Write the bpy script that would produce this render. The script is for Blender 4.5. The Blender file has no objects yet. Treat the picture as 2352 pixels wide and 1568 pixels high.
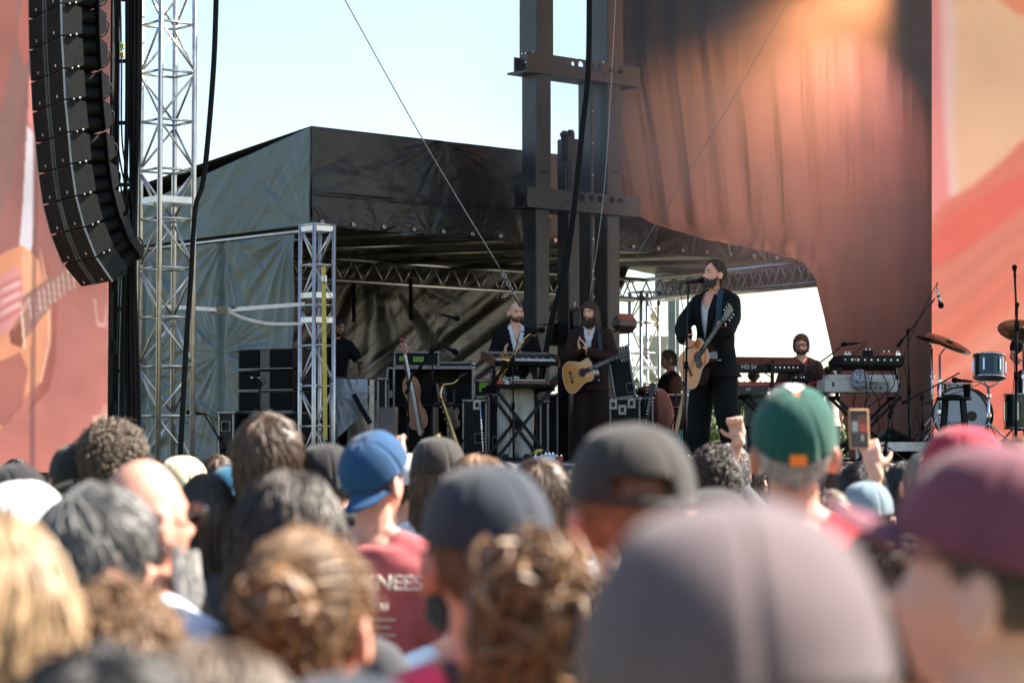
import bpy, math, random
import numpy as np
from mathutils import Vector, Matrix, Euler
random.seed(7)
rng = np.random.default_rng(11)
SC = bpy.context.scene
COL = SC.collection
# ------------------------------------------------------------------ camera, sky, sun, exposure
CAMZ = 1.80
FPX = 85.0 / 36.0 * 2352.0
PITCH = math.atan(256.0 / FPX)
cam_d = bpy.data.cameras.new('camera')
cam_d.lens = 85.0; cam_d.sensor_width = 36.0; cam_d.clip_start = 0.1; cam_d.clip_end = 3000.0
cam_d.dof.use_dof = True; cam_d.dof.focus_distance = 24.0; cam_d.dof.aperture_fstop = 4.0
cam_d.dof.aperture_blades = 9
cam = bpy.data.objects.new('camera', cam_d); COL.objects.link(cam)
cam.location = (0, 0, CAMZ); cam.rotation_euler = (math.pi / 2 + PITCH, 0, 0)
SC.camera = cam
SUN_EL = math.radians(45.0); SUN_AZ = math.radians(74.0)
TOSUN = Vector((math.sin(SUN_AZ) * math.cos(SUN_EL), math.cos(SUN_AZ) * math.cos(SUN_EL), math.sin(SUN_EL)))
world = bpy.data.worlds.new('World'); SC.world = world; world.use_nodes = True
wn = world.node_tree.nodes; wl = world.node_tree.links
bg = wn['Background']
sky = wn.new('ShaderNodeTexSky'); sky.sky_type = 'NISHITA'; sky.sun_disc = False
sky.sun_elevation = SUN_EL; sky.sun_rotation = SUN_AZ
sky.air_density = 1.0; sky.dust_density = 1.2; sky.ozone_density = 1.0
wl.new(sky.outputs[0], bg.inputs[0]); bg.inputs[1].default_value = 0.056
sun_d = bpy.data.lights.new('sun', 'SUN'); sun_d.energy = 5.0; sun_d.angle = math.radians(0.5)
sun_d.color = (1.0, 0.90, 0.78)
sun = bpy.data.objects.new('sun', sun_d); COL.objects.link(sun)
sun.rotation_euler = TOSUN.to_track_quat('Z', 'Y').to_euler()
SC.view_settings.view_transform = 'Standard'; SC.view_settings.look = 'None'
SC.view_settings.exposure = 2.35; SC.view_settings.gamma = 1.0
SC.view_settings.use_curve_mapping = False
SC.cycles.use_denoising = True
SC.cycles.max_bounces = 6; SC.cycles.diffuse_bounces = 3; SC.cycles.glossy_bounces = 3
SC.cycles.transmission_bounces = 4; SC.cycles.volume_bounces = 0
SC.cycles.sample_clamp_indirect = 8.0; SC.cycles.caustics_reflective = False; SC.cycles.caustics_refractive = False
EXPO = SC.view_settings.exposure
DECK = 1.72                                   # height of the stage deck

# ------------------------------------------------------------------ helpers
def pt(px, py, Y):
    """place on the measured photograph (2352 wide) at distance Y -> point in metres"""
    v = (784.0 - py) / FPX
    y = math.cos(PITCH) - v * math.sin(PITCH)
    z = math.sin(PITCH) + v * math.cos(PITCH)
    k = Y / y
    return np.array([(px - 1176.0) / FPX * k, Y, CAMZ + z * k])

def lin(c):
    return tuple((x / 12.92 if x <= 0.04045 else ((x + 0.055) / 1.055) ** 2.4) for x in [v / 255.0 for v in c])

def _hash(i, j, k, s=0):
    n = (i * 374761393 + j * 668265263 + k * 2147483647 + s * 974634777) & 0xffffffff
    n = (n ^ (n >> 13)) * 1274126177 & 0xffffffff
    return ((n ^ (n >> 16)) & 0xffff) / 65535.0

def vnoise(P, seed=0):
    P = np.asarray(P, float); I = np.floor(P).astype(np.int64); f = P - I; f = f * f * (3 - 2 * f)
    out = 0
    for a in (0, 1):
        for b in (0, 1):
            for c in (0, 1):
                w = (f[..., 0] if a else 1 - f[..., 0]) * (f[..., 1] if b else 1 - f[..., 1]) * (f[..., 2] if c else 1 - f[..., 2])
                out = out + w * _hash(I[..., 0] + a, I[..., 1] + b, I[..., 2] + c, seed)
    return out

def fbm(P, o=3, seed=0):
    s = 0; a = 0.5; P = np.asarray(P, float)
    for i in range(o):
        s = s + a * (vnoise(P, seed + i) * 2 - 1); P = P * 2.03; a *= 0.5
    return s

def ridge(P, o=2, seed=0):
    s = 0; a = 0.6; P = np.asarray(P, float)
    for i in range(o):
        s = s + a * (1 - np.abs(vnoise(P, seed + i) * 2 - 1)); P = P * 2.1; a *= 0.45
    return s

MATS = {}
def mat(name, c=(0.5, 0.5, 0.5), r=0.6, m=0.0, var=0.12, vs=4.0, bump=0.0, bs=60.0, spec=0.5, coat=0.0,
        emit=None, es=1.0, st=(1, 1, 1), sss=0.0, sheen=0.0, c2=None, rv=0.0, trans=0.0):
    if name in MATS: return MATS[name]
    M = bpy.data.materials.new(name); M.use_nodes = True; MATS[name] = M
    N = M.node_tree.nodes; L = M.node_tree.links; B = N['Principled BSDF']
    B.inputs['Roughness'].default_value = r; B.inputs['Metallic'].default_value = m
    B.inputs['Specular IOR Level'].default_value = spec; B.inputs['Coat Weight'].default_value = coat
    B.inputs['Sheen Weight'].default_value = sheen
    if trans: B.inputs['Transmission Weight'].default_value = trans
    if sss:
        B.inputs['Subsurface Weight'].default_value = sss
        B.inputs['Subsurface Radius'].default_value = (1.0, 0.25, 0.12); B.inputs['Subsurface Scale'].default_value = 0.012
    if emit is not None:
        B.inputs['Emission Color'].default_value = (*emit, 1); B.inputs['Emission Strength'].default_value = es
    tc = N.new('ShaderNodeTexCoord'); mp = N.new('ShaderNodeMapping'); mp.inputs['Scale'].default_value = st
    L.new(tc.outputs['Object'], mp.inputs[0])
    if var > 0:
        nz = N.new('ShaderNodeTexNoise'); nz.inputs['Scale'].default_value = vs; nz.inputs['Detail'].default_value = 4
        L.new(mp.outputs[0], nz.inputs['Vector'])
        rp = N.new('ShaderNodeValToRGB'); rp.color_ramp.elements[0].position = 0.3; rp.color_ramp.elements[1].position = 0.7
        lo = c2 if c2 else tuple(max(0, x * (1 - var * 1.6)) for x in c)
        hi = c if c2 else tuple(min(1, x * (1 + var)) for x in c)
        rp.color_ramp.elements[0].color = (*lo, 1); rp.color_ramp.elements[1].color = (*hi, 1)
        L.new(nz.outputs['Fac'], rp.inputs[0]); L.new(rp.outputs[0], B.inputs['Base Color'])
        if rv:
            mr = N.new('ShaderNodeMapRange'); mr.inputs['To Min'].default_value = max(0, r - rv); mr.inputs['To Max'].default_value = min(1, r + rv)
            L.new(nz.outputs['Fac'], mr.inputs['Value']); L.new(mr.outputs[0], B.inputs['Roughness'])
    else:
        B.inputs['Base Color'].default_value = (*c, 1)
    if bump > 0:
        n2 = N.new('ShaderNodeTexNoise'); n2.inputs['Scale'].default_value = bs; n2.inputs['Detail'].default_value = 3
        L.new(mp.outputs[0], n2.inputs['Vector'])
        bp = N.new('ShaderNodeBump'); bp.inputs['Strength'].default_value = bump; bp.inputs['Distance'].default_value = 0.01
        L.new(n2.outputs['Fac'], bp.inputs['Height']); L.new(bp.outputs[0], B.inputs['Normal'])
    return M

WM = {}                                        # object -> matrix to world
def tagp(o, label=None, cat=None, group=None, kind=None):
    if label: o['label'] = label
    if cat: o['category'] = cat
    if group: o['group'] = group
    if kind: o['kind'] = kind
    return o

def thing(name, label, cat, loc=(0, 0, 0), rotz=0.0, group=None, M=None, s=1.0):
    o = bpy.data.objects.new(name, None); COL.objects.link(o); o.empty_display_size = 0.1
    if M is None: M = Matrix.Translation(Vector([float(v) for v in loc])) @ Matrix.Rotation(rotz, 4, 'Z') @ Matrix.Scale(s, 4)
    o.matrix_world = M; WM[o.name] = M.copy()
    return tagp(o, label, cat, group)

def mkmesh(name, V, F, smooth=True):
    me = bpy.data.meshes.new(name)
    V = np.asarray(V, float)
    if isinstance(F, np.ndarray):
        nf, k = F.shape
        me.vertices.add(len(V)); me.vertices.foreach_set('co', V.astype(np.float32).ravel())
        me.loops.add(nf * k); me.loops.foreach_set('vertex_index', F.astype(np.int32).ravel())
        me.polygons.add(nf); me.polygons.foreach_set('loop_start', (np.arange(nf) * k).astype(np.int32))
        me.update(calc_edges=True); me.validate()
    else:
        me.from_pydata(V.tolist(), [], [list(f) for f in F])
    me.update()
    if smooth is True: me.polygons.foreach_set('use_smooth', [True] * len(me.polygons))
    return me

def link(name, me, material, parent=None):
    o = bpy.data.objects.new(name, me); COL.objects.link(o)
    if material is not None:
        if len(me.materials) == 0: me.materials.append(material)
        else:
            o.material_slots[0].link = 'OBJECT'; o.material_slots[0].material = material
    if parent is not None:
        o.parent = parent; WM[o.name] = WM[parent.name]
    else: WM[o.name] = Matrix.Identity(4)
    return o

def nrm(v):
    v = np.asarray(v, float); return v / (np.linalg.norm(v) + 1e-12)

def frame_of(d):
    d = nrm(d); a = np.array([0, 0, 1.0]) if abs(d[2]) < 0.9 else np.array([1.0, 0, 0])
    u = nrm(np.cross(a, d)); v = np.cross(d, u); return u, v

class MB:
    """collects shapes into one mesh"""
    def __init__(s): s.v = []; s.f = []; s.n = 0
    def add(s, V, F):
        V = np.asarray(V, float); s.v.append(V); s.f += [tuple(int(i) + s.n for i in f) for f in F]; s.n += len(V); return s
    def box(s, c, size, R=None, b=0.0):
        x, y, z = [q / 2 for q in size]
        if b > 0:
            b = min(b, x * .9, y * .9, z * .9); V = []
            for sx in (-1, 1):
                for sy in (-1, 1):
                    for sz in (-1, 1):
                        V += [(sx * (x - b), sy * (y - b), sz * z), (sx * (x - b), sy * y, sz * (z - b)), (sx * x, sy * (y - b), sz * (z - b))]
            # index: corner i*3 + (0:z-face,1:y-face,2:x-face)
            def ci(a, b_, c_): return ((a > 0) * 4 + (b_ > 0) * 2 + (c_ > 0)) * 3
            F = []
            for q, ax in ((2, 0), (1, 1), (0, 2)):
                for sg in (-1, 1):
                    o = [k for k in (0, 1, 2) if k != ax]; quad = []
                    for p_, r_ in ((-1, -1), (1, -1), (1, 1), (-1, 1)):
                        t = [0, 0, 0]; t[ax] = sg; t[o[0]] = p_; t[o[1]] = r_; quad.append(ci(*t) + q)
                    F.append(quad if (sg > 0) != (ax == 1) else quad[::-1])
            for ax in range(3):
                o = [k for k in (0, 1, 2) if k != ax]
                off = {0: 2, 1: 1, 2: 0}
                for p_ in (-1, 1):
                    for r_ in (-1, 1):
                        e = []
                        for sg in (-1, 1):
                            t = [0, 0, 0]; t[ax] = sg; t[o[0]] = p_; t[o[1]] = r_; e.append(ci(*t))
                        F.append([e[0] + off[o[0]], e[1] + off[o[0]], e[1] + off[o[1]], e[0] + off[o[1]]])
            for a in (-1, 1):
                for b_ in (-1, 1):
                    for c_ in (-1, 1):
                        i = ci(a, b_, c_); F.append([i, i + 1, i + 2])
            V = np.array(V)
        else:
            V = np.array([(a * x, b_ * y, c_ * z) for a in (-1, 1) for b_ in (-1, 1) for c_ in (-1, 1)])
            F = [(0, 1, 3, 2), (4, 6, 7, 5), (0, 4, 5, 1), (2, 3, 7, 6), (0, 2, 6, 4), (1, 5, 7, 3)]
        if R is not None: V = V @ np.array(R)[:3, :3].T
        return s.add(V + np.asarray(c, float), F)
    def bar(s, a, b, w, h, up=(0, 0, 1), bev=0.0):
        a = np.asarray(a, float); b = np.asarray(b, float); d = b - a; L = np.linalg.norm(d); d = d / L
        u = np.asarray(up, float); side = np.cross(u, d)
        if np.linalg.norm(side) < 1e-3: side = np.cross((0, 1, 0), d)
        side = nrm(side); u = np.cross(d, side)
        R = np.stack([d, side, u], 1)
        return s.box((a + b) / 2, (L, w, h), R, bev)
    def tube(s, pts, r, n=8, cap=True, closed=False, sq=None):
        P = np.asarray(pts, float); m = len(P)
        r = np.full(m, r, float) if np.isscalar(r) else np.asarray(r, float)
        T = np.gradient(P, axis=0) if not closed else (np.roll(P, -1, 0) - np.roll(P, 1, 0))
        T /= (np.linalg.norm(T, axis=1)[:, None] + 1e-12)
        u, v = frame_of(T[0]); V = []; a = np.linspace(0, 2 * np.pi, n, endpoint=False)
        for i in range(m):
            u = nrm(u - T[i] * np.dot(u, T[i])); v = np.cross(T[i], u)
            k = 1.0 if sq is None else sq
            V.append(P[i] + r[i] * (np.cos(a)[:, None] * u + k * np.sin(a)[:, None] * v))
        V = np.concatenate(V); F = []
        for i in range(m if closed else m - 1):
            j = (i + 1) % m
            for q in range(n):
                w = (q + 1) % n; F.append((i * n + q, i * n + w, j * n + w, j * n + q))
        if cap and not closed:
            F.append(tuple(range(n))[::-1]); F.append(tuple((m - 1) * n + q for q in range(n)))
        return s.add(V, F)
    def lathe(s, prof, c=(0, 0, 0), axis=(0, 0, 1), n=24, cap=True):
        d = nrm(axis); u, v = frame_of(d); a = np.linspace(0, 2 * np.pi, n, endpoint=False); V = []
        for r, z in prof: V.append(np.asarray(c) + d * z + r * (np.cos(a)[:, None] * u + np.sin(a)[:, None] * v))
        m = len(prof); F = []
        for i in range(m - 1):
            for q in range(n):
                w = (q + 1) % n; F.append((i * n + q, i * n + w, (i + 1) * n + w, (i + 1) * n + q))
        if cap: F.append(tuple(range(n))[::-1]); F.append(tuple((m - 1) * n + q for q in range(n)))
        return s.add(np.concatenate(V), F)
    def ell(s, c, r, R=None, nu=14, nv=9):
        V = []; F = []
        for i in range(nv + 1):
            t = math.pi * i / nv
            for j in range(nu):
                p = 2 * math.pi * j / nu; V.append((math.sin(t) * math.cos(p), math.sin(t) * math.sin(p), math.cos(t)))
        V = np.array(V) * np.asarray(r, float)
        if R is not None: V = V @ np.array(R)[:3, :3].T
        for i in range(nv):
            for j in range(nu):
                k = (j + 1) % nu; F.append((i * nu + j, (i + 1) * nu + j, (i + 1) * nu + k, i * nu + k))
        return s.add(V + np.asarray(c, float), F)
    def prism(s, poly, c, ex, ey, ez, th):
        """extrude a 2-D outline (in ex, ey) by th along ez, centred"""
        P = np.asarray(poly, float); ex, ey, ez = [np.asarray(q, float) for q in (ex, ey, ez)]; n = len(P)
        base = np.asarray(c, float) + P[:, :1] * ex + P[:, 1:2] * ey
        V = np.concatenate([base - ez * th / 2, base + ez * th / 2])
        F = [tuple(range(n))[::-1], tuple(range(n, 2 * n))]
        for i in range(n):
            j = (i + 1) % n; F.append((i, j, n + j, n + i))
        return s.add(V, F)
    def sheet(s, G):
        """grid of points (nv, nu, 3)"""
        nv, nu = G.shape[:2]; F = []
        for i in range(nv - 1):
            for j in range(nu - 1):
                a = i * nu + j; F.append((a, a + 1, a + nu + 1, a + nu))
        return s.add(G.reshape(-1, 3), F)
    def data(s): return np.concatenate(s.v), s.f
    def build(s, name, material, parent=None, smooth=False, world=False, solid=0.0, auto=None):
        V, F = s.data()
        if world and parent is not None:
            A = np.array(WM[parent.name].inverted()); V = V @ A[:3, :3].T + A[:3, 3]
        me = mkmesh(name, V, F, smooth)
        if auto:
            me.polygons.foreach_set('use_smooth', [True] * len(me.polygons))
            me.set_sharp_from_angle(angle=math.radians(auto))
        o = link(name, me, material, parent)
        if solid:
            md = o.modifiers.new('thick', 'SOLIDIFY'); md.thickness = solid; md.offset = 0
        return o

def copy_tree(o, parent=None):
    c = o.copy(); COL.objects.link(c); WM[c.name] = WM[o.name]
    if parent is not None: c.parent = parent
    for ch in list(o.children): copy_tree(ch, c)
    return c

def place(o, M):
    o.matrix_world = M; WM[o.name] = M.copy()
    def rec(x):
        for ch in x.children: WM[ch.name] = M.copy(); rec(ch)
    rec(o)

def voxel(mb, vox, smooth_it=2, disp=None):
    """union of the closed shapes in mb -> (V, F) of one continuous skin"""
    V, F = mb.data() if isinstance(mb, MB) else mb
    me = mkmesh('tmp', V, F, True); o = bpy.data.objects.new('tmp', me); COL.objects.link(o)
    md = o.modifiers.new('r', 'REMESH'); md.mode = 'VOXEL'; md.voxel_size = vox; md.use_smooth_shade = True
    if smooth_it:
        ms = o.modifiers.new('s', 'SMOOTH'); ms.iterations = smooth_it; ms.factor = 0.5
    dg = bpy.context.evaluated_depsgraph_get(); dg.update()
    ev = o.evaluated_get(dg); m2 = bpy.data.meshes.new_from_object(ev)
    bpy.data.objects.remove(o); bpy.data.meshes.remove(me)
    m2.polygons.foreach_set('use_smooth', [True] * len(m2.polygons))
    if disp is not None:
        n = len(m2.vertices); co = np.empty(n * 3, np.float32); m2.vertices.foreach_get('co', co); co = co.reshape(-1, 3).astype(float)
        no = np.empty(n * 3, np.float32); m2.vertex_normals.foreach_get('vector', no); no = no.reshape(-1, 3)
        co = co + no * disp(co)[:, None]
        m2.vertices.foreach_set('co', co.astype(np.float32).ravel()); m2.update()
    return m2

def cut_faces(me, test):
    """drop faces whose centre passes test(centres)"""
    n = len(me.polygons); c = np.empty(n * 3, np.float32); me.polygons.foreach_get('center', c); c = c.reshape(-1, 3)
    kill = test(c)
    import bmesh
    bm = bmesh.new(); bm.from_mesh(me); bm.faces.ensure_lookup_table()
    bmesh.ops.delete(bm, geom=[bm.faces[int(i)] for i in np.nonzero(kill)[0]], context='FACES')
    bm.to_mesh(me); bm.free(); return me

def catmull(P, n=6):
    P = np.asarray(P, float); Q = np.concatenate([[2 * P[0] - P[1]], P, [2 * P[-1] - P[-2]]]); out = []
    for i in range(1, len(Q) - 2):
        for t in np.linspace(0, 1, n, endpoint=False):
            a, b, c, d = Q[i - 1], Q[i], Q[i + 1], Q[i + 2]
            out.append(0.5 * ((2 * b) + (c - a) * t + (2 * a - 5 * b + 4 * c - d) * t * t + (3 * b - a - 3 * c + d) * t ** 3))
    out.append(P[-1]); return np.array(out)

# ------------------------------------------------------------------ shared materials
M_alu = mat('aluminium', (0.56, 0.55, 0.53), 0.34, 0.9, 0.12, 9, 0.15, 90, rv=0.12)
M_steel = mat('painted_steel', (0.038, 0.033, 0.032), 0.40, 0.1, 0.25, 3, 0.1, 40, rv=0.12, c2=(0.014, 0.011, 0.011))
M_chrome = mat('chrome', (0.75, 0.75, 0.77), 0.13, 1.0, 0.05, 9)
M_black = mat('black_plastic', (0.005, 0.0056, 0.006), 0.5, 0, 0.25, 14, 0.15, 150, rv=0.1, spec=0.2)
M_blackm = mat('black_metal', (0.006, 0.006, 0.007), 0.42, 0.1, 0.2, 20, spec=0.3)
M_rubber = mat('black_rubber', (0.005, 0.0055, 0.006), 0.65, 0, 0.2, 12, spec=0.2)
M_grille = mat('speaker_grille', (0.003, 0.0036, 0.004), 0.8, 0.0, 0.3, 240, 0.5, 400, spec=0.15)
M_white = mat('white_paint', (0.75, 0.75, 0.74), 0.45, 0, 0.05, 8)
M_cream = mat('cream_shell', (0.62, 0.58, 0.50), 0.5, 0, 0.06, 8)
M_gold = mat('lacquered_brass', (0.72, 0.46, 0.17), 0.2, 1.0, 0.2, 25)
M_road = mat('black_case_laminate', (0.004, 0.0045, 0.005), 0.45, 0, 0.35, 8, 0.1, 90, rv=0.12, spec=0.2)
M_wood = mat('walnut', (0.16, 0.075, 0.035), 0.4, 0, 0.3, 5, 0.05, 40, st=(1, 12, 12))
M_spruce = mat('honey_spruce', (0.68, 0.19, 0.015), 0.3, 0, 0.12, 4, 0, 40, coat=0.6, st=(2, 30, 4))
M_spruce2 = mat('blond_spruce', (0.78, 0.32, 0.06), 0.3, 0, 0.10, 4, 0, 40, coat=0.6, st=(2, 30, 4))
M_rosew = mat('dark_rosewood', (0.035, 0.016, 0.010), 0.18, 0, 0.3, 8, coat=0.7, st=(2, 20, 20))
M_ebony = mat('ebony', (0.02, 0.017, 0.016), 0.4, 0, 0.3, 30)
M_strap = mat('webbing', (0.72, 0.72, 0.70), 0.75, 0, 0.08, 20, 0.3, 200)
M_yellow = mat('yellow_webbing', (0.68, 0.52, 0.10), 0.75, 0, 0.12, 20, 0.3, 200)
# ------------------------------------------------------------------ ground and stage
g = MB(); g.sheet(np.array([[(x, y, 0.0) for x in (-400, -60, 0, 60, 400)] for y in (-60, 0, 40, 120, 900)], float))
tagp(g.build('ground', mat('trodden_grass', (0.10, 0.115, 0.05), 0.9, 0, 0.4, 2.5, 0.6, 30, c2=(0.12, 0.10, 0.06))), kind='structure')
FRONT = 21.3
st = thing('stage', 'low black concert stage with an aluminium rail along its front edge', 'stage', (4.4, FRONT, 0))
MB().box((4.4, FRONT + 9.05, DECK - 0.03), (15.2, 18.0, 0.06)).build('deck', mat('stage_deck', (0.010, 0.011, 0.012), 0.55, 0, 0.3, 3, 0.2, 60, rv=0.15), st, world=True)
MB().box((4.4, FRONT + 0.12, (DECK - 0.10) / 2), (15.0, 0.04, DECK - 0.12)).build('skirt', mat('black_skirt', (0.02, 0.022, 0.025), 0.9, 0, 0.3, 6), st, world=True)
for i in range(8):
    x = -3.2 + i * 1.9
    MB().box((x + .95, FRONT + 0.02, DECK - 0.045), (1.88, 0.05, 0.07), b=0.006).build('edge_rail', M_alu, st, world=True)
rs = thing('drum_riser', 'black drum riser with aluminium front frame under the drum kit', 'riser', (5.9, 26.2, DECK))
MB().box((5.9, 26.6, DECK + 0.17), (4.7, 3.6, 0.05)).build('top', mat('riser_top', (0.03, 0.03, 0.032), 0.6, 0, 0.3, 4), rs, world=True)
for x in (3.55, 5.12, 6.68, 8.25):
    for y in (24.9, 28.3): MB().tube([(x, y, DECK), (x, y, DECK + 0.14)], 0.025, 10).build('leg', M_alu, rs, world=True)
for i in range(3):
    MB().box((4.33 + i * 1.57, 24.79, DECK + 0.145), (1.55, 0.03, 0.10), b=0.004).build('frame_rail', M_alu, rs, world=True)

# stage roof above the picture: it throws the shade the musicians stand in
rf = thing('stage_roof', 'dark stage roof canopy above the musicians, over the top of the picture', 'roof', (9.0, 29.0, 9.5))
V = MB(); V.box((11.5, 29.5, 9.7), (20.0, 17.0, 0.12)); V.build('canopy', mat('roof_skin', (0.03, 0.03, 0.035), 0.6, 0, 0.2, 2), rf, world=True)
for y in (21.3, 29.5, 37.7):
    b = MB(); b.bar((1.6, y, 9.5), (21.4, y, 9.5), 0.35, 0.3); b.build('beam', M_blackm, rf, world=True)

# ------------------------------------------------------------------ tarpaulin tent
U = np.array([0.747, 0.664, 0.0]); U /= np.linalg.norm(U); Nn = np.array([-0.664, 0.747, 0.0]); Nn /= np.linalg.norm(Nn)
A = np.array([-2.13, 25.5, 0.0]); Zv = np.array([0, 0, 1.0])
ZB, ZT = 4.21, 5.26
M_tarp = mat('teal_grey_tarpaulin', (0.046, 0.080, 0.084), 0.40, 0, 0.22, 1.6, 0.25, 24, spec=0.6, rv=0.06)
M_tarpd = mat('black_tarpaulin', (0.012, 0.0125, 0.014), 0.42, 0, 0.25, 2.0, 0.2, 30, spec=0.5, rv=0.12)
M_tarpi = mat('olive_lined_tarpaulin', (0.040, 0.036, 0.024), 0.42, 0, 0.35, 1.5, 0.3, 14, spec=0.8, rv=0.1)
tent = thing('backstage_tent', 'dark flat-roofed tarpaulin tent beside the stage with teal side wall and black front valance', 'tent', A)
def quad_grid(P00, P10, P11, P01, nu, nv, dfun, nrmv):
    u = np.linspace(0, 1, nu)[None, :, None]; v = np.linspace(0, 1, nv)[:, None, None]
    G = (1 - v) * ((1 - u) * P00 + u * P10) + v * ((1 - u) * P01 + u * P11)
    D = dfun(u[..., 0] + 0 * v[..., 0], v[..., 0] + 0 * u[..., 0])
    return G + D[..., None] * np.asarray(nrmv)
def star(u, v, tu, tv, k, amp, asp=1.0, ph=0.0, reach=0.5):
    dx = (u - tu) * asp; dy = v - tv; r = np.sqrt(dx * dx + dy * dy); th = np.arctan2(dy, dx)
    w = ridge(np.stack([np.cos(th) * k / 5 + ph * 3, np.sin(th) * k / 5 + ph, r * 1.5], -1), 2, int(ph * 10) + 50)
    return 1.5 * amp * (w - 0.55) * np.exp(-(r / reach) ** 1.5) * np.clip(r * 9, 0, 1)
# side valance (roof falls to the back)
S = 4.2
def d_side(u, v):
    P = np.stack([u * 10 + 2.5 * v, v * 1.2, 0 * u], -1)
    return 0.030 * ridge(P, 3, 3) + star(u, v, 0.02, 0.02, 26, 0.02, 2.5, 0, 0.9) - 0.02
m = MB(); m.sheet(quad_grid(A + Zv * ZB, A + Nn * S + Zv * (ZB - .02), A + Nn * S + Zv * 4.52, A + Zv * ZT, 150, 60, d_side, -U))
m.build('side_valance', M_tarp, tent, True, True, 0.004)
# side wall
def d_wall(u, v):
    P = np.stack([u * 5, v * 22 + 1.2 * np.sin(u * 9), 0 * u], -1)
    low = np.clip(1.25 - v * 1.5, 0, 1)
    d = 0.10 * low * (ridge(P, 2, 5) - 0.5) + 0.010 * fbm(np.stack([u * 5, v * 26, 0 * u], -1), 2, 8)
    d += 0.035 * ridge(np.stack([u * 8 + v * 2, v * 1.4, 0 * u], -1), 1, 9)
    for tu, tv, k, ph in ((0.33, 0.70, 20, 0.3), (0.72, 0.66, 22, 1.1), (0.33, 1.0, 18, 2), (0.72, 1.0, 16, 0.6), (0.02, 1.0, 18, 1.5)):
        d += star(u, v, tu, tv, k, 0.045, 1.1, ph, 0.30)
    for s in (0.33, 0.72): d -= 0.05 * np.exp(-((u - s) / 0.012) ** 2)
    return d
W0 = A + Nn * 0.25 - U * 0.02
m = MB(); m.sheet(quad_grid(W0 + Zv * 0.05, W0 + Nn * 4.0 + Zv * 0.05, W0 + Nn * 4.0 + Zv * (ZB - .1), W0 + Zv * (ZB - .08), 260, 300, d_wall, -U))
m.build('side_wall', M_tarp, tent, True, True, 0.004)
# front valance
LF = 8.3
def d_front(u, v):
    P = np.stack([u * 16 - 5 * v, v * 1.5, 0 * u], -1)
    d = 0.035 * ridge(P, 3, 13) * (1.1 - v) + 0.02 * fbm(np.stack([u * 20, v * 4, 0 * u], -1), 3, 15)
    for i in range(12): d += star(u, v, 0.03 + i * 0.083, 0.0, 14, 0.028, 8, i * .37, 0.4)
    d += star(u, v, 0.225, 1.0, 22, 0.05, 7, 0.4, 0.6)
    d -= 0.015 * np.exp(-((v - 0.33) / 0.012) ** 2)
    return d
m = MB(); m.sheet(quad_grid(A + Zv * (ZB - .02), A + U * LF + Zv * (ZB - .02), A + U * LF + Zv * (ZT - .02), A + Zv * ZT, 420, 70, d_front, -Nn))
m.build('front_valance', M_tarpd, tent, True, True, 0.004)
for i in range(20):
    c = A + U * (0.12 + i * 0.42) + Zv * (ZB + 0.035) - Nn * 0.045
    MB().lathe([(0.010, -0.004), (0.022, -0.004), (0.024, 0.0), (0.022, 0.004), (0.010, 0.004), (0.010, -0.004)], c, -Nn, 12, False).build('grommet', M_alu, tent, True, True)
# roof and ceiling
m = MB()
m.sheet(quad_grid(A + Zv * ZT, A + U * LF + Zv * (ZT - .02), A + U * LF + Nn * 7 + Zv * 4.9, A + Nn * 6.2 + Zv * 4.6, 20, 20, lambda u, v: 0 * u, Zv))
m.build('roof', M_tarpd, tent, True, True, 0.004)
def d_ceil(u, v):
    return 0.12 * np.abs(np.sin(u * math.pi * 5)) + 0.03 * ridge(np.stack([u * 22, v * 9, 0 * u], -1), 3, 21) + 0.05 * fbm(np.stack([u * 12, v * 5, 0 * u], -1), 3, 22)
m = MB()
m.sheet(quad_grid(A + Zv * (ZB + .12), A + U * LF + Zv * (ZB + .12), np.array([2.5, 38.3, 4.56]), A + Nn * 6.6 + Zv * 4.56, 220, 80, d_ceil, Zv))
m.build('ceiling', M_tarpi, tent, True, True, 0.004)
for k in range(6):
    a = A + U * (0.55 + k * 1.45) + Nn * 0.3 + Zv * (ZB + .06); b = A + U * (0.35 + k * 1.35) + Nn * 6.2 + Zv * 4.46
    MB().tube([a, b], 0.03, 10).build('ceiling_pole', M_alu, tent, True, True)
MB().tube([A + Zv * (ZB + 0.03) + Nn * .08, A + U * LF + Zv * (ZB + 0.03) + Nn * .08], 0.03, 10).build('front_pipe', M_alu, tent, True, True)
MB().tube([A + Zv * (ZB - 0.05) + U * .05, A + Nn * S + Zv * (ZB - 0.05) + U * .05], 0.03, 10).build('side_pipe', M_alu, tent, True, True)
R0 = np.array([2.25, 37.75, 0]); R1 = np.array([4.95, 33.3, 0])
m = MB(); m.sheet(quad_grid(R0 + Zv * 4.22, R1 + Zv * 4.22, R1 + Zv * 4.80, R0 + Zv * 4.75, 60, 14, lambda u, v: .04 * ridge(np.stack([u * 14, v * 2, 0 * u], -1), 2, 71), (-.85, -.5, 0)))
m.build('end_flap', M_tarpi, tent, True, True, 0.004)
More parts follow.
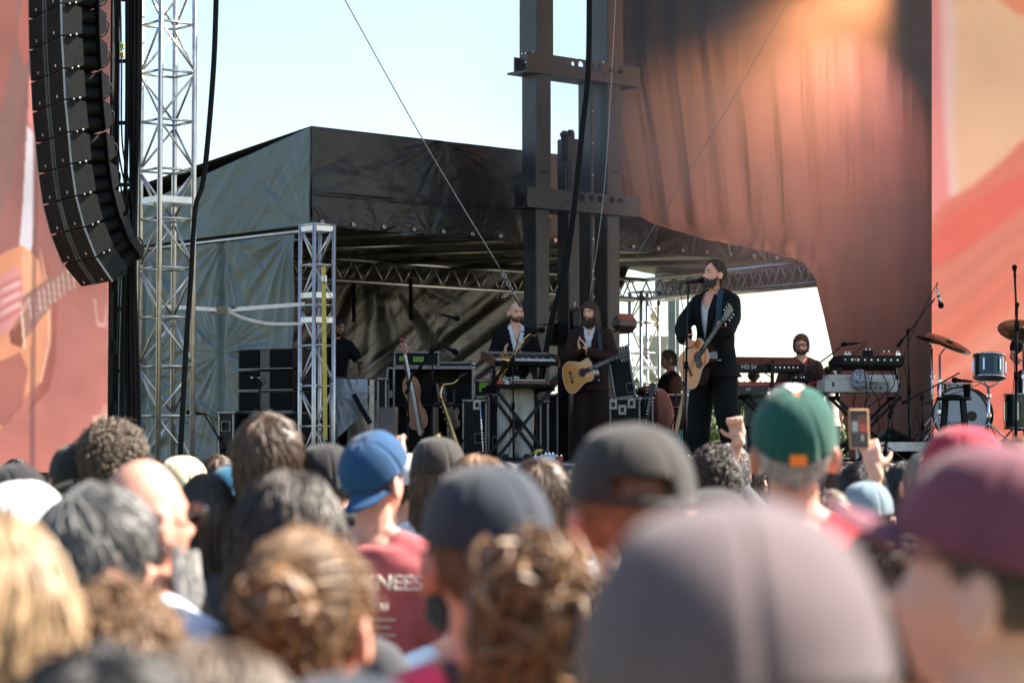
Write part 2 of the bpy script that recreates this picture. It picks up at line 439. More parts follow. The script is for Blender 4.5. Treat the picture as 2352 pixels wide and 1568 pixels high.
# back wall: an olive lined tarp hung from the rear truss, gathered towards the right
B0 = A + Nn * 6.3
def d_back(u, v):
    dg = u * 10 - v * 4.0
    w = np.clip((u - 0.30) * 3, 0.15, 1)
    return w * (0.10 * ridge(np.stack([dg * 1.6, v * 1.6, 0 * u], -1), 3, 31) + star(u, v, 0.52, 0.93, 26, 0.16, 2.0, 0.5, 0.7)) + 0.08 * fbm(np.stack([u * 5, v * 5, 0 * u], -1), 3, 33)
nu, nv = 260, 130
u = np.linspace(0, 1, nu)[None, :]; v = np.linspace(0, 1, nv)[:, None]
right = 8.9 + 2.1 * np.clip((v - 0.45) / 0.55, 0, 1) ** 0.8         # the free edge is pulled back low down
X = u * right; G = B0 + (X[..., None]) * U + ((0.6 + v * 4.25)[..., None]) * Zv
G = G - (d_back(u + 0 * v, v + 0 * u))[..., None] * Nn
m = MB(); m.sheet(G); m.build('back_wall', M_tarpi, tent, True, True, 0.004)
for k in range(16):
    c = B0 + U * (0.35 + k * 0.42) + Zv * 4.06 - Nn * 0.10
    MB().tube([c + Zv * .02, c - Nn * .05 - Zv * .05, c - Zv * .09, c + Nn * .05 - Zv * .05, c + Zv * .02], 0.007, 5).build('bungee_tie', M_rubber, tent, True, True)
for px_, py0, py1 in ((943, 640, 735), (812, 655, 740)):
    p0 = pt(px_, py0, 32.5); p1 = pt(px_ + 1, py1, 32.4)
    MB().bar(p0, p1, 0.05, 0.008, (0, 1, 0)).build('hanging_strap', M_rubber, tent, False, True)

# ------------------------------------------------------------------ trusses
def box_truss(root, a, b, w, side, up, pitch, rc=0.025, rd=0.012, plates=()):
    """four chords, rungs and zigzag braces between a and b; each chord, rung and brace a part"""
    a = np.asarray(a, float); b = np.asarray(b, float); L = np.linalg.norm(b - a); d = (b - a) / L
    cs = [(-1, -1), (1, -1), (1, 1), (-1, 1)]; off = [side * sx * w / 2 + up * sy * w / 2 for sx, sy in cs]
    for o in off: MB().tube([a + o, b + o], rc, 12).build('chord', M_alu, root, True, True)
    n = max(1, int(round(L / pitch)))
    for f in range(4):
        o0, o1 = off[f], off[(f + 1) % 4]
        for i in range(n + 1):
            p = a + d * (L * i / n); MB().tube([p + o0, p + o1], rd, 8).build('rung', M_alu, root, True, True)
        for i in range(n):
            p = a + d * (L * i / n) + d * 0.02; q = a + d * (L * (i + 1) / n) - d * 0.02
            MB().tube([p + o0, q + o1] if (i + f) % 2 else [p + o1, q + o0], rd, 8).build('brace', M_alu, root, True, True)
    for p in plates:
        c = a + d * p; q = MB()
        for f in range(4):
            o0, o1 = off[f], off[(f + 1) % 4]; q.bar(c + o0, c + o1, 0.02, 0.055, d)
        q.build('joint_plate', M_alu, root, False, True)
def tower(px, Y, ztop, w, yaw, label, pitch, rc, plates=(), cat='truss tower', rd=0.012):
    c = pt(px, 1000, Y); c[2] = 0
    r = thing('truss_tower', label, cat, c, group='aluminium truss towers')
    s = np.array([math.cos(yaw), math.sin(yaw), 0]); u2 = np.array([-math.sin(yaw), math.cos(yaw), 0])
    box_truss(r, c + Zv * 0.02, c + Zv * ztop, w, s, u2, pitch, rc, rd, plates)
    MB().box(c + Zv * 0.01, (0.6, 0.6, 0.02)).build('base_plate', M_alu, r, False, True)
    return r
tower(380, 20.6, 8.4, 0.33, math.radians(38), 'tall aluminium truss tower between the hanging speakers and the tent', 0.42, 0.023, (3.93,), rd=0.011)
tower(727, 24.6, 4.12, 0.245, math.radians(40), 'shorter aluminium truss tower at the near corner of the tent, with yellow strap', 0.40, 0.022, (0.0, 3.13, 3.38, 4.06))
tower(1480, 37.6, 4.3, 0.33, math.radians(30), 'distant aluminium truss tower at the back of the tent with sky behind', 0.5, 0.026, (3.1,))
# rear and side roof trusses of the tent
RC = np.array([2.08, 37.9, 0])
def roof_truss(a, b, label, rc=0.03):
    r = thing('roof_truss', label, 'truss', a, group='horizontal trusses inside the tent')
    d = nrm(np.asarray(b) - np.asarray(a)); s = np.cross(Zv, d)
    L = np.linalg.norm(np.asarray(b) - np.asarray(a)); w = 0.30; o4 = [s * sx * w / 2 + Zv * sz * w / 2 for sx, sz in ((-1, -1), (1, -1), (1, 1), (-1, 1))]
    for o in o4: MB().tube([a + o, b + o], rc, 12).build('chord', M_alu, r, True, True)
    n = int(L / 0.36)
    for f in (0, 1, 2, 3):
        for i in range(n):
            p = a + d * (L * i / n); q = a + d * (L * (i + 0.5) / n); e = a + d * (L * (i + 1) / n)
            MB().tube([p + o4[f], q + o4[(f + 1) % 4]], 0.012, 7).build('brace', M_alu, r, True, True); MB().tube([q + o4[(f + 1) % 4], e + o4[f]], 0.012, 7).build('brace', M_alu, r, True, True)
zt = 4.33
roof_truss(B0 - Nn * 0.2 - U * 0.6 + Zv * zt, np.array([2.0, 37.6, zt]), 'aluminium truss across the back of the tent under its ceiling')
roof_truss(np.array([2.2, 37.5, zt]), np.array([4.75, 33.2, zt]), 'aluminium truss at the right end of the tent above the bright opening')

# ------------------------------------------------------------------ steel columns by the stage
sc_ = thing('steel_tower', 'dark steel stage mast of three box columns with drilled crosspieces', 'mast', pt(1300, 1040, 27.0) * [1, 1, 0])
C0 = np.array([0.27, 26.6, 0.0]); C1 = C0 + U * 1.08; C2 = C0 + U * 0.50 + Nn * .02; C3 = C0 + U * 0.80 + Nn * 0.05
RU = np.stack([U, Nn, Zv], 1)
def colm(c, z0, z1, a, b, name='column'):
    MB().box(c + Zv * (z0 + z1) / 2, (a, b, z1 - z0), RU, b=0.012).build(name, M_steel, sc_, False, True, auto=30)
zbr = [pt(1218, 150, 26.5)[2], pt(1218, 458, 26.5)[2]]
for c in (C0, C1):
    colm(c, 0, zbr[1] - .1, 0.20, 0.22); colm(c, zbr[1] + .05, zbr[0] - .03, 0.225, 0.25); colm(c, zbr[0] + .05, 9.5, 0.255, 0.30)
colm(C2, 0, zbr[1] + 0.72, 0.17, 0.20); colm(C3, 0, zbr[0] - 0.1, 0.05, 0.22, 'perforated_strip')
for k in range(11): MB().lathe([(0.012, 0), (0.012, 0.004)], C3 + Zv * (2.4 + k * .36) - Nn * .113, -Nn, 10).build('bolt_hole', M_strap, sc_, False, True)
def holes_plate(z, h, lo, hi, name):
    """crosspiece plate built from strips round its holes"""
    p0 = C0 + U * lo + Zv * z - Nn * 0.15; b = MB()
    L = hi - lo
    xs = [0.0]; holes = [(L * 0.40, .030), (L * 0.47, .045), (L * 0.56, .042), (L * 0.63, .04), (L * 0.74, .045), (L * 0.82, .042)]
    b.box(p0 + U * L / 2 + Zv * (-h * .32), (L, 0.02, h * .36), RU); b.box(p0 + U * L * .17 + Zv * h * .18, (L * .34, .02, h * .64), RU)
    b.box(p0 + U * L * .93 + Zv * h * .18, (L * .14, .02, h * .64), RU)
    x = L * .34
    for hx, hr in holes:
        # ring around the hole
        n = 20; ang = np.linspace(0, 2 * np.pi, n + 1)[:-1]; Rr = h * .32
        s0, s1 = x, hx + hr * 1.35
        inner = [(hx + hr * math.cos(t), h * .18 + hr * math.sin(t)) for t in ang]
        outer = []
        for t in ang:
            c_, s_ = math.cos(t), math.sin(t)
            kx = ((s1 - hx) if c_ > 0 else (hx - s0)) / max(abs(c_), 1e-6); ky = Rr / max(abs(s_), 1e-6); k = min(kx, ky)
            outer.append((hx + k * c_, h * .18 + k * s_))
        Vv = []; F = []
        for off in (-.01, .01):
            for q in inner + outer: Vv.append(p0 + U * q[0] + Zv * q[1] + Nn * off)
        for i in range(n):
            j = (i + 1) % n
            F += [(i, j, n + j, n + i), (2 * n + j, 2 * n + i, 3 * n + i, 3 * n + j), (i, 2 * n + i, 2 * n + j, j), (n + i, n + j, 3 * n + j, 3 * n + i)]
        b.add(Vv, F); x = s1
    b.box(p0 + U * (x + L * .86) / 2 + Zv * h * .18, (L * .86 - x, .02, h * .64), RU)
    b.build(name, M_steel, sc_, False, True)
    MB().box(C0 + U * (lo + hi) / 2 + Zv * (z - h / 2 - .012), (L, 0.34, 0.024), RU).build('flange', M_steel, sc_, False, True)
    MB().box(C0 + U * (lo + hi) / 2 + Zv * (z) + Nn * .15, (L * .9, 0.02, h * .8), RU).build('back_plate', M_steel, sc_, False, True)
holes_plate(zbr[0] + .02, 0.20, -0.28, 1.45, 'crosspiece'); holes_plate(zbr[1] + .02, 0.20, -0.28, 1.45, 'crosspiece')
for c in (C0, C1):
    for z in zbr:
        q = MB()
        for i in range(4):
            for s in (0, 1): q.lathe([(0.008, 0), (0.008, 0.006)], c - U * (0.13) + Nn * (-.09 + i * .06) + Zv * (z + .04 + s * .1), -U, 8)
        q.build('bolts', M_chrome, sc_, False, True)
        g_ = MB(); g_.prism([(0, 0), (-0.17, 0), (-0.15, 0.03), (0, 0.14)], c - U * .13 + Zv * (z - .07) - Nn * .12, U, Zv, Nn, .014)
        g_.build('gusset', M_steel, sc_, False, True)
MB().box(C0 + U * .62 + Nn * .26 + Zv * pt(1290, 765, 26.9)[2], (1.5, .22, .26), RU, b=.02).build('lower_beam', M_steel, sc_, False, True)
MB().box(C0 + U * 1.25 + Zv * (pt(1420, 745, 27.6)[2]), (.42, .34, .22), RU, b=.08).build('end_block', M_steel, sc_, False, True)
MB().box(C0 + U * .55 - Nn * .18 + Zv * (pt(1310, 735, 27)[2]), (.34, .12, .26), RU, b=.05).build('jack_block', M_steel, sc_, False, True)
q = MB()
for s in (-1, 1): q.prism([(-.05, 0), (.05, 0), (.05, .3), (.03, .35), (-.03, .35), (-.05, .3)], C2 + U * (-.12) + Nn * (.05 * s - .12) + Zv * (zbr[1] + .45), U, Zv, Nn, .02)
q.tube([C2 - U * .12 + Zv * (zbr[1] + .76) - Nn * .2, C2 - U * .12 + Zv * (zbr[1] + .76) - Nn * .02], 0.03, 12)
for s in (-.04, 0, .04): q.tube([C2 - U * (.12 + s) - Nn * .13 + Zv * (zbr[1] + .1), C2 - U * (.12 + s) - Nn * .13 + Zv * (zbr[1] + .75)], 0.012, 6)
q.build('lifting_sheave', M_steel, sc_, False, True)
def text3d(s, c, ex, ez, size, name, material, parent=None, depth=0.002, align='CENTER', sp=1.0):
    """flat lettering: ex = reading direction, ez = up"""
    cu = bpy.data.curves.new('t', 'FONT'); cu.body = s; cu.size = size; cu.extrude = depth; cu.align_x = align; cu.align_y = 'CENTER'; cu.space_character = sp
    o = bpy.data.objects.new('t', cu); COL.objects.link(o)
    dg = bpy.context.evaluated_depsgraph_get(); me = bpy.data.meshes.new_from_object(o.evaluated_get(dg))
    bpy.data.objects.remove(o)
    ex = nrm(ex); ez = nrm(ez); ey = np.cross(ex, ez) * -1
    V = np.empty(len(me.vertices) * 3, np.float32); me.vertices.foreach_get('co', V); V = V.reshape(-1, 3).astype(float)
    W = np.asarray(c) + V[:, :1] * ex + V[:, 1:2] * ez + V[:, 2:3] * np.cross(ex, ez)
    if parent is not None:
        A_ = np.array(WM[parent.name].inverted()); W = W @ A_[:3, :3].T + A_[:3, 3]
    me.vertices.foreach_set('co', W.astype(np.float32).ravel()); me.update(); me.materials.clear()
    return link(name, me, material, parent)
text3d('F', C2 + Zv * pt(1318, 702, 27)[2] - Nn * .106, U, Zv, 0.085, 'letter', M_strap, sc_)
for (px, py, Y) in ((1228, 395, 26.5), (1400, 395, 27.2), (1236, 745, 26.5), (1400, 760, 27.2)):
    c = pt(px, py, Y); ii = 0 if px < 1300 else 1; base = (C0, C1)[ii]; c = base + Zv * c[2] - Nn * .155
    MB().tube([c + U * .03, c - U * .02 + Nn * .03, c - U * .03 - Zv * .01], .008, 6).build('hook', M_blackm, sc_, False, True)

# ------------------------------------------------------------------ hanging drape, lit by stage lamps
M_drape = mat('black_drape', (0.020, 0.0165, 0.0165), 0.62, 0, 0.2, 1.2, 0.15, 18, spec=0.35, rv=0.08)
nu, nv = 300, 420
py_ = np.linspace(-330, 1065, nv)[:, None]; uu = np.linspace(0, 1, nu)[None, :]
Lx = np.interp(py_[:, 0], [-330, 400, 470, 515, 550, 578, 600, 640, 740, 840, 1065], [1404, 1404, 1420, 1500, 1620, 1760, 1842, 1872, 1896, 1918, 1955])[:, None]
PX = Lx + (2140 - Lx) * uu
Yd = 28.15 + (PX - 1412) / 728 * 1.6
gx = np.linspace(0, 1, nu)[None, :]
wd = np.clip((1900 - PX) / 420, 0, 1); fx = (PX - 1404) / 736 - wd * .10 * np.clip((py_ - 100) / 450, 0, 1.2)
gx = fx + 0 * py_
fold = 0.032 * ridge(np.stack([gx * 26, py_ / 420 + 0 * gx, 0 * gx], -1), 2, 41) + 0.02 * np.sin(gx * 60 + 2 * np.sin(py_ / 300 + 3 * gx))
gat = np.clip((py_ - 250) / 400, 0, 1) * wd
fold = fold + (0.04 + .05 * np.clip(wd - .5, 0, 1) * 2) * gat * (ridge(np.stack([gx * 24, py_ / 500 + 0 * gx, 0 * gx], -1), 1, 43) - .4)
Yd = Yd - fold
vv = (784.0 - py_ + 0 * PX) / FPX; yy = math.cos(PITCH) - vv * math.sin(PITCH); zz = math.sin(PITCH) + vv * math.cos(PITCH); kk = Yd / yy
G = np.stack([(PX - 1176) / FPX * kk, Yd, CAMZ + zz * kk], -1)
m = MB(); m.sheet(G); dr = m.build('stage_drape', M_drape, None, True, False, 0.006)
tagp(dr, 'large black drape gathered over the tent edge and lit orange by stage lamps', 'drape')
# ------------------------------------------------------------------ video walls
def poly_in(X, Y, P):
    P = np.asarray(P, float); ins = np.zeros(X.shape, bool); n = len(P); j = n - 1
    for i in range(n):
        xi, yi = P[i]; xj, yj = P[j]
        c = ((yi > Y) != (yj > Y)) & (X < (xj - xi) * (Y - yi) / (yj - yi + 1e-9) + xi); ins ^= c; j = i
    return ins
def blur(I, k):
    for ax in (0, 1):
        J = np.zeros_like(I); 
        for d in range(-k, k + 1): J += np.roll(I, d, ax)
        I = J / (2 * k + 1)
    return I
def led_material(name, s):
    M = bpy.data.materials.new(name); M.use_nodes = True; N = M.node_tree.nodes; L = M.node_tree.links; B = N['Principled BSDF']
    B.inputs['Base Color'].default_value = (.02, .02, .02, 1); B.inputs['Roughness'].default_value = 0.6
    at = N.new('ShaderNodeAttribute'); at.attribute_name = 'picture'; L.new(at.outputs['Color'], B.inputs['Emission Color'])
    B.inputs['Emission Strength'].default_value = s
    return M
def led(root, P0, ex, wid, z0, z1, img, name='screen'):
    h, w = img.shape[:2]; xs = np.linspace(0, wid, w + 1); zs = np.linspace(z1, z0, h + 1)
    X, Z = np.meshgrid(xs, zs); G = P0 + X[..., None] * ex; G[..., 2] = Z
    me = mkmesh(name, (G.reshape(-1, 3) - np.array(WM[root.name].translation)), None or np.array([[i * (w + 1) + j, (i + 1) * (w + 1) + j, (i + 1) * (w + 1) + j + 1, i * (w + 1) + j + 1] for i in range(h) for j in range(w)]), False)
    ca = me.color_attributes.new('picture', 'FLOAT_COLOR', 'CORNER')
    c = np.ones((h * w, 4, 4), np.float32); c[..., :3] = img.reshape(-1, 1, 3); ca.data.foreach_set('color', c.ravel())
    return me
def srgb(a):
    a = np.asarray(a, float) / 255.0; return np.where(a <= 0.04045, a / 12.92, ((a + 0.055) / 1.055) ** 2.4)
ES = 1.0 / 2 ** EXPO
# left screen: close-up of hands on an acoustic guitar
YL = 19.9
p0 = pt(-95, 1085, YL); p1 = pt(246, 1085, YL); ztop = pt(0, -120, YL)[2]
W_, H_ = 170, 600
px = -95 + (np.arange(W_) + .5) / W_ * 341; py = -120 + (np.arange(H_) + .5) / H_ * 1205
X, Y_ = np.meshgrid(px, py)
I = np.zeros((H_, W_, 3)); t = np.clip((Y_ - 200) / 850, 0, 1)[..., None]
I[:] = (1 - t) * np.array([142, 98, 92.]) + t * np.array([218, 132, 116.])
def paint(P, c, a=1.0):
    k = poly_in(X, Y_, P); I[k] = I[k] * (1 - a) + np.array(c, float) * a
paint([(-95, -120), (70, -120), (62, 120), (40, 260), (20, 420), (-20, 540), (-95, 600)], (150, 108, 100))
paint([(-95, -120), (20, -120), (30, 60), (0, 240), (-95, 400)], (168, 104, 92))
paint([(40, 0), (60, 0), (62, 130), (45, 160), (30, 90)], (205, 110, 95), .7)
paint([(58, 170), (76, 220), (78, 320), (72, 340), (56, 280)], (238, 150, 140))
paint([(54, 290), (72, 310), (74, 440), (72, 560), (60, 600), (36, 600), (46, 480)], (238, 226, 232))
paint([(-95, 640), (10, 580), (48, 566), (84, 600), (110, 690), (108, 800), (88, 880), (40, 930), (-10, 1000), (-60, 1085), (-95, 1085)], (238, 160, 120))
paint([(84, 566), (108, 620), (128, 690), (126, 830), (110, 900), (60, 950), (90, 880), (112, 780), (112, 680)], (178, 100, 84))
paint([(86, 572), (92, 590), (114, 690), (114, 790), (94, 880), (88, 884), (108, 790), (108, 690)], (250, 200, 170))
paint([(48, 566), (84, 600), (84, 690), (40, 700)], (250, 180, 140))
paint([(20, 700), (52, 690), (60, 760), (46, 800), (22, 790), (14, 740)], (150, 84, 66))
paint([(40, 690), (150, 610), (166, 640), (56, 780)], (170, 120, 108))
for k in range(10):
    x = 62 + k * 11; paint([(x, 690 - k * 8.5), (x + 2.5, 688 - k * 8.5), (x + 8, 735 - k * 8), (x + 5.5, 737 - k * 8)], (245, 225, 215))
for k in range(5): paint([(28, 760 - k * 8), (60 + k, 700 - k * 4), (61 + k, 702 - k * 4), (29, 762 - k * 8)], (230, 190, 170), .7)
paint([(42, 700), (47, 698), (57, 800), (51, 806)], (242, 214, 190))
paint([(0, 640), (26, 610), (46, 628), (50, 668), (44, 720), (20, 765), (-30, 775), (-95, 760), (-95, 660)], (236, 158, 152))
for k in range(4): paint([(-10, 660 + k * 26), (44, 636 + k * 24), (48, 644 + k * 24), (-8, 670 + k * 26)], (206, 116, 108), .6)
for k in range(3): paint([(0, 664 + k * 26), (40, 646 + k * 24), (44, 656 + k * 24), (0, 676 + k * 26)], (250, 205, 200), .7)
paint([(-95, 800), (0, 830), (44, 810), (62, 850), (50, 930), (10, 980), (-95, 940)], (176, 104, 94), .85)
paint([(236, 930), (246, 930), (246, 1080), (190, 1085), (205, 1040)], (240, 190, 180), .5)
paint([(212, 955), (246, 950), (246, 975), (212, 975)], (250, 205, 175), .7)
paint([(70, -120), (79, -120), (80, 1085), (68, 1085)], (120, 80, 76), .55)
paint([(212, 690), (217, 690), (222, 740), (236, 745), (240, 700), (243, 700), (241, 755), (220, 752)], (240, 200, 195), .6)
I = blur(blur(I, 1), 1)
I *= (1 + .10 * fbm(np.stack([X / 60, Y_ / 90, 0 * X], -1), 3, 5))[..., None]
I *= (1 - .035 * ((np.mod(X + 95, 68) < 2) | (np.mod(Y_ + 120, 136) < 2)))[..., None]
I *= (1 + 0.08 * np.sin(X * 1.6 + Y_ * 1.1) * np.sign(np.sin(Y_ * 2.2)))[..., None]
I += rng.normal(0, 3, I.shape)
sl = thing('video_screen', 'tall side screen showing a close-up of a hand on an acoustic guitar', 'screen', (p0[0], YL, p0[2]))
link('screen', led(sl, np.array([p0[0], YL, 0]), np.array([1.0, 0, 0]), p1[0] - p0[0], p0[2], ztop, srgb(I)), led_material('side_screen_light', ES * 1.02), sl)
MB().box(((p0[0] + p1[0]) / 2, YL + .09, (p0[2] + ztop) / 2), (p1[0] - p0[0] + .03, .16, ztop - p0[2] + .03)).build('cabinet', M_black, sl, False, True)
# ladder-like rear frame seen beyond its right edge
fr = MB(); 
for zc in np.arange(0.4, 7.6, 0.52): fr.bar((p1[0] + .02, YL + .25, zc), (p1[0] + .17, YL + .25, zc), .03, .03); fr.box((p1[0] + .035, YL + .15, zc + .2), (.03, .05, .12))
for dx in (0.02, .17): fr.bar((p1[0] + dx, YL + .25, 0), (p1[0] + dx, YL + .25, 7.6), .035, .035)
fr.build('rear_frame', M_blackm, sl, False, True)
# main screen at the right
YR = 30.2
p0 = pt(2132, 1010, YR); p1 = pt(2700, 1010, YR); ztop = pt(2200, -330, YR)[2]
W_, H_ = 284, 670; X, Y_ = np.meshgrid(2132 + (np.arange(W_) + .5) / W_ * 568, -330 + (np.arange(H_) + .5) / H_ * 1340)
I = np.zeros((H_, W_, 3)); I[:] = (246, 196, 150)
tt = np.clip((Y_ + 100) / 500, 0, 1)[..., None]; I = I * (1 - tt) + tt * np.array([248, 192, 152.])
paint([(2132, -330), (2190, -330), (2186, 250), (2200, 420), (2190, 470), (2132, 520)], (250, 150, 144))
paint([(2168, -40), (2200, 0), (2204, 160), (2196, 300), (2206, 450), (2186, 470), (2176, 330), (2170, 200)], (250, 206, 196), .8)
paint([(2330, -330), (2700, -330), (2700, 60), (2352, 40), (2300, 0)], (238, 130, 92), .8)
paint([(2132, 530), (2170, 470), (2240, 430), (2300, 380), (2352, 330), (2700, 60), (2700, 1010), (2132, 1010)], (230, 126, 102))
paint([(2132, 560), (2180, 500), (2352, 400), (2700, 180), (2700, 330), (2352, 480), (2200, 590), (2132, 620)], (238, 110, 92))
paint([(2132, 640), (2200, 590), (2352, 500), (2700, 330), (2700, 420), (2352, 590), (2132, 760)], (226, 130, 108))
paint([(2200, 800), (2352, 690), (2700, 500), (2700, 560), (2352, 780), (2240, 870)], (240, 148, 122), .8)
paint([(2132, 870), (2300, 760), (2352, 740), (2352, 770), (2132, 920)], (238, 150, 126), .6)
paint([(2132, 920), (2700, 760), (2700, 1010), (2132, 1010)], (232, 118, 98), .6)
I = blur(blur(I, 4), 2)
st_ = 0.022 * np.sin((X * 0.8 + Y_ * 1.5) / 14 + 2 * np.sin(X / 60)); I *= (1 + st_ * np.clip((Y_ - 450) / 150, 0, 1))[..., None]
I *= (1 - .02 * ((np.mod(X - 2132, 91) < 2) | (np.mod(Y_, 91) < 2)))[..., None]; I *= (1 + 0.05 * np.sin(X * 1.4 - Y_ * 1.2))[..., None]; I += rng.normal(0, 3, I.shape); I = np.clip(I, 0, 255)
sr = thing('video_wall', 'big coral and peach video wall behind the drum kit', 'screen', (p0[0], YR, p0[2]))
link('screen', led(sr, np.array([p0[0], YR, 0]), np.array([1.0, 0, 0]), p1[0] - p0[0], p0[2], ztop, srgb(I)), led_material('main_screen_light', ES * 1.05), sr)
MB().box(((p0[0] + p1[0]) / 2, YR + .09, (p0[2] + ztop) / 2), (p1[0] - p0[0] + .03, .16, ztop - p0[2] + .03)).build('cabinet', M_black, sr, False, True)

# ------------------------------------------------------------------ hanging line array
la = thing('line_array', 'curved black line array of hanging loudspeakers at the upper left', 'loudspeaker', pt(180, 640, 19.0))
Wd = nrm([0.49, -0.87, 0]); Bd = np.array([0.87, 0.49, 0]); Bd /= np.linalg.norm(Bd)
edge = [(58, -172), (59, -100), (61, -28), (62, 44), (64, 115), (69, 188), (73, 257), (81, 329), (88, 399), (99, 470), (118, 539), (145, 605), (183, 660)]
Y0 = 19.75; X0 = (62 - 1176) / FPX * Y0
bz = []
for ex_, ey_ in edge:
    k = (ex_ - 1176) / FPX; b_ = (k * Y0 - X0) / (Bd[0] - k * Bd[1]); Yc = Y0 + b_ * Bd[1]; bz.append((b_, pt(ex_, ey_, Yc)[2]))
bz = np.array(bz); P3 = np.array([X0, Y0, 0]); WD = 0.80
def lp(w, b, z): return P3 + Wd * w + Bd * b + Zv * z
M_dull = mat('worn_trim', (.24, .25, .26), .4, .7, .1, 12)
M_lens = mat('grey_waveguide', (0.16, 0.16, 0.155), 0.45, 0, .1, 9)
for k in range(len(bz) - 1):
    f0, f1 = bz[k], bz[k + 1]; e = (f1 - f0) / np.linalg.norm(f1 - f0); n2 = np.array([-e[1], e[0]]); 
    if n2[0] < 0: n2 = -n2
    h = np.linalg.norm(f1 - f0); a0 = f0 + e * .006; a1 = f1 - e * .006
    EX, EY = Bd, Zv
    def pr(b, poly, w0, w1, name, mt, par=la):
        q = MB(); q.prism(poly, P3 + Wd * (w0 + w1) / 2, EX, EY, Wd, abs(w1 - w0)); return q.build(name, mt, par, False, True)
    body = [a0, a0 + n2 * .10, a0 + n2 * .16 + e * .02, a1 + n2 * .16 - e * .02, a1 + n2 * .10, a1]
    cb = pr(0, body, 0.0, WD, 'speaker_cabinet', M_black)
    fo = -n2 * .012
    for w0, w1 in ((.012, .355), (.445, .79)):
        pr(0, [a0 + e * .008 + fo, a0 + e * .008 + n2 * .004, a1 - e * .008 + n2 * .004, a1 - e * .008 + fo], w0, w1, 'grille', M_grille, cb)
        pr(0, [a1 - e * .05 + fo * 1.5, a1 - e * .05, a1 - e * .028, a1 - e * .028 + fo * 1.5], w0 + .17, w0 + .19, 'maker_badge', M_alu, cb)
    pr(0, [a0 + e * .01, a0 + n2 * .06 + e * .01, a1 + n2 * .06 - e * .01, a1 - e * .01], .362, .438, 'waveguide', M_lens, cb)
    for w0 in (-.004, .356, .438, .792):
        pr(0, [a0 + fo * 1.4, a0 + n2 * .005, a1 + n2 * .005, a1 + fo * 1.4], w0, w0 + .004, 'edge_trim', M_dull, cb)
    # driver housing on the flank: two drums and a rigging plate
    for s in (0.27, 0.73):
        c = f0 + e * h * s + n2 * .16; q = MB(); q.lathe([(h * .24, 0), (h * .26, .01), (h * .24, .02), (h * .25, .08), (h * .22, .16), (h * .26, .17), (h * .2, .20)], lp(WD * .80, *c), (Bd * n2[0] + Zv * n2[1]), 16)
        q.build('driver_can', M_rubber, cb, True, True)
        q = MB(); q.lathe([(h * .24, 0), (h * .26, .01), (h * .24, .02), (h * .25, .08), (h * .22, .16), (h * .2, .20)], lp(WD * .25, *c), (Bd * n2[0] + Zv * n2[1]), 16); q.build('driver_can', M_rubber, cb, True, True)
    c0 = a0 + n2 * .33; c1 = a1 + n2 * .33
    pr(0, [c0 + e * .02, c0 + n2 * .04 + e * .05, c1 + n2 * .04 - e * .05, c1 - e * .02, c1 - n2 * .02, c0 - n2 * .02], WD * .45, WD * .98, 'rear_plate', M_blackm, cb)
    q = MB(); c = (a0 + a1) / 2 + n2 * .375; q.bar(lp(WD * .8, *(c - e * .03)), lp(WD * .8, *(c + e * .03)), .03, .01); q.build('socket', M_lens, cb, False, True)
    q = MB(); cc = a1 + n2 * .10
    for w in (-.008, WD + .008): q.lathe([(.018, -.008), (.018, .008)], lp(w, *cc), Wd, 10); q.lathe([(.014, -.01), (.014, .01)], lp(w, *(a0 + n2 * .05)), Wd, 10)
    o = q.build('rigging_pins', M_blackm, cb, True, True); o['kind'] = 'stuff'
    q = MB(); q.tube(catmull([lp(WD * .8, *(c0 + n2 * .04 + e * .06)), lp(WD * .8, *(c0 + n2 * .11 + e * .10)), lp(WD * .8, *(c1 + n2 * .09 - e * .06)), lp(WD * .8, *(c1 + n2 * .04 - e * .02))], 5), .007, 6)
    q.build('link_cable', M_rubber, cb, True, True)
# black hoist chain bag cables beside it
def cable(name, label, pts, r, material=M_rubber, cat='cable', group=None, n=6, noise_=0.0, seg=8):
    P = catmull(pts, seg)
    q = MB(); q.tube(P, r, n); o = q.build(name, material, None, True); return tagp(o, label, cat, group)
for i, (pxx, r) in enumerate(((286, .020), (294, .016), (301, .024), (309, .022), (315, .014))):
    cable('loudspeaker_cable', ('leftmost', 'second from left', 'thick middle', 'fourth from left', 'rightmost')[i] + ' of the black cables dropping left of the tall truss tower', [pt(pxx + 6 + i, -60, 20.1), pt(pxx + 6, 250, 20.1), pt(pxx + 8 * math.sin(i), 520, 20.1 - .02 * i), pt(pxx - 2, 720, 20.1), pt(pxx - 3 + 2 * i, 940, 20.1), pt(pxx, 1150, 20.1)], r, group='black cables beside the truss tower')
for i, pxx in enumerate((262, 268, 275)):
    cable('rigging_cable', ('left', 'middle', 'right')[i] + ' one of three thin cables dropping right behind the line array', [pt(pxx, -60, 19.9), pt(pxx + 4, 130, 19.9), pt(pxx + 3 * i, 330, 19.9), pt(pxx + 22 + i * 4, 480, 19.95), pt(pxx + 14, 640, 20), pt(pxx + 8, 900, 20), pt(pxx + 8, 1100, 20)], .008, group='thin cables behind the line array')
for (pxx, pyy, c, nm) in ((281, 106, (0.25, 0.55, 0.05), 'green'), (281, 126, (0.6, 0.4, 0.05), 'yellow')):
    tagp(MB().box(pt(pxx, pyy, 19.88), (.035, .03, .05), b=.006).build('cable_tag', mat(nm + '_tape', c, .6)), '%s tape tag wrapped on a cable behind the line array' % nm, 'tag')
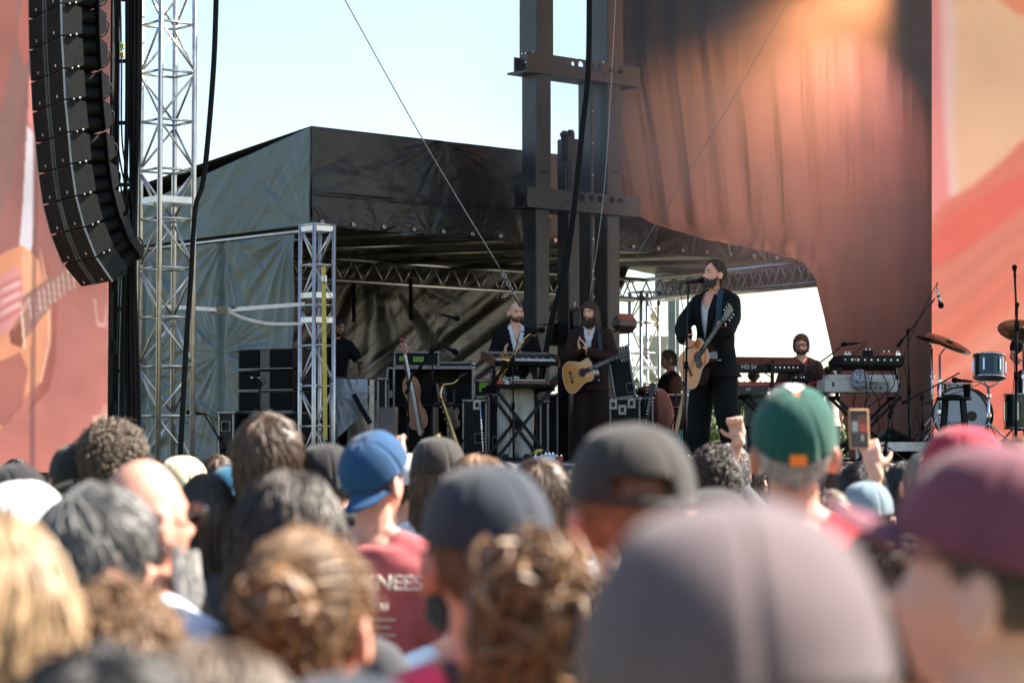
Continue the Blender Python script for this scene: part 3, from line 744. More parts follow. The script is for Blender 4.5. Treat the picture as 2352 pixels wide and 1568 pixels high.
# long cable bundles
for i in range(3):
    o = i * 3.2
    cable('cable_bundle', ('left', 'thicker middle', 'right')[i] + ' strand of the slack black cable crossing the tall truss tower', [pt(495 + o, -60, 20.0), pt(487 + o, 160, 20.0), pt(466 + o, 400, 20), pt(446 + o * .8, 480, 20), pt(436 + o * .8, 640, 20), pt(424 + o, 800, 20), pt(410 + o, 1060, 20)], .012 + .003 * (i == 1), group='cables before the tall truss tower')
for i in range(3):
    o = i * 4.0
    cable('cable_bundle', ('left', 'thicker middle', 'right')[i] + ' strand of the black cable sweeping past the steel mast', [pt(1350 + o, -60, 26.0), pt(1347 + o, 160, 26), pt(1333 + o, 300, 26), pt(1312 + o, 500, 26), pt(1288 + o * 1.4, 640, 26), pt(1262 + o, 740, 26), pt(1240 + o, 870, 26)], .013 + .004 * (i == 1), group='cables before the steel mast')
M_wire = mat('wire_rope', (0.35, 0.36, 0.37), .4, .7, .1, 20)
cable('guy_wire', 'taut steel guy wire running from the top down to a shackle near the bald musician', [pt(770, -40, 24.0), pt(965, 310, 24.6), pt(1155, 628, 25.2)], .006, M_wire, 'wire')
cable('guy_wire', 'thin wire slanting down across the black drape to the tent', [pt(1825, -20, 25.0), pt(1640, 300, 25.6), pt(1440, 620, 26.2)], .0035, M_wire, 'wire')
cable('guy_wire', 'thin vertical wire just right of the steel mast', [pt(1416, -40, 26.2), pt(1400, 260, 26.2), pt(1384, 470, 26.2), pt(1352, 700, 26.3)], .004, M_wire, 'wire')
sh = thing('turnbuckle', 'steel shackle and turnbuckle at the lower end of the guy wire', 'shackle', pt(1160, 640, 25.2))
a = pt(1155, 628, 25.2); b = pt(1196, 705, 25.4); d = nrm(b - a)
for k in range(4):
    c = a + d * (.03 + k * .055); u_, v_ = frame_of(d); w_ = u_ if k % 2 else v_
    MB().tube([c + d * .035 * math.cos(t) + w_ * .02 * math.sin(t) for t in np.linspace(0, 2 * math.pi, 12, endpoint=False)], .008, 6, closed=True).build('chain_link', M_wire, sh, True, True)
MB().tube([a + d * .24, a + d * .27, b], [.018, .014, .014], 8).build('rod', M_wire, sh, True, True)
# ratchet strap between the towers
Ys = 24.0
rt = thing('ratchet_strap', 'white ratchet strap stretched across the teal tent wall with its tail sagging', 'strap', pt(600, 700, Ys))
MB().bar(pt(365, 703, 21.0), pt(515, 712, 22.4), .036, .006, (0, 1, .0)).build('webbing', M_strap, rt, False, True)
MB().bar(pt(515, 712, 22.4), pt(700, 698, 24.4), .040, .006, (0, 1, 0)).build('webbing', M_strap, rt, False, True)
q = MB(); tail = catmull([pt(520, 712, 22.4), pt(560, 730, 22.9), pt(620, 743, 23.6), pt(695, 743, 24.4)], 8)
for i in range(len(tail) - 1): q.bar(tail[i], tail[i + 1] + (tail[i + 1] - tail[i]) * .03, .03, .004, (0, 1, 0))
q.build('tail', M_strap, rt, False, True)
q = MB(); q.bar(pt(483, 716, 22.2), pt(522, 712, 22.3), .035, .05); q.bar(pt(490, 708, 22.2), pt(518, 703, 22.3), .03, .012); q.build('ratchet', mat('worn_ratchet', (.12, .1, .07), .5, .6), rt, False, True)
text3d('CARGO', pt(537, 707, 22.52) - [0, .03, 0], pt(700, 698, 24.4) - pt(515, 712, 22.4), Zv, 0.042, 'lettering', M_black, rt, sp=1.1)
ys = thing('load_strap', 'long yellow webbing strap hanging down the short truss tower', 'strap', pt(744, 1000, 24.4))
MB().bar(pt(743, 612, 24.32), pt(747, 1010, 24.32), .045, .004, (0, 1, 0)).build('webbing', M_yellow, ys, False, True)
MB().box(pt(745, 640, 24.30), (.05, .03, .08), b=.008).build('buckle', M_alu, ys, False, True)
# far lamp post, pale post and hazy figures beyond the opening
lpst = thing('street_lamp', 'distant pale street lantern seen through the gap behind the stage', 'street lamp', pt(1510, 1000, 60) * [1, 1, 0])
M_far = mat('pale_distant_paint', (0.42, 0.43, 0.38), .7, 0, .1, 2)
c = pt(1509, 820, 60); q = MB(); q.lathe([(.10, -1.3), (.14, -.6), (.36, -.4), (.42, .3), (.50, .5), (.36, .62), (.06, .75)], c, Zv, 12); q.build('lantern', M_far, lpst, False, True, auto=40)
q = MB(); q.tube([(c[0], 60, 0), (c[0], 60, c[2] - 1.2)], .10, 10); q.build('post', M_far, lpst, True, True)
bp = thing('distant_building', 'hazy white building with a small finial far behind the tent', 'building', pt(1510, 1000, 110) * [1, 1, 0])
M_bld = mat('sunlit_render', (0.78, 0.76, 0.68), .8, 0, .08, 1)  # off-white wall colour
q = MB(); a_ = pt(1492, 780, 110); b_ = pt(1536, 780, 110); q.box(((a_[0] + b_[0]) / 2, 110, a_[2] / 2), (b_[0] - a_[0], 6, a_[2])); q.build('wall', M_bld, bp, False, True)
q = MB(); c = pt(1508, 740, 110); q.lathe([(.5, -.8), (.42, -.5), (.12, -.2), (.10, 0), (.28, .15), (.3, .35), (.05, .7)], c, Zv, 10); q.build('finial', mat('dull_gilt', (.4, .33, .16), .6), bp, False, True)
for r_ in range(4):
    for c__ in range(3):
        q = MB(); z_ = a_[2] - 1.3 - r_ * 1.5; q.box((a_[0] + .5 + c__ * (b_[0] - a_[0] - 1.0) / 2, 106.98, z_), (.3, .06, .7)); q.build('window', M_far, bp, False, True)
pp = MB(); c = pt(1549, 800, 45); pp.box((c[0] - .05, 45, c[2] / 2 + .6), (.13, .13, c[2] + 1.5)); pp2 = thing('pale_post', 'tall pale green post standing behind the crew man', 'post', (c[0], 45, 0)); pp.build('shaft', mat('pale_green_metal', (.25, .31, .29), .5, .3), pp2, False, True)
MB().box((c[0] + .06, 45, c[2] / 2 + .6), (.05, .16, c[2] + 1.5)).build('flange', M_far, pp2, False, True)

# ------------------------------------------------------------------ stage lamps lighting the drape (orange from the show, red added to brighten the drape)
def lamp(loc, tgt, col, e, size, blend, label):
    L = thing('stage_lamp', label, 'stage light', loc, group='stage lamps under the roof')
    d = nrm(np.asarray(tgt, float) - np.asarray(loc, float))
    q = MB(); q.lathe([(.12, -.25), (.15, -.2), (.16, .1), (.18, .12), (.18, .2), (.15, .2), (.14, .12), (.14, -.15)], loc, d, 18, False); q.build('housing', M_blackm, L, True, True)
    ld = bpy.data.lights.new('stage_lamp_light', 'SPOT'); ld.energy = e; ld.color = col; ld.spot_size = math.radians(size); ld.spot_blend = blend; ld.shadow_soft_size = .08
    lo = bpy.data.objects.new('stage_lamp_light', ld); COL.objects.link(lo); lo.location = [float(v) for v in (np.asarray(loc) + d * .22)]
    lo.rotation_euler = Vector([-float(v) for v in d]).to_track_quat('Z', 'Y').to_euler()
lamp(pt(2080, -260, 26.2), pt(1760, 330, 28.0), (1.0, 0.38, 0.15), 1050, 64, 1.0, 'orange stage lamp hung above the picture near the video wall')
lamp(pt(2240, -160, 27.9), pt(1900, 400, 29.2), (1.0, 0.34, 0.27), 1400, 66, 1.0, 'red stage lamp hung above the picture over the drums')

# ------------------------------------------------------------------ stage smoke drifting in front of the drape
sm_b = MB(); sm_b.box((3.2, 26.6, 5.9), (8.6, 2.2, 7.0))
sm = sm_b.build('smoke', None); tagp(sm, kind='stuff', label='thin stage smoke drifting in front of the black drape')
Ms = bpy.data.materials.new('stage_smoke'); Ms.use_nodes = True; N = Ms.node_tree.nodes; L = Ms.node_tree.links
N.remove(N['Principled BSDF']); pv = N.new('ShaderNodeVolumePrincipled'); pv.inputs['Color'].default_value = (.9, .88, .88, 1); pv.inputs['Anisotropy'].default_value = 0.2
tc = N.new('ShaderNodeTexCoord'); nz = N.new('ShaderNodeTexNoise'); nz.inputs['Scale'].default_value = .55; nz.inputs['Detail'].default_value = 2
L.new(tc.outputs['Object'], nz.inputs['Vector'])
mp = N.new('ShaderNodeMapping'); mp.inputs['Location'].default_value = (-1, -1, -1); mp.inputs['Scale'].default_value = (2, 2, 2); L.new(tc.outputs['Generated'], mp.inputs[0])
ab = N.new('ShaderNodeVectorMath'); ab.operation = 'LENGTH'; L.new(mp.outputs[0], ab.inputs[0])
mr = N.new('ShaderNodeMapRange'); mr.inputs['From Min'].default_value = 1.0; mr.inputs['From Max'].default_value = .25; mr.inputs['To Min'].default_value = 0; mr.inputs['To Max'].default_value = 1; mr.interpolation_type = 'SMOOTHSTEP'
L.new(ab.outputs['Value'], mr.inputs['Value'])
m2 = N.new('ShaderNodeMapRange'); m2.inputs['From Min'].default_value = .38; m2.inputs['From Max'].default_value = .66; m2.inputs['To Min'].default_value = .15; m2.inputs['To Max'].default_value = 1
L.new(nz.outputs['Fac'], m2.inputs['Value'])
mu = N.new('ShaderNodeMath'); mu.operation = 'MULTIPLY'; L.new(mr.outputs[0], mu.inputs[0]); L.new(m2.outputs[0], mu.inputs[1])
m3 = N.new('ShaderNodeMath'); m3.operation = 'MULTIPLY'; m3.inputs[1].default_value = .85; L.new(mu.outputs[0], m3.inputs[0]); L.new(m3.outputs[0], pv.inputs['Density'])
L.new(pv.outputs[0], N['Material Output'].inputs['Volume']); sm.data.materials.append(Ms)
SC.cycles.volume_step_rate = 4.0; SC.cycles.volume_max_steps = 64
# ------------------------------------------------------------------ people
HC = np.array([0.0, -0.012, 1.685])            # head centre at eye level, standing height 1.8
def skin(name, c, sss=0.12):
    return mat(name, c, 0.5, 0, 0.10, 22, 0.10, 260, spec=0.4, sss=sss)
SK_fair = skin('fair_skin', (0.52, 0.29, 0.21)); SK_pink = skin('pink_skin', (0.50, 0.24, 0.175)); SK_fair_lightened = skin('stage_fair_skin', (0.82, 0.45, 0.31)); SK_pink_lightened = skin('stage_pink_skin', (0.82, 0.40, 0.27)); SK_tan = skin('tanned_skin', (0.42, 0.22, 0.14))  # lightened copies: front light on shaded performers put into the skin colour
def cloth(name, c, r=0.9, var=0.15, bump=0.12, sheen=0.1): return mat(name, c, r, 0, var, 7, bump, 160, spec=0.25, sheen=sheen)
def hairm(name, c, c2=None, r=0.45): return mat(name, c, r, 0, 0.35, 3.0, 0.0, 60, spec=0.5, st=(26, 26, 5), c2=c2)
H_brown = hairm('brown_hair', (0.085, 0.05, 0.03)); H_sing = hairm('greying_brown_hair', (0.13, 0.085, 0.055), (0.03, 0.02, 0.014)); H_dark = hairm('dark_brown_hair', (0.03, 0.02, 0.015)); H_black = hairm('black_hair', (0.013, 0.012, 0.013))
H_blond = hairm('blond_hair', (0.42, 0.29, 0.16), (0.22, 0.13, 0.06)); H_gold = hairm('golden_brown_hair', (0.24, 0.125, 0.05), (0.08, 0.04, 0.016)); H_grey = hairm('grey_hair', (0.22, 0.22, 0.21), (0.06, 0.06, 0.06))
H_light = hairm('light_brown_hair', (0.11, 0.07, 0.042), (0.045, 0.028, 0.016)); H_auburn = hairm('auburn_hair', (0.22, 0.09, 0.04)); H_curl = hairm('curly_brown_hair', (0.13, 0.09, 0.055), (0.055, 0.038, 0.025))
H_beardg = hairm('greying_beard', (0.09, 0.078, 0.065), (0.035, 0.024, 0.018)); H_white = hairm('pale_grey_hair', (0.42, 0.41, 0.39), (0.2, 0.2, 0.2))

def smooth(x, a, b):
    t = np.clip((x - a) / (b - a), 0, 1); return t * t * (3 - 2 * t)
def head_surface(d):
    """unit directions (n,3), face towards -y -> points round the head centre"""
    x, y, z = d[:, 0], d[:, 1], d[:, 2]
    P = d * np.array([0.076, 0.098, 0.120])
    low = smooth(-P[:, 2], 0.0, 0.12)
    P[:, 0] *= 1 - 0.26 * low; fr = smooth(-y, -0.1, 0.7)
    P[:, 1] += 0.055 * low * smooth(y, -0.2, 0.6) * -1                 # nape tucks in
    P[:, 1] += np.where(y < 0, 0.012 * fr * (1 - low), 0)               # flat forehead
    P[:, 1] -= 0.012 * low * fr                                        # jaw forward
    def g(cx, cz, sx, sz): return np.exp(-((P[:, 0] - cx) / sx) ** 2 - ((P[:, 2] - cz) / sz) ** 2) * (y < 0)
    D = 0.030 * g(0, -.036, .012, .014) + 0.012 * g(0, -.015, .008, .018) + 0.008 * g(-.012, -.040, .007, .007) + 0.008 * g(.012, -.040, .007, .007)
    D += 0.008 * g(-.03, .020, .022, .008) + 0.008 * g(.03, .020, .022, .008) - 0.010 * g(-.031, .002, .014, .011) - 0.010 * g(.031, .002, .014, .011)
    D += 0.005 * g(-.042, -.030, .018, .016) + 0.005 * g(.042, -.030, .018, .016)
    D += 0.009 * g(0, -.064, .020, .006) + 0.008 * g(0, -.075, .018, .006) - 0.005 * g(0, -.0695, .022, .003) + 0.012 * g(0, -.105, .020, .013) - 0.004 * g(0, -.088, .02, .006)
    P[:, 1] -= D
    return P
def head_shape(mb, R, c):
    nu, nv = 60, 50; V = []; F = []
    th = np.linspace(0, np.pi, nv + 1); ph = np.linspace(0, 2 * np.pi, nu, endpoint=False)
    d = np.array([(math.sin(t) * math.sin(p), -math.sin(t) * math.cos(p), math.cos(t)) for t in th for p in ph])
    V = head_surface(d)
    for i in range(nv):
        for j in range(nu):
            k = (j + 1) % nu; F.append((i * nu + j, (i + 1) * nu + j, (i + 1) * nu + k, i * nu + k))
    mb.add(V @ R.T + c, F)
    for s in (-1, 1):
        Re = np.array(Euler((math.radians(-8), 0, s * math.radians(22))).to_matrix())
        mb.ell(np.array([s * .083, .014, -.018]) @ R.T + c, (.013, .021, .035), R @ Re, 12, 8)
        pts = [np.array([s * (.092 + .006 * math.cos(t)), .014 + .020 * math.cos(t), -.016 + .031 * math.sin(t)]) @ R.T + c for t in np.linspace(-2.2, 2.0, 9)]
        mb.tube(pts, .0062, 6)
_d = np.random.default_rng(3).normal(0, 1, (60000, 3)); _d = _d / np.linalg.norm(_d, axis=1)[:, None]; _d = _d[_d[:, 1] < -.2]; _FS = head_surface(_d)
def fy(x, z, out=0.0):
    k = np.argsort((_FS[:, 0] - x) ** 2 + (_FS[:, 2] - z) ** 2)[:5]; return float(_FS[k, 1].mean()) - out
def Rz(a): return np.array(Matrix.Rotation(math.radians(a), 3, 'Z'))
def Rx(a): return np.array(Matrix.Rotation(math.radians(a), 3, 'X'))
def Ry(a): return np.array(Matrix.Rotation(math.radians(a), 3, 'Y'))

def limb(mb, P, r, n=12):
    P = np.asarray(P, float); r = np.asarray(r, float)
    C = catmull(P, 6); t = np.linspace(0, len(P) - 1, len(C)); rr = np.interp(t, np.arange(len(P)), r)
    d0 = nrm(C[0] - C[1]); d1 = nrm(C[-1] - C[-2])
    C = np.concatenate([[C[0] + d0 * rr[0] * .95], [C[0] + d0 * rr[0] * .6], C, [C[-1] + d1 * rr[-1] * .6], [C[-1] + d1 * rr[-1] * .95]])
    rr = np.concatenate([[rr[0] * .3, rr[0] * .8], rr, [rr[-1] * .8, rr[-1] * .3]])
    mb.tube(C, rr, n)
def loft(mb, secs, n=24):
    """secs: (cx, cy, cz, rx, ry)"""
    V = []; F = []; a = np.linspace(0, 2 * np.pi, n, endpoint=False); m = len(secs)
    for cx, cy, cz, rx, ry in secs:
        ca, sa = np.cos(a), np.sin(a); p = 0.85
        V.append(np.stack([cx + rx * np.sign(ca) * np.abs(ca) ** p, cy + ry * np.sign(sa) * np.abs(sa) ** p, cz + 0 * a], 1))
    for i in range(m - 1):
        for j in range(n):
            k = (j + 1) % n; F.append((i * n + j, i * n + k, (i + 1) * n + k, (i + 1) * n + j))
    F.append(tuple(range(n))[::-1]); F.append(tuple((m - 1) * n + q for q in range(n)))
    mb.add(np.concatenate(V), F)
def hand(mb, wr, d, pn, curl=(30, 35, 40, 45), spread=5, thumb=35, side=1, s=1.0):
    """wrist, finger direction, palm normal (the way the palm faces); side +1/-1 places the thumb"""
    d = nrm(d); pn = nrm(pn - d * np.dot(pn, d)); w = np.cross(d, pn) * side
    R = np.stack([w, d, pn], 1)
    mb.box(wr + d * .045 * s, (.078 * s, .092 * s, .028 * s), R, b=.012 * s)
    limb(mb, [wr - d * .02, wr + d * .01], [.026 * s, .026 * s], 10)
    for i, (L, off) in enumerate(((.072, .030), (.080, .010), (.075, -.010), (.060, -.029))):
        a = math.radians(spread * (1.5 - i)); b = math.radians(curl[i]); p = wr + d * .085 * s + w * off * s
        P = [p - d * .02 * s, p]; ang = 0
        for k, f in enumerate((.45, .32, .23)):
            ang += b * (0.8 if k == 0 else 1.0)
            dd = nrm(d * math.cos(ang) + pn * math.sin(ang) + w * math.sin(a) * .6); p = p + dd * L * f * s; P.append(p)
        limb(mb, P, np.array([.0095, .0095, .009, .0082, .0072]) * s, 8)
    p = wr + d * .018 * s + w * .036 * s; P = [p - w * .01 * s, p]
    t = math.radians(thumb)
    for f in (.034, .028): dd = nrm(w * math.cos(t) + d * math.sin(t) + pn * .45); p = p + dd * f * s; P.append(p); t += .4
    limb(mb, P, np.array([.013, .012, .011, .009]) * s, 8)

DEF = dict(shR=(-.175, .0, 1.455), elR=(-.235, .03, 1.17), wrR=(-.245, -.03, .93), shL=(.175, .0, 1.455), elL=(.235, .03, 1.17), wrL=(.245, -.03, .93),
           hipR=(-.09, 0, .93), knR=(-.10, -.01, .50), anR=(-.105, .02, .09), hipL=(.09, 0, .93), knL=(.10, -.01, .50), anL=(.105, .02, .09),
           toeR=(-.03, -.16), toeL=(.03, -.16), head=(0, 0, 0), hdR=(0, 0, -1), hnR=(1, 0, 0), hdL=(0, 0, -1), hnL=(-1, 0, 0), curl=(25, 28, 30, 34), torso=0.0, neck=0.0, hs=1.0, spread=5)
def headR(p): return Rz(p['head'][0]) @ Rx(p['head'][1]) @ Ry(p['head'][2])
def headC(p):
    piv = np.array([0, .005, 1.585]); return piv + headR(p) @ (HC - piv) + np.array([0, -p['neck'], 0])
TORSO = [(0, 0, .86, .135, .095), (0, 0, .93, .160, .110), (0, -.002, 1.03, .142, .102), (0, -.005, 1.14, .140, .104), (0, -.008, 1.27, .158, .112), (0, -.004, 1.37, .170, .112), (0, .002, 1.445, .168, .098), (0, .008, 1.49, .115, .075), (0, .01, 1.52, .066, .060)]
def body_mesh(p, vox=0.011, legs=True, bulk=1.0, hands=True):
    q = {**DEF, **p}; g = {k: np.asarray(v, float) if isinstance(v, tuple) else v for k, v in q.items()}
    m = MB(); loft(m, [(a, b - 0, c, d * bulk, e * bulk) for a, b, c, d, e in TORSO])
    hc = headC(q); limb(m, [(0, .012, 1.47), (0, .010 - q['neck'] * .4, 1.54), hc + headR(q) @ np.array([0, .018, -.06])], [.062, .056, .056])
    head_shape(m, headR(q), hc)
    for sx in (-1, 1): limb(m, [(sx * .02, .012, 1.535), (sx * .09, .012, 1.495), (sx * .155, .006, 1.452)], [.042, .040, .040])
    for S, sd in (('R', 1), ('L', -1)):
        limb(m, [(g['sh' + S]) * [.85, 1, 1] - [0, 0, .02], g['sh' + S] - [0, 0, .02], (g['sh' + S] + g['el' + S]) / 2, g['el' + S]], [.044, .048, .045, .037])
        limb(m, [g['el' + S], g['el' + S] * .65 + g['wr' + S] * .35, g['wr' + S]], [.037, .040, .026])
        if hands: hand(m, g['wr' + S], g['hd' + S], g['hn' + S], q.get('curl' + S, q['curl']), q['spread'], q.get('thumb' + S, 35), sd * q.get('tside' + S, 1), q['hs'])
        if legs:
            limb(m, [g['hip' + S], (g['hip' + S] + g['kn' + S]) / 2, g['kn' + S]], [.088, .074, .055])
            limb(m, [g['kn' + S], g['kn' + S] * .7 + g['an' + S] * .3, g['an' + S]], [.052, .052, .034])
            t = g['toe' + S]; limb(m, [g['an' + S] + [0, .02, -.03], g['an' + S] + [t[0] * .6, t[1] * .6, -.045], g['an' + S] + [t[0], t[1], -.065]], [.035, .034, .024])
    return voxel(m, vox, 1)
def folds(amp, sc=9, seed=0):
    return lambda P: amp * (ridge(P * [sc, sc, sc * .45], 2, seed) - .55)
def top_mesh(p, ease=.014, sleeve='short', hem=.90, vox=.012, amp=.006, seed=1, flare=0.0, v=None, collar=False, bulk=1.0, vlow=1.15, vw=.075):
    q = {**DEF, **p}; g = {k: np.asarray(x, float) if isinstance(x, tuple) else x for k, x in q.items()}; m = MB()
    secs = [(0, 0, hem, .165 + ease * 1.6 + flare, .115 + ease * 1.6 + flare)]
    secs += [(a, b, c, d * bulk + ease, e * bulk + ease) for a, b, c, d, e in TORSO if c > hem + .03 and c < 1.5] + [(0, .008, 1.505, .078, .070)]
    loft(m, secs)
    for sx in (-1, 1): limb(m, [(sx * .055, .010, 1.500), (sx * .10, .010, 1.482), (sx * .155, .006, 1.448)], [.038 + ease * .7, .042 + ease * .7, .044 + ease * .8])
    for S in 'RL':
        sh, el, wr = g['sh' + S] - [0, 0, .02], g['el' + S], g['wr' + S]
        if sleeve == 'short': limb(m, [sh * [.75, 1, 1], sh, sh + (el - sh) * .62], [.044 + ease, .050 + ease, .056 + ease])
        elif sleeve == 'long': limb(m, [sh * [.75, 1, 1], sh, (sh + el) / 2, el, el * .55 + wr * .45, wr - (wr - el) * .04], [.044 + ease, .050 + ease, .050 + ease, .046 + ease, .046 + ease, .036 + ease])
    me = voxel(m, vox, 2, folds(amp, 9, seed))
    if v is not None:
        def t(c):
            z = c[:, 2]; w = np.clip((z - vlow) / (1.50 - vlow), 0, 1) * vw
            return (c[:, 1] < -.02) & (z > vlow) & (np.abs(c[:, 0] - v) < w)
        cut_faces(me, t)
    return me
def trouser_mesh(p, ease=.016, wide=0.0, amp=.006, seed=3, vox=.013):
    q = {**DEF, **p}; g = {k: np.asarray(x, float) if isinstance(x, tuple) else x for k, x in q.items()}; m = MB()
    if q.get('sit'): loft(m, [(0, 0, .86, .15, .115), (0, 0, .95, .175, .125), (0, 0, 1.00, .150, .108)])
    else: loft(m, [(0, 0, .83, .155, .110), (0, 0, .92, .175, .122), (0, 0, 1.00, .150, .108)])
    for S in 'RL':
        h, k, a = g['hip' + S], g['kn' + S], g['an' + S]
        limb(m, [h, (h + k) / 2, k, (k + a) / 2, a + [0, 0, -.01]], [.090 + ease, .080 + ease + wide * .5, .062 + ease + wide, .055 + ease + wide, .050 + ease + wide])
    return voxel(m, vox, 2, folds(amp, 7, seed))
def shoe_obj(p, S, material, root):
    q = {**DEF, **p}; a = np.array(q['an' + S]); t = q['toe' + S]; m = MB()
    limb(m, [a + [0, .03, -.045], a + [t[0] * .6, t[1] * .6, -.05], a + [t[0] * 1.1, t[1] * 1.1, -.06]], [.042, .042, .032]); m.build('shoe', material, root, True)

def dirs(az, el): return np.stack([np.sin(az) * np.cos(el), -np.cos(az) * np.cos(el), np.sin(el)], -1)
LINE = ([0, 35, 60, 85, 110, 180], [50, 42, 18, 2, -22, -38])
def strands(n, seed=0, line=LINE, pole=(0, .35, 1), L=(.03, .05), lift=.03, r=.0035, curl=0.0, fall=0.2, rad=(.080, .102, .120), cen=(0, .006, .004), K=7, sides=3, lo=None, stray=.15, part=0.0, neckr=True, taper=True, below=None, hang=1.0, clearface=False):
    rg = np.random.default_rng(seed); rad = np.array(rad); cen = np.array(cen)
    az = rg.uniform(-np.pi, np.pi, n * 4); el = np.arcsin(rg.uniform(-.9, 1, n * 4))
    lim = np.radians(np.interp(np.abs(np.degrees(az)), line[0], line[1])); ok = el > lim
    if below is not None: ok &= el < np.radians(np.interp(np.abs(np.degrees(az)), below[0], below[1]))
    az = az[ok][:n]; el = el[ok][:n]; d = dirs(az, el); m = len(d)
    P = cen + d * rad * (1 + lift * rg.uniform(.2, 1, m))[:, None]
    pole = nrm(pole); T = d - pole; T = T - d * np.sum(T * d, 1)[:, None]; T /= (np.linalg.norm(T, axis=1)[:, None] + 1e-6)
    if part:
        pass
    Ls = rg.uniform(L[0], L[1], m); pts = [P]; dv = T + rg.normal(0, stray, (m, 3)); ph = rg.uniform(0, 6.28, m)
    lf = 1 + lift * rg.uniform(.2, 1, m)
    for k in range(K - 1):
        q = (P - cen) / rad; rr = np.linalg.norm(q, axis=1); nq = q / rr[:, None]
        tt = nq - pole; tt = tt - nq * np.sum(tt * nq, 1)[:, None]; tt /= (np.linalg.norm(tt, axis=1)[:, None] + 1e-6)
        outside = hang * smooth(-(P[:, 2] - cen[2]), 0.0, .06)[:, None]
        v = (1 - outside) * tt + np.array([0, 0, -1.0]) * (fall + outside) + .35 * (dv - T) + .4 * (pts[-1] - pts[-2] if k else T * .01) / .01 * 0
        if curl: v = v + curl * np.stack([np.sin(ph + k * 1.9), np.cos(ph * 1.3 + k * 1.7), np.sin(ph * 2.1 + k * 2.3)], 1)
        v /= np.linalg.norm(v, axis=1)[:, None]; P = P + v * (Ls / (K - 1))[:, None]
        q = (P - cen) / rad; rr = np.linalg.norm(q, axis=1); ins = (rr < lf) & (P[:, 2] > -.07)
        P = np.where(ins[:, None], cen + q / rr[:, None] * lf[:, None] * rad, P)
        if neckr:
            lowz = P[:, 2] < -.05; rm = np.interp(P[:, 2], [-.34, -.24, -.17, -.05], [.150, .125, .078, .070]); hx = P[:, 0] / 1.25; hy = P[:, 1] - .02; hr = np.hypot(hx, hy) + 1e-6
            f = np.maximum(1, rm / hr); P = np.where(lowz[:, None], np.stack([P[:, 0] * f, .02 + hy * f, P[:, 2]], 1), P)
        fc = (P[:, 2] < .055) & (P[:, 1] < -.01)
        if clearface: P = np.where(fc[:, None], np.stack([np.sign(P[:, 0]) * np.maximum(np.abs(P[:, 0]), .079), np.maximum(P[:, 1], -.045 - .02 * (P[:, 2] < -.1)), P[:, 2]], 1), P)
        pts.append(P)
    C = np.stack(pts, 1)                                                  # m,K,3
    Tn = np.gradient(C, axis=1); Tn /= (np.linalg.norm(Tn, axis=2)[..., None] + 1e-9)
    nr = (C - cen); nr = nr - Tn * np.sum(nr * Tn, 2)[..., None]; nr /= (np.linalg.norm(nr, axis=2)[..., None] + 1e-9); bn = np.cross(Tn, nr)
    rk = r * (np.interp(np.linspace(0, 1, K), [0, .15, .7, 1], [.6, 1, .9, .15]) if taper else np.ones(K))
    a = np.linspace(0, 2 * np.pi, sides, endpoint=False)
    V = C[:, :, None, :] + rk[None, :, None, None] * (np.cos(a)[None, None, :, None] * nr[:, :, None, :] * .6 + np.sin(a)[None, None, :, None] * bn[:, :, None, :])
    V = V.reshape(-1, 3); i = np.arange(m)[:, None, None] * K * sides; k = np.arange(K - 1)[None, :, None] * sides; s = np.arange(sides)[None, None, :]; s2 = (s + 1) % sides
    F = np.stack([i + k + s, i + k + s2, i + k + sides + s2, i + k + sides + s], -1).reshape(-1, 4)
    return V, F
def scalp(line=LINE, off=1.015, rad=(.080, .102, .120), cen=(0, .006, .004), rough=.02, seed=0, below=None):
    nu, nv = 48, 26; rad = np.array(rad); V = []; F = []
    a = np.linspace(-np.pi, np.pi, nu, endpoint=False); lim = np.radians(np.interp(np.abs(np.degrees(a)), line[0], line[1]))
    top = np.full(nu, np.pi / 2) if below is None else np.radians(np.interp(np.abs(np.degrees(a)), below[0], below[1]))
    for i in range(nv + 1):
        e = lim + (top - lim) * i / nv; d = dirs(a, e); V.append(np.array(cen) + d * rad * (off + rough * fbm(d * 6, 2, seed))[:, None])
    V = np.concatenate(V)
    F = [(i * nu + j, i * nu + (j + 1) % nu, (i + 1) * nu + (j + 1) % nu, (i + 1) * nu + j) for i in range(nv) for j in range(nu)]
    return V, np.array(F)
def join(parts):
    V = []; F = []; n = 0
    for v, f in parts: V.append(v); F.append(np.asarray(f) + n); n += len(v)
    return np.concatenate(V), np.concatenate(F)
HAIR = {}
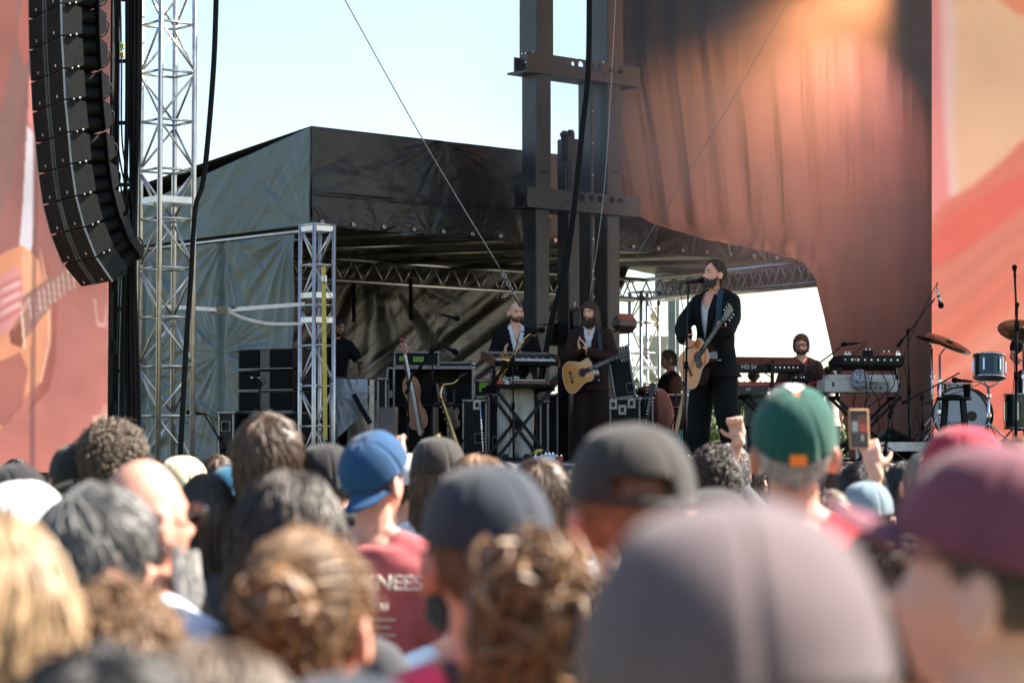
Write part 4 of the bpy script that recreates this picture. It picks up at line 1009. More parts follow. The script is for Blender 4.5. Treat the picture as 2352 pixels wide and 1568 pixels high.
def hair_geo(style, seed=0):
    key = (style, seed)
    if key in HAIR: return HAIR[key]
    if style == 'short': G = join([scalp(seed=seed, rough=.05), strands(2600, seed, L=(.025, .045), lift=.06, r=.0026, stray=.3, K=5, neckr=False)])
    elif style == 'full': G = join([scalp(off=1.08, seed=seed, rough=.08), strands(3600, seed, L=(.05, .09), lift=.16, r=.0028, stray=.35, fall=.15, K=6, neckr=False)])
    elif style == 'crop': 
        ln = ([0, 60, 85, 110, 180], [40, 5, -8, -32, -46]); bl = ([0, 180], [40, 35])
        G = join([scalp(line=ln, off=.99, seed=seed), strands(1300, seed, line=ln, L=(.012, .025), lift=.02, r=.003, stray=.3, K=4, neckr=False)])
    elif style == 'curly': G = join([scalp(off=1.10, seed=seed, rough=.2), strands(5000, seed, L=(.05, .11), lift=.34, r=.0030, curl=1.4, stray=.6, K=8, neckr=False, fall=0)])
    elif style == 'wavy': G = join([scalp(off=1.08, seed=seed, rough=.1), strands(3000, seed, L=(.04, .09), lift=.18, r=.0030, curl=.8, stray=.4, fall=.1, K=8, clearface=True)])
    elif style == 'long': G = join([scalp(off=1.05, seed=seed, rough=.04), strands(3400, seed, L=(.30, .46), lift=.12, r=.0034, stray=.10, fall=.35, K=14, clearface=True, pole=(0, -.25, 1))])
    elif style == 'longwave': G = join([scalp(off=1.06, seed=seed, rough=.06), strands(3200, seed, L=(.26, .44), lift=.15, r=.0036, curl=.35, stray=.16, fall=.35, K=14, clearface=True, pole=(0, -.25, 1))])
    elif style == 'swept': G = join([scalp(off=1.04, line=([0, 30, 55, 80, 105, 180], [52, 50, 30, 8, -16, -36]), seed=seed, rough=.04), strands(2200, seed, line=([0, 30, 55, 80, 105, 180], [56, 54, 32, 8, -16, -36]), pole=(0, -1, .5), L=(.06, .14), lift=.12, r=.0028, curl=.18, stray=.14, fall=.1, K=8)])
    elif style == 'bun':
        pole = (0, -.9, .1)
        b = MB(); b.ell((.0, .118, .045), (.052, .045, .050)); 
        parts = [scalp(off=1.04, seed=seed, rough=.05), strands(3200, seed, pole=(0, -1, -.15), L=(.07, .15), lift=.07, r=.0026, stray=.12, fall=-.1, K=7, neckr=False, hang=0), (np.concatenate(b.v), np.array([f for f in b.f]))]
        rg = np.random.default_rng(seed + 5)
        for k in range(120):
            a = rg.uniform(0, 6.28); c = np.array([0, .12, .045]); R_ = rg.uniform(.030, .058); ax = nrm(rg.normal(0, 1, 3) * [.6, 1.4, .6]); u_, v_ = frame_of(ax)
            P = [c + R_ * (u_ * math.cos(t + a) * 1.0 + v_ * math.sin(t + a)) + rg.normal(0, .003, 3) for t in np.linspace(0, rg.uniform(2, 5), 10)]
            q = MB(); q.tube(P, .0028 + .002 * rg.random(), 5, cap=False); parts.append((np.concatenate(q.v), np.array(q.f)))
        parts.append(strands(260, seed + 9, L=(.05, .12), lift=.14, r=.002, curl=.7, stray=.6, K=8))
        G = join(parts)
    elif style == 'updo':
        parts = [scalp(off=1.08, seed=seed, rough=.12), strands(2600, seed, pole=(0, -1, -.1), L=(.08, .16), lift=.15, r=.003, curl=.15, stray=.2, fall=-.05, K=8, neckr=False, hang=0)]
        rg = np.random.default_rng(seed + 5)
        for k in range(110):
            c = np.array([rg.uniform(-.065, .065), .075 + rg.uniform(0, .05), rg.uniform(-.02, .12)]); R_ = rg.uniform(.024, .05); u_, v_ = frame_of(nrm(rg.normal(0, 1, 3))); a = rg.uniform(0, 6.28)
            P = [c + R_ * (u_ * math.cos(t + a) + v_ * math.sin(t + a)) for t in np.linspace(0, rg.uniform(3, 5.5), 12)]
            q = MB(); q.tube(P, .0026 + .003 * rg.random(), 5, cap=False); parts.append((np.concatenate(q.v), np.array(q.f)))
        parts.append(strands(900, seed + 9, L=(.12, .26), lift=.14, r=.0034, curl=.35, stray=.3, K=10, line=([0, 180], [-25, -40]), below=([0, 180], [5, 5])))
        G = join(parts)
    elif style == 'fringe':                      # a ring of hair left below a hat
        ln = ([0, 35, 60, 85, 110, 180], [50, 42, 18, 2, -12, -26]); G = join([scalp(line=ln, off=1.0, seed=seed, below=([0, 180], [51, 30])), strands(2200, seed, line=ln, L=(.010, .020), lift=.015, r=.0024, stray=.25, K=5, below=([0, 180], [40, 25]), neckr=False)])
    elif style == 'hatlong':
        G = join([scalp(off=1.02, seed=seed, below=([0, 180], [51, 30])), strands(2600, seed, L=(.16, .26), lift=.10, r=.0036, curl=.35, stray=.2, fall=.5, K=10, below=([0, 180], [40, 25]))])
    elif style == 'beard':
        ln = ([0, 40, 75, 92, 93], [-55, -55, -50, -30, 90]); bl = ([0, 15, 24, 40, 75, 92, 180], [-41, -40, -30, -30, -24, -12, -90])
        G = strands(2400, seed, line=ln, below=bl, pole=(0, 0, 1), L=(.025, .06), lift=.06, r=.0026, curl=.3, stray=.3, fall=.6, K=6, rad=(.076, .104, .122), cen=(0, -.004, 0), neckr=False)
    elif style == 'beardlong':
        ln = ([0, 40, 75, 92, 93], [-60, -60, -55, -30, 90]); bl = ([0, 15, 24, 40, 75, 92, 180], [-41, -40, -30, -30, -24, -12, -90])
        G = strands(2000, seed, line=ln, below=bl, pole=(0, 0, 1), L=(.05, .10), lift=.05, r=.0028, curl=.3, stray=.25, fall=.7, K=8, rad=(.076, .104, .122), cen=(0, -.004, 0), neckr=False)
    elif style == 'stubble':
        ln = ([0, 40, 75, 92, 93], [-55, -55, -50, -30, 90]); bl = ([0, 15, 24, 40, 75, 92, 180], [-41, -40, -30, -30, -24, -12, -90])
        G = strands(1100, seed, line=ln, below=bl, pole=(0, 0, 1), L=(.008, .02), lift=.01, r=.0026, stray=.3, fall=.6, K=4, rad=(.0755, .108, .121), cen=(0, -.004, 0), neckr=False)
    HAIR[key] = G; return G
HMESH = {}
def add_hair(root, style, material, p, seed=0, s=1.0, name='hair', share=True):
    q = {**DEF, **p}; key = (style, seed, tuple(q['head']), q['neck'], s)
    if key not in HMESH:
        V, F = hair_geo(style, seed); V = (V * s) @ headR(q).T + headC(q); HMESH[key] = mkmesh(name, V, F, True)
    me = HMESH[key]
    return link(name, me, material, root)
def cap_parts(root, p, crown_m, brim_m, back=False, tilt=0, turn=0, front_m=None, button_m=None, open_m=None, patch=None, s=1.0, flat=False, brim_up=0.0):
    q = {**DEF, **p}; R = headR(q) @ Rz((180 if back else 0) + turn) @ Rx(tilt); C = headC(q) + headR(q) @ np.array([0, .006, .036])
    rad = np.array([.091, .111, .104]) * s
    wr_seed = (len(root.name) * 3.1 + sum(map(ord, root.name)) * 1.7) % 40
    nu, nv = 48, 16; ph = np.linspace(-np.pi, np.pi, nu, endpoint=False)
    def P(a, e, k=1.0):
        t = np.sin(e); pr = np.cos(e) ** .74
        return np.stack([np.sin(a) * pr * rad[0], -np.cos(a) * pr * rad[1], (t ** 1.0) * rad[2] * k - .006], -1) * (1 + .006 * np.abs(np.sin(a * 3))[..., None] ** .3 + (.030 * fbm(np.stack([np.sin(a) * 2.2 + wr_seed, np.cos(a) * 2.2, e * 2.2], -1), 2, 7))[..., None])
    pan = MB(); frm = MB(); Es = np.linspace(0, np.pi / 2 * .985, nv + 1)
    for k in range(6):
        a0, a1 = -math.pi + k * math.pi / 3 + math.pi / 6, -math.pi + (k + 1) * math.pi / 3 + math.pi / 6
        aa = np.linspace(a0, a1, 9); A_, E_ = np.meshgrid(aa, Es); G = P(A_, E_)
        is_front = abs(math.remainder((a0 + a1) / 2, 2 * math.pi)) < 0.9
        gap = abs(abs(math.remainder((a0 + a1) / 2, 2 * math.pi)) - math.pi) < .1 and open_m is not None
        q_ = MB()
        if gap:
            q_.sheet(G[4:]); 
        else: q_.sheet(G)
        q_.v[0] = q_.v[0] @ R.T + C
        if front_m is not None and is_front: frm.add(q_.v[0], q_.f)
        else: pan.add(q_.v[0], q_.f)
    o = pan.build('crown', crown_m, root, True, solid=.003)
    if frm.n: frm.build('front_panel', front_m, root, True, solid=.003)
    sm = MB()
    for k in range(6):
        a = -math.pi + k * math.pi / 3 + math.pi / 6; L_ = P(np.full(nv + 1, a), Es, 1.01); sm.tube(L_ @ R.T + C, .0016, 5)
    sm.build('seams', crown_m, root, True)
    if open_m is not None:
        a = np.linspace(math.pi * .82, math.pi * 1.18, 12); A_, E_ = np.meshgrid(a, np.array([0, .12])); G = P(A_, E_) @ R.T + C
        q_ = MB(); q_.sheet(G); q_.build('strap', crown_m, root, True, solid=.003)
    bt = MB(); bt.ell(np.array([0, 0, rad[2] * 1.0 - .006]) @ R.T + C, (.009, .009, .005), R, 10, 6); bt.build('button', button_m or crown_m, root, True)
    nb = 15; G = np.zeros((5, nb, 3)); tb = np.linspace(-1, 1, nb)
    for i in range(5):
        k = i / 4; x = tb * rad[0] * (.93 - .04 * k); yb = -np.cos(np.arcsin(np.clip(tb * .93, -1, 1))) * rad[1] * .96
        ext = .084 * np.sqrt(np.clip(1 - (tb * .96) ** 2.6, 0, 1)); drop = (.016 if flat else .032) * np.abs(tb) ** 2.0
        G[i] = np.stack([x, yb - ext * k, -.002 - drop - (.012 - brim_up) * k ** 1.5 * (1 - tb ** 2)], 1)
    q_ = MB(); q_.sheet(G @ R.T + C); q_.build('brim', brim_m, root, True, solid=.006)
    if patch is not None:
        pm, a_, e_, w_, h_ = patch; c = P(np.array([a_]), np.array([e_]))[0]
        nn = nrm([math.sin(a_), -math.cos(a_), .25]); u_ = nrm(np.cross([0, 0, 1], nn)); v_ = np.cross(nn, u_)
        Rm = np.stack([u_, nn, v_], 1); q_ = MB(); q_.box((c + nn * .004) @ R.T + C, (w_, .006, h_), R @ Rm, .002); q_.build('patch', pm, root, False)
    return R, C
def glasses(root, p, frame_m, lens_m, up=0.0, big=1.0, strap=False, name='glasses'):
    q = {**DEF, **p}; R = headR(q); C = headC(q); f = MB(); l = MB()
    for s in (-1, 1):
        c = np.array([s * .033, -.100, .001 + up])
        if up > .05: c = np.array([s * .033, -.075, up])
        ring = [c + np.array([.027 * big * math.cos(t) * (abs(math.cos(t)) ** -.25 if abs(math.cos(t)) > .1 else 1), abs(math.cos(t)) * .004 * s * math.copysign(1, math.cos(t)) * s, .020 * big * math.sin(t)]) for t in np.linspace(0, 2 * math.pi, 20, endpoint=False)]
        f.tube(ring, .0026, 6, closed=True)
        f.tube([c + [s * .027 * big, .003, .006], (s * .082, -.03, .004 + up), (s * .085, .02, -.002 + up * .8)], .0026, 6)
        l.ell(c, (.026 * big, .0025, .019 * big), None, 14, 6)
    f.tube([(-.008, -.106 + (.03 if up > .05 else 0), .004 + up), (.008, -.106 + (.03 if up > .05 else 0), .004 + up)], .0026, 6)
    if strap: f.tube([(-.084, .03, -.004), (-.06, .09, -.02), (0, .112, -.03), (.06, .09, -.02), (.084, .03, -.004)], .004, 6)
    for mb_, mt, nm in ((f, frame_m, name), (l, lens_m, 'lenses')):
        V, F = mb_.data(); me = mkmesh(nm, V @ R.T + C, F, True)
        if nm == 'lenses': link(nm, me, mt, g0)
        else: g0 = link(nm, me, mt, root)
    return g0
M_eye = mat('eye_dark', (.02, .015, .012), .2, 0, 0); M_eyew = mat('eye_white', (.36, .33, .30), .3, 0, 0); M_lip = mat('lips', (.36, .17, .14), .5, 0, .1)
M_lens_d = mat('dark_lens', (.01, .01, .012), .08, 0, 0, spec=.8); M_lens_c = mat('clear_lens', (.9, .92, .92), .05, 0, 0, spec=.6, trans=.92); M_nylon = mat('black_frames', (.012, .012, .013), .3, 0, 0)
def face_details(root, p, brow_m, closed=False, mouth=0.0):
    q = {**DEF, **p}; R = headR(q); C = headC(q)
    def F3(x, z, out): return (x, fy(x, z, out), z)
    def out(mb_, nm, mt, par=None): V, F = mb_.data(); return link(nm, mkmesh(nm, V @ R.T + C, F, True), mt, par or root)
    for s in (-1, 1):
        b = MB(); b.tube(catmull([F3(s * .012, .017, .001), F3(s * .030, .0225, .001), F3(s * .048, .017, .0)], 4), [.0026] * 3 + [.0036] * 4 + [.0022] * 2, 6); out(b, 'eyebrow', brow_m)
        e = MB()
        if closed: e.tube([F3(s * .020, .001, .0008), F3(s * .031, -.0015, .0012), F3(s * .043, .001, .0008)], .0016, 6); out(e, 'eyelashes', M_eye)
        else:
            y0 = fy(s * .031, .001); e.ell((s * .031, y0 + .004, .001), (.0115, .0065, .0048), None, 12, 8); eo = out(e, 'eye', M_eyew)
            i = MB(); i.ell((s * .031, y0 - .0012, .001), (.0050, .002, .0045), None, 10, 6); out(i, 'iris', M_eye, eo)
            k = MB(); k.tube([F3(s * .019, .004, .001), F3(s * .031, .0062, .003), F3(s * .044, .003, .001)], .0020, 6); out(k, 'upper_lid', M_eye, eo)
    y0 = fy(0, -.066); m_ = MB(); m_.ell((0, y0 + .002, -.0645), (.019, .005, .0035), None, 12, 6); m_.ell((0, y0 + .003, -.0735 - mouth * .6), (.016, .005, .0042), None, 12, 6); out(m_, 'lips', M_lip)
    if mouth: m_ = MB(); m_.ell((0, y0 + .001, -.069 - mouth * .3), (.014, .004, .003 + mouth * .5), None, 10, 6); out(m_, 'mouth', M_eye)
def ik(sh, wr, pole, a=.29, b=.26):
    sh = np.asarray(sh, float); wr = np.asarray(wr, float); d = wr - sh; L = np.linalg.norm(d); 
    if L > a + b - .004: wr = sh + d / L * (a + b - .004); d = wr - sh; L = np.linalg.norm(d)
    d = d / L; x = (a * a - b * b + L * L) / (2 * L); h = math.sqrt(max(a * a - x * x, 0)); pl = np.asarray(pole, float); pl = nrm(pl - d * np.dot(pl, d))
    return tuple(sh + d * x + pl * h), tuple(wr)
# ------------------------------------------------------------------ guitars
def acoustic(label, centre, neckdir, facedir, top_m, side_m, pick=True, k=1.0):
    x = nrm(neckdir); z = nrm(np.asarray(facedir, float) - x * np.dot(facedir, x)); y = np.cross(z, x)
    M = Matrix(((x[0], y[0], z[0], centre[0]), (x[1], y[1], z[1], centre[1]), (x[2], y[2], z[2], centre[2]), (0, 0, 0, 1))) @ Matrix.Scale(k, 4)
    r = thing('acoustic_guitar', label, 'guitar', M=M)
    def outline(k=1.0, n=56):
        t = np.linspace(-.25, .25, n // 2); w = np.interp(t, [-.25, -.235, -.20, -.12, -.04, .03, .09, .16, .21, .24, .25], [0, .10, .165, .200, .178, .138, .122, .142, .128, .075, 0])
        from_ = np.concatenate([np.stack([t, w], 1), np.stack([t[::-1][1:-1], -w[::-1][1:-1]], 1)]); return from_ * k
    # smooth outline
    O = outline(); 
    for _ in range(3): O = (np.roll(O, 1, 0) + 2 * O + np.roll(O, -1, 0)) / 4
    ex, ey, ez = (1, 0, 0), (0, 1, 0), (0, 0, 1)
    MB().prism(O, (0, 0, -.055), ex, ey, ez, .098).build('sides_and_back', side_m, r, auto=35)
    MB().prism(O * .985, (0, 0, -.003), ex, ey, ez, .006).build('top', top_m, r, auto=35)
    bd = MB(); bd.tube([(a, b, -.002) for a, b in O], .0045, 6, closed=True); bd.build('binding', M_cream, r, True)
    s = MB(); s.lathe([(0.001, 0), (.050, 0), (.050, .0006), (0.001, .0006)], (.07, 0, .0006), ez, 28, False); s.build('sound_hole', M_ebony, r)
    q = MB(); q.tube([(.07 + .056 * math.cos(t), .056 * math.sin(t), .001) for t in np.linspace(0, 2 * math.pi, 28, endpoint=False)], .002, 5, closed=True); q.build('rosette', M_ebony, r)
    MB().box((-.105, 0, .005), (.028, .15, .009), b=.003).build('bridge', M_ebony, r); MB().box((-.10, 0, .011), (.003, .08, .004)).build('saddle', M_cream, r)
    if pick: MB().prism([(.02, -.03), (.07, -.06), (.11, -.05), (.09, -.11), (.03, -.105), (.0, -.06)], (0, 0, .0012), ex, ey, ez, .0012).build('pickguard', M_ebony, r)
    nk = MB(); nk.prism([(.22, -.028), (.60, -.021), (.60, .021), (.22, .028)], (0, 0, -.006), ex, ey, ez, .018); nk.build('neck', side_m, r)
    MB().prism([(.12, -.028), (.60, -.021), (.60, .021), (.12, .028)], (0, 0, .0055), ex, ey, ez, .005).build('fingerboard', M_ebony, r)
    fr = MB()
    for k in range(1, 19): fr.box((.60 - .62 * (1 - 2 ** (-k / 12)) , 0, .0087), (.002, .045, .0015))
    o = fr.build('frets', M_chrome, r); o['kind'] = 'stuff'
    d = MB()
    for k in (3, 5, 7, 9, 12): d.lathe([(.001, 0), (.004, 0), (.004, .0006)], (.60 - .62 * (1 - 2 ** (-(k - .5) / 12)), 0, .0083), ez, 8)
    o = d.build('fret_dots', M_cream, r); o['kind'] = 'stuff'
    MB().prism([(.60, -.022), (.63, -.034), (.765, -.038), (.765, .038), (.63, .034), (.60, .022)], (0, 0, -.004), ex, ey, ez, .016).build('headstock', side_m, r)
    MB().box((.602, 0, .006), (.006, .044, .008)).build('nut', M_cream, r)
    for sy in (-1, 1):
        for k in range(3):
            p = MB(); c = np.array([.655 + k * .038, sy * .040, -.004]); p.tube([c - [0, sy * .006, 0], c + [0, sy * .018, 0]], .003, 6); p.ell(c + [0, sy * .026, 0], (.010, .008, .005), None, 8, 6); p.lathe([(.004, 0), (.004, .014)], (c[0], sy * .022, 0), ez, 8); p.build('tuning_peg', M_chrome, r, True)
    st_ = MB()
    for k in range(6): y0 = -.026 + k * .0104; st_.tube([(-.10, y0, .014), (.60, y0 * .72, .0105), (.655 + (k % 3) * .038, (-1 if k < 3 else 1) * .02, .006)], .0008, 4)
    o = st_.build('strings', M_chrome, r); o['kind'] = 'stuff'
    return r, M
def person(label, loc, yaw, H=1.8, group=None, cat='person'):
    c = np.asarray(loc, float); return thing('person', label, cat, c, math.radians(yaw), group, s=H / 1.8)
def local_(r, P): v = WM[r.name].inverted() @ Vector([float(x) for x in P]); return (v.x, v.y, v.z)

M_suitblk = cloth('black_linen', (0.0045, 0.005, 0.0055), sheen=0); M_suitbr = cloth('brown_corduroy', (0.036, 0.016, 0.012), sheen=0); M_suitbr2 = cloth('dark_brown_wool', (0.024, 0.012, 0.010), sheen=0)
M_shirtw = cloth('white_cotton', (0.72, 0.74, 0.76)); M_dots = cloth('speckled_navy_shirt', (0.08, 0.075, 0.12)); M_tblk = cloth('black_cotton', (0.008, 0.009, 0.010), sheen=0); M_trw = cloth('cream_trousers', (0.66, 0.62, 0.54))
M_shoe = mat('black_leather', (.015, .014, .014), .35, 0, .1)
M_gstrap = cloth('dark_teal_strap', (.02, .05, .065), .6)

def lapels(root, x0, vlow, vw, mt, p, y=-.128, bulk=1.0):
    for s in (-1, 1):
        q = MB(); P = [(x0 + s * .012, vlow), (x0 + s * (vw + .035), 1.34), (x0 + s * (vw + .022), 1.365), (x0 + s * (vw + .04), 1.385), (x0 + s * (.085), 1.50), (x0 + s * .065, 1.50), (x0 + s * vw * .6, 1.35)]
        V = []; 
        for off in (0, .007):
            for a, z in P:
                yy = np.interp(z, [1.0, 1.27, 1.37, 1.45, 1.50], [y, y - .004, y + .002, y + .028, y + .068]) - off - .004; V.append((a, yy, z))
        n = len(P); F = [tuple(range(n)), tuple(range(n, 2 * n))[::-1]] + [(i, (i + 1) % n, n + (i + 1) % n, n + i) for i in range(n)]
        q.add(V, F); q.build('lapel', mt, root)
def strap_over(root, pts, w, mt, name='strap', par=None):
    P = catmull(pts, 8); q = MB()
    for i in range(len(P) - 1):
        d = P[i + 1] - P[i]; c = (P[i] + P[i + 1]) / 2; nn = nrm(np.array([c[0] * .6, c[1], (c[2] - 1.40) * 1.5 if c[2] > 1.38 else 0])); q.bar(P[i], P[i + 1] + d * .06, w, .005, nn)
    q.build(name, mt, root)

# ---- the singer
YS = 22.6
fl = pt(1645, 1064, YS)
sg = person('bearded singer in a loose black suit playing acoustic guitar at the microphone', (fl[0], YS, DECK), -38, 1.87)
def local(r, P): v = WM[r.name].inverted() @ Vector([float(x) for x in P]); return np.array([v.x, v.y, v.z])
GDIR = nrm([.40, -.66, .62]); GFACE = nrm([-.82, -.52, .02]); GC = pt(1594, 832, YS - .27)
wl_ = local(sg, GC + GDIR * .47 + GFACE * -.03); wr_ = local(sg, pt(1572, 778, YS - .22))
eL, wL = ik((.175, 0, 1.455), wl_ + [.05, .03, -.03], (.6, .3, -.9)); eR, wR = ik((-.175, 0, 1.455), wr_, (-.9, .2, -.3))
ps = dict(head=(-24, -8, 0), neck=.03, elR=eR, wrR=wR, elL=eL, wrL=wL,
          hdR=(.72, -.45, -.42), hnR=(.25, .75, -.1), hdL=(-.75, -.35, .42), hnL=(.1, .75, .5), curl=(45, 45, 45, 45), curlL=(70, 75, 75, 70), hipR=(-.095, 0, .93), knR=(-.15, -.03, .50), anR=(-.19, -.02, .09), hipL=(.095, .0, .93), knL=(.13, -.03, .50), anL=(.17, .03, .09))
link('body', body_mesh(ps, .006), SK_pink_lightened, sg)
jm = top_mesh(ps, ease=.032, sleeve='long', hem=.76, vox=.010, amp=.018, seed=5, flare=.03, v=-.02, vlow=1.06, vw=.085); link('jacket', jm, M_suitblk, sg)
link('vest', top_mesh({**ps, 'shR': (-.1, 0, 1.40), 'shL': (.1, 0, 1.40)}, ease=.012, sleeve='none', hem=.9, vox=.012, amp=.003, v=-.02, vlow=1.36, vw=.10), M_shirtw, sg)
lapels(sg, -.02, 1.06, .075, M_suitblk, ps, y=-.150)
link('trousers', trouser_mesh(ps, .018, .034, .018, 7, .011), M_suitblk, sg)
for S in 'RL': shoe_obj(ps, S, M_shoe, sg)
add_hair(sg, 'swept', H_sing, ps, 3); add_hair(sg, 'beard', H_beardg, ps, 4, name='beard'); face_details(sg, ps, H_dark, closed=True, mouth=.012)
def moustache(root, p, hm):
    q = {**DEF, **p}; mo = MB(); mo.tube(catmull([(x, fy(x, z, .001), z) for x, z in ((-.036, -.072), (-.026, -.060), (-.012, -.054), (0, -.053), (.012, -.054), (.026, -.060), (.036, -.072))], 4), .0052, 7); V, F = mo.data(); link('moustache', mkmesh('m', V @ headR(q).T + headC(q), F, True), hm, root)
moustache(sg, ps, H_dark)
# guitar held across him, neck rising to his left hand
acoustic('honey-topped acoustic guitar held high by the singer', GC, GDIR, GFACE, M_spruce, M_rosew)
strap_over(sg, [(.11, -.20, 1.12), (.14, -.165, 1.28), (.125, -.135, 1.40), (.10, -.05, 1.535), (.08, .09, 1.45), (-.05, .16, 1.25), (-.19, .09, 1.05), (-.25, -.12, 1.0)], .055, M_gstrap, 'guitar_strap')

# ---- the guitarist in brown
YG = 25.8
fl = pt(1358, 1064, YG)
gt = person('long-haired bearded guitarist in a brown suit clapping his hands', (fl[0], YG, DECK), -14, 1.69)
pg = dict(head=(-16, 4, 0), neck=.01, elR=(-.265, -.07, 1.16), wrR=(-.075, -.25, 1.235), elL=(.27, -.07, 1.16), wrL=(.02, -.27, 1.225),
          hdR=(-.15, -.12, 1), hnR=(1, .1, .1), hdL=(-.35, -.05, .95), hnL=(-1, -.1, -.1), curl=(14, 14, 16, 18), tsideR=-1, tsideL=-1)
link('body', body_mesh(pg, .006), SK_fair_lightened, gt)
link('jacket', top_mesh(pg, ease=.024, sleeve='long', hem=.80, vox=.010, amp=.009, seed=9, flare=.02, v=.0, vlow=1.10, vw=.07), M_suitbr, gt)
link('shirt', top_mesh(pg, ease=.012, sleeve='none', hem=.9, vox=.012, amp=.003, v=0, vlow=1.40, vw=.05), M_shirtw, gt)
lapels(gt, .0, 1.10, .06, M_suitbr, pg, y=-.134)
for S in 'RL':
    w = np.array(pg['wr' + S]); e = np.array(pg['el' + S]); d = nrm(w - e); q = MB(); q.lathe([(.043, -.06), (.046, .0), (.046, .035), (.037, .037), (.036, 0)], w - d * .035, d, 16, False); q.build('shirt_cuff', M_shirtw, gt, True)
for s in (-1, 1):
    q = MB(); V = [(s * .012, -.105, 1.44), (s * .055, -.105, 1.43), (s * .075, -.04, 1.52), (s * .05, -.055, 1.535), (s * .012, -.112, 1.43), (s * .058, -.112, 1.42), (s * .083, -.045, 1.515), (s * .055, -.062, 1.535)]
    q.add(V, [(0, 1, 2, 3), (7, 6, 5, 4), (0, 4, 5, 1), (1, 5, 6, 2), (2, 6, 7, 3), (3, 7, 4, 0)]); q.build('shirt_collar', M_shirtw, gt)
link('trousers', trouser_mesh(pg, .020, .028, .012, 11, .011), M_suitbr2, gt)
for S in 'RL': shoe_obj(pg, S, M_shoe, gt)
add_hair(gt, 'long', H_brown, pg, 6); add_hair(gt, 'beardlong', H_brown, pg, 8, name='beard'); face_details(gt, pg, H_dark, closed=True); moustache(gt, pg, H_brown)
A3 = np.array(WM[gt.name])
gc = A3[:3, :3] @ np.array([-.10, -.235, .97]) + A3[:3, 3]
acoustic('blond-topped small acoustic guitar hanging in front of the guitarist in brown', gc, [.70, -.58, .30], [-.62, -.78, .05], M_spruce2, M_rosew, pick=False, k=.9)
strap_over(gt, [(.14, -.19, 1.06), (.15, -.165, 1.22), (.125, -.13, 1.38), (.10, -.03, 1.52), (.08, .08, 1.42), (-.05, .14, 1.25), (-.17, .10, 1.05), (-.26, -.10, .97)], .045, M_gstrap, 'guitar_strap')

# ---- the bald musician
YB = 26.0
fl = pt(1184, 1064, YB)
bd_ = person('bald bearded musician in open white shirt and black jacket clapping behind the synthesizer', (fl[0], YB, DECK), 8, 1.70)
pb = dict(head=(14, 4, 0), neck=.0, elR=(-.275, -.07, 1.15), wrR=(-.145, -.26, 1.16), elL=(.25, -.05, 1.13), wrL=(-.03, -.25, 1.13), hdR=(-.15, -.25, .95), hnR=(1, .1, .1), hdL=(-.65, -.2, .6), hnL=(-1, -.1, -.2), curl=(16, 18, 20, 22), tsideR=-1, tsideL=-1)
link('body', body_mesh(pb, .006), SK_fair_lightened, bd_)
link('jacket', top_mesh(pb, ease=.020, sleeve='long', hem=.84, vox=.010, amp=.008, seed=10, v=.0, vlow=1.02, vw=.095), M_suitblk, bd_)
link('shirt', top_mesh(pb, ease=.012, sleeve='none', hem=.9, vox=.012, amp=.004, v=0, vlow=1.28, vw=.045), M_shirtw, bd_)
link('trousers', trouser_mesh(pb, .024, .03, .012, 12, .012), M_trw, bd_)
for S in 'RL': shoe_obj(pb, S, M_shoe, bd_)
for s in (-1, 1):
    q = MB(); V = [(s * .02, -.108, 1.36), (s * .065, -.108, 1.37), (s * .085, -.04, 1.52), (s * .055, -.05, 1.535), (s * .02, -.116, 1.36), (s * .07, -.117, 1.365), (s * .095, -.045, 1.52), (s * .06, -.058, 1.545)]
    q.add(V, [(0, 1, 2, 3), (7, 6, 5, 4), (0, 4, 5, 1), (1, 5, 6, 2), (2, 6, 7, 3), (3, 7, 4, 0)]); q.build('shirt_collar', M_shirtw, bd_)
add_hair(bd_, 'stubble', H_brown, pb, 5, name='beard'); face_details(bd_, pb, H_brown); moustache(bd_, pb, H_brown)
for s in (-1, 1):
    q = MB(); q.ell((s * .088, .006, -.018), (.006, .007, .009)); V, F = q.data(); link('earpiece', mkmesh('e', V @ headR(pb).T + headC(pb), F, True), M_rubber, bd_)
# necklace
q = MB(); q.tube(catmull([(-.05, -.06, 1.50), (-.03, -.105, 1.42), (0, -.122, 1.36), (.03, -.105, 1.42), (.05, -.06, 1.50)], 5), .002, 5); q.build('necklace', M_ebony, bd_)

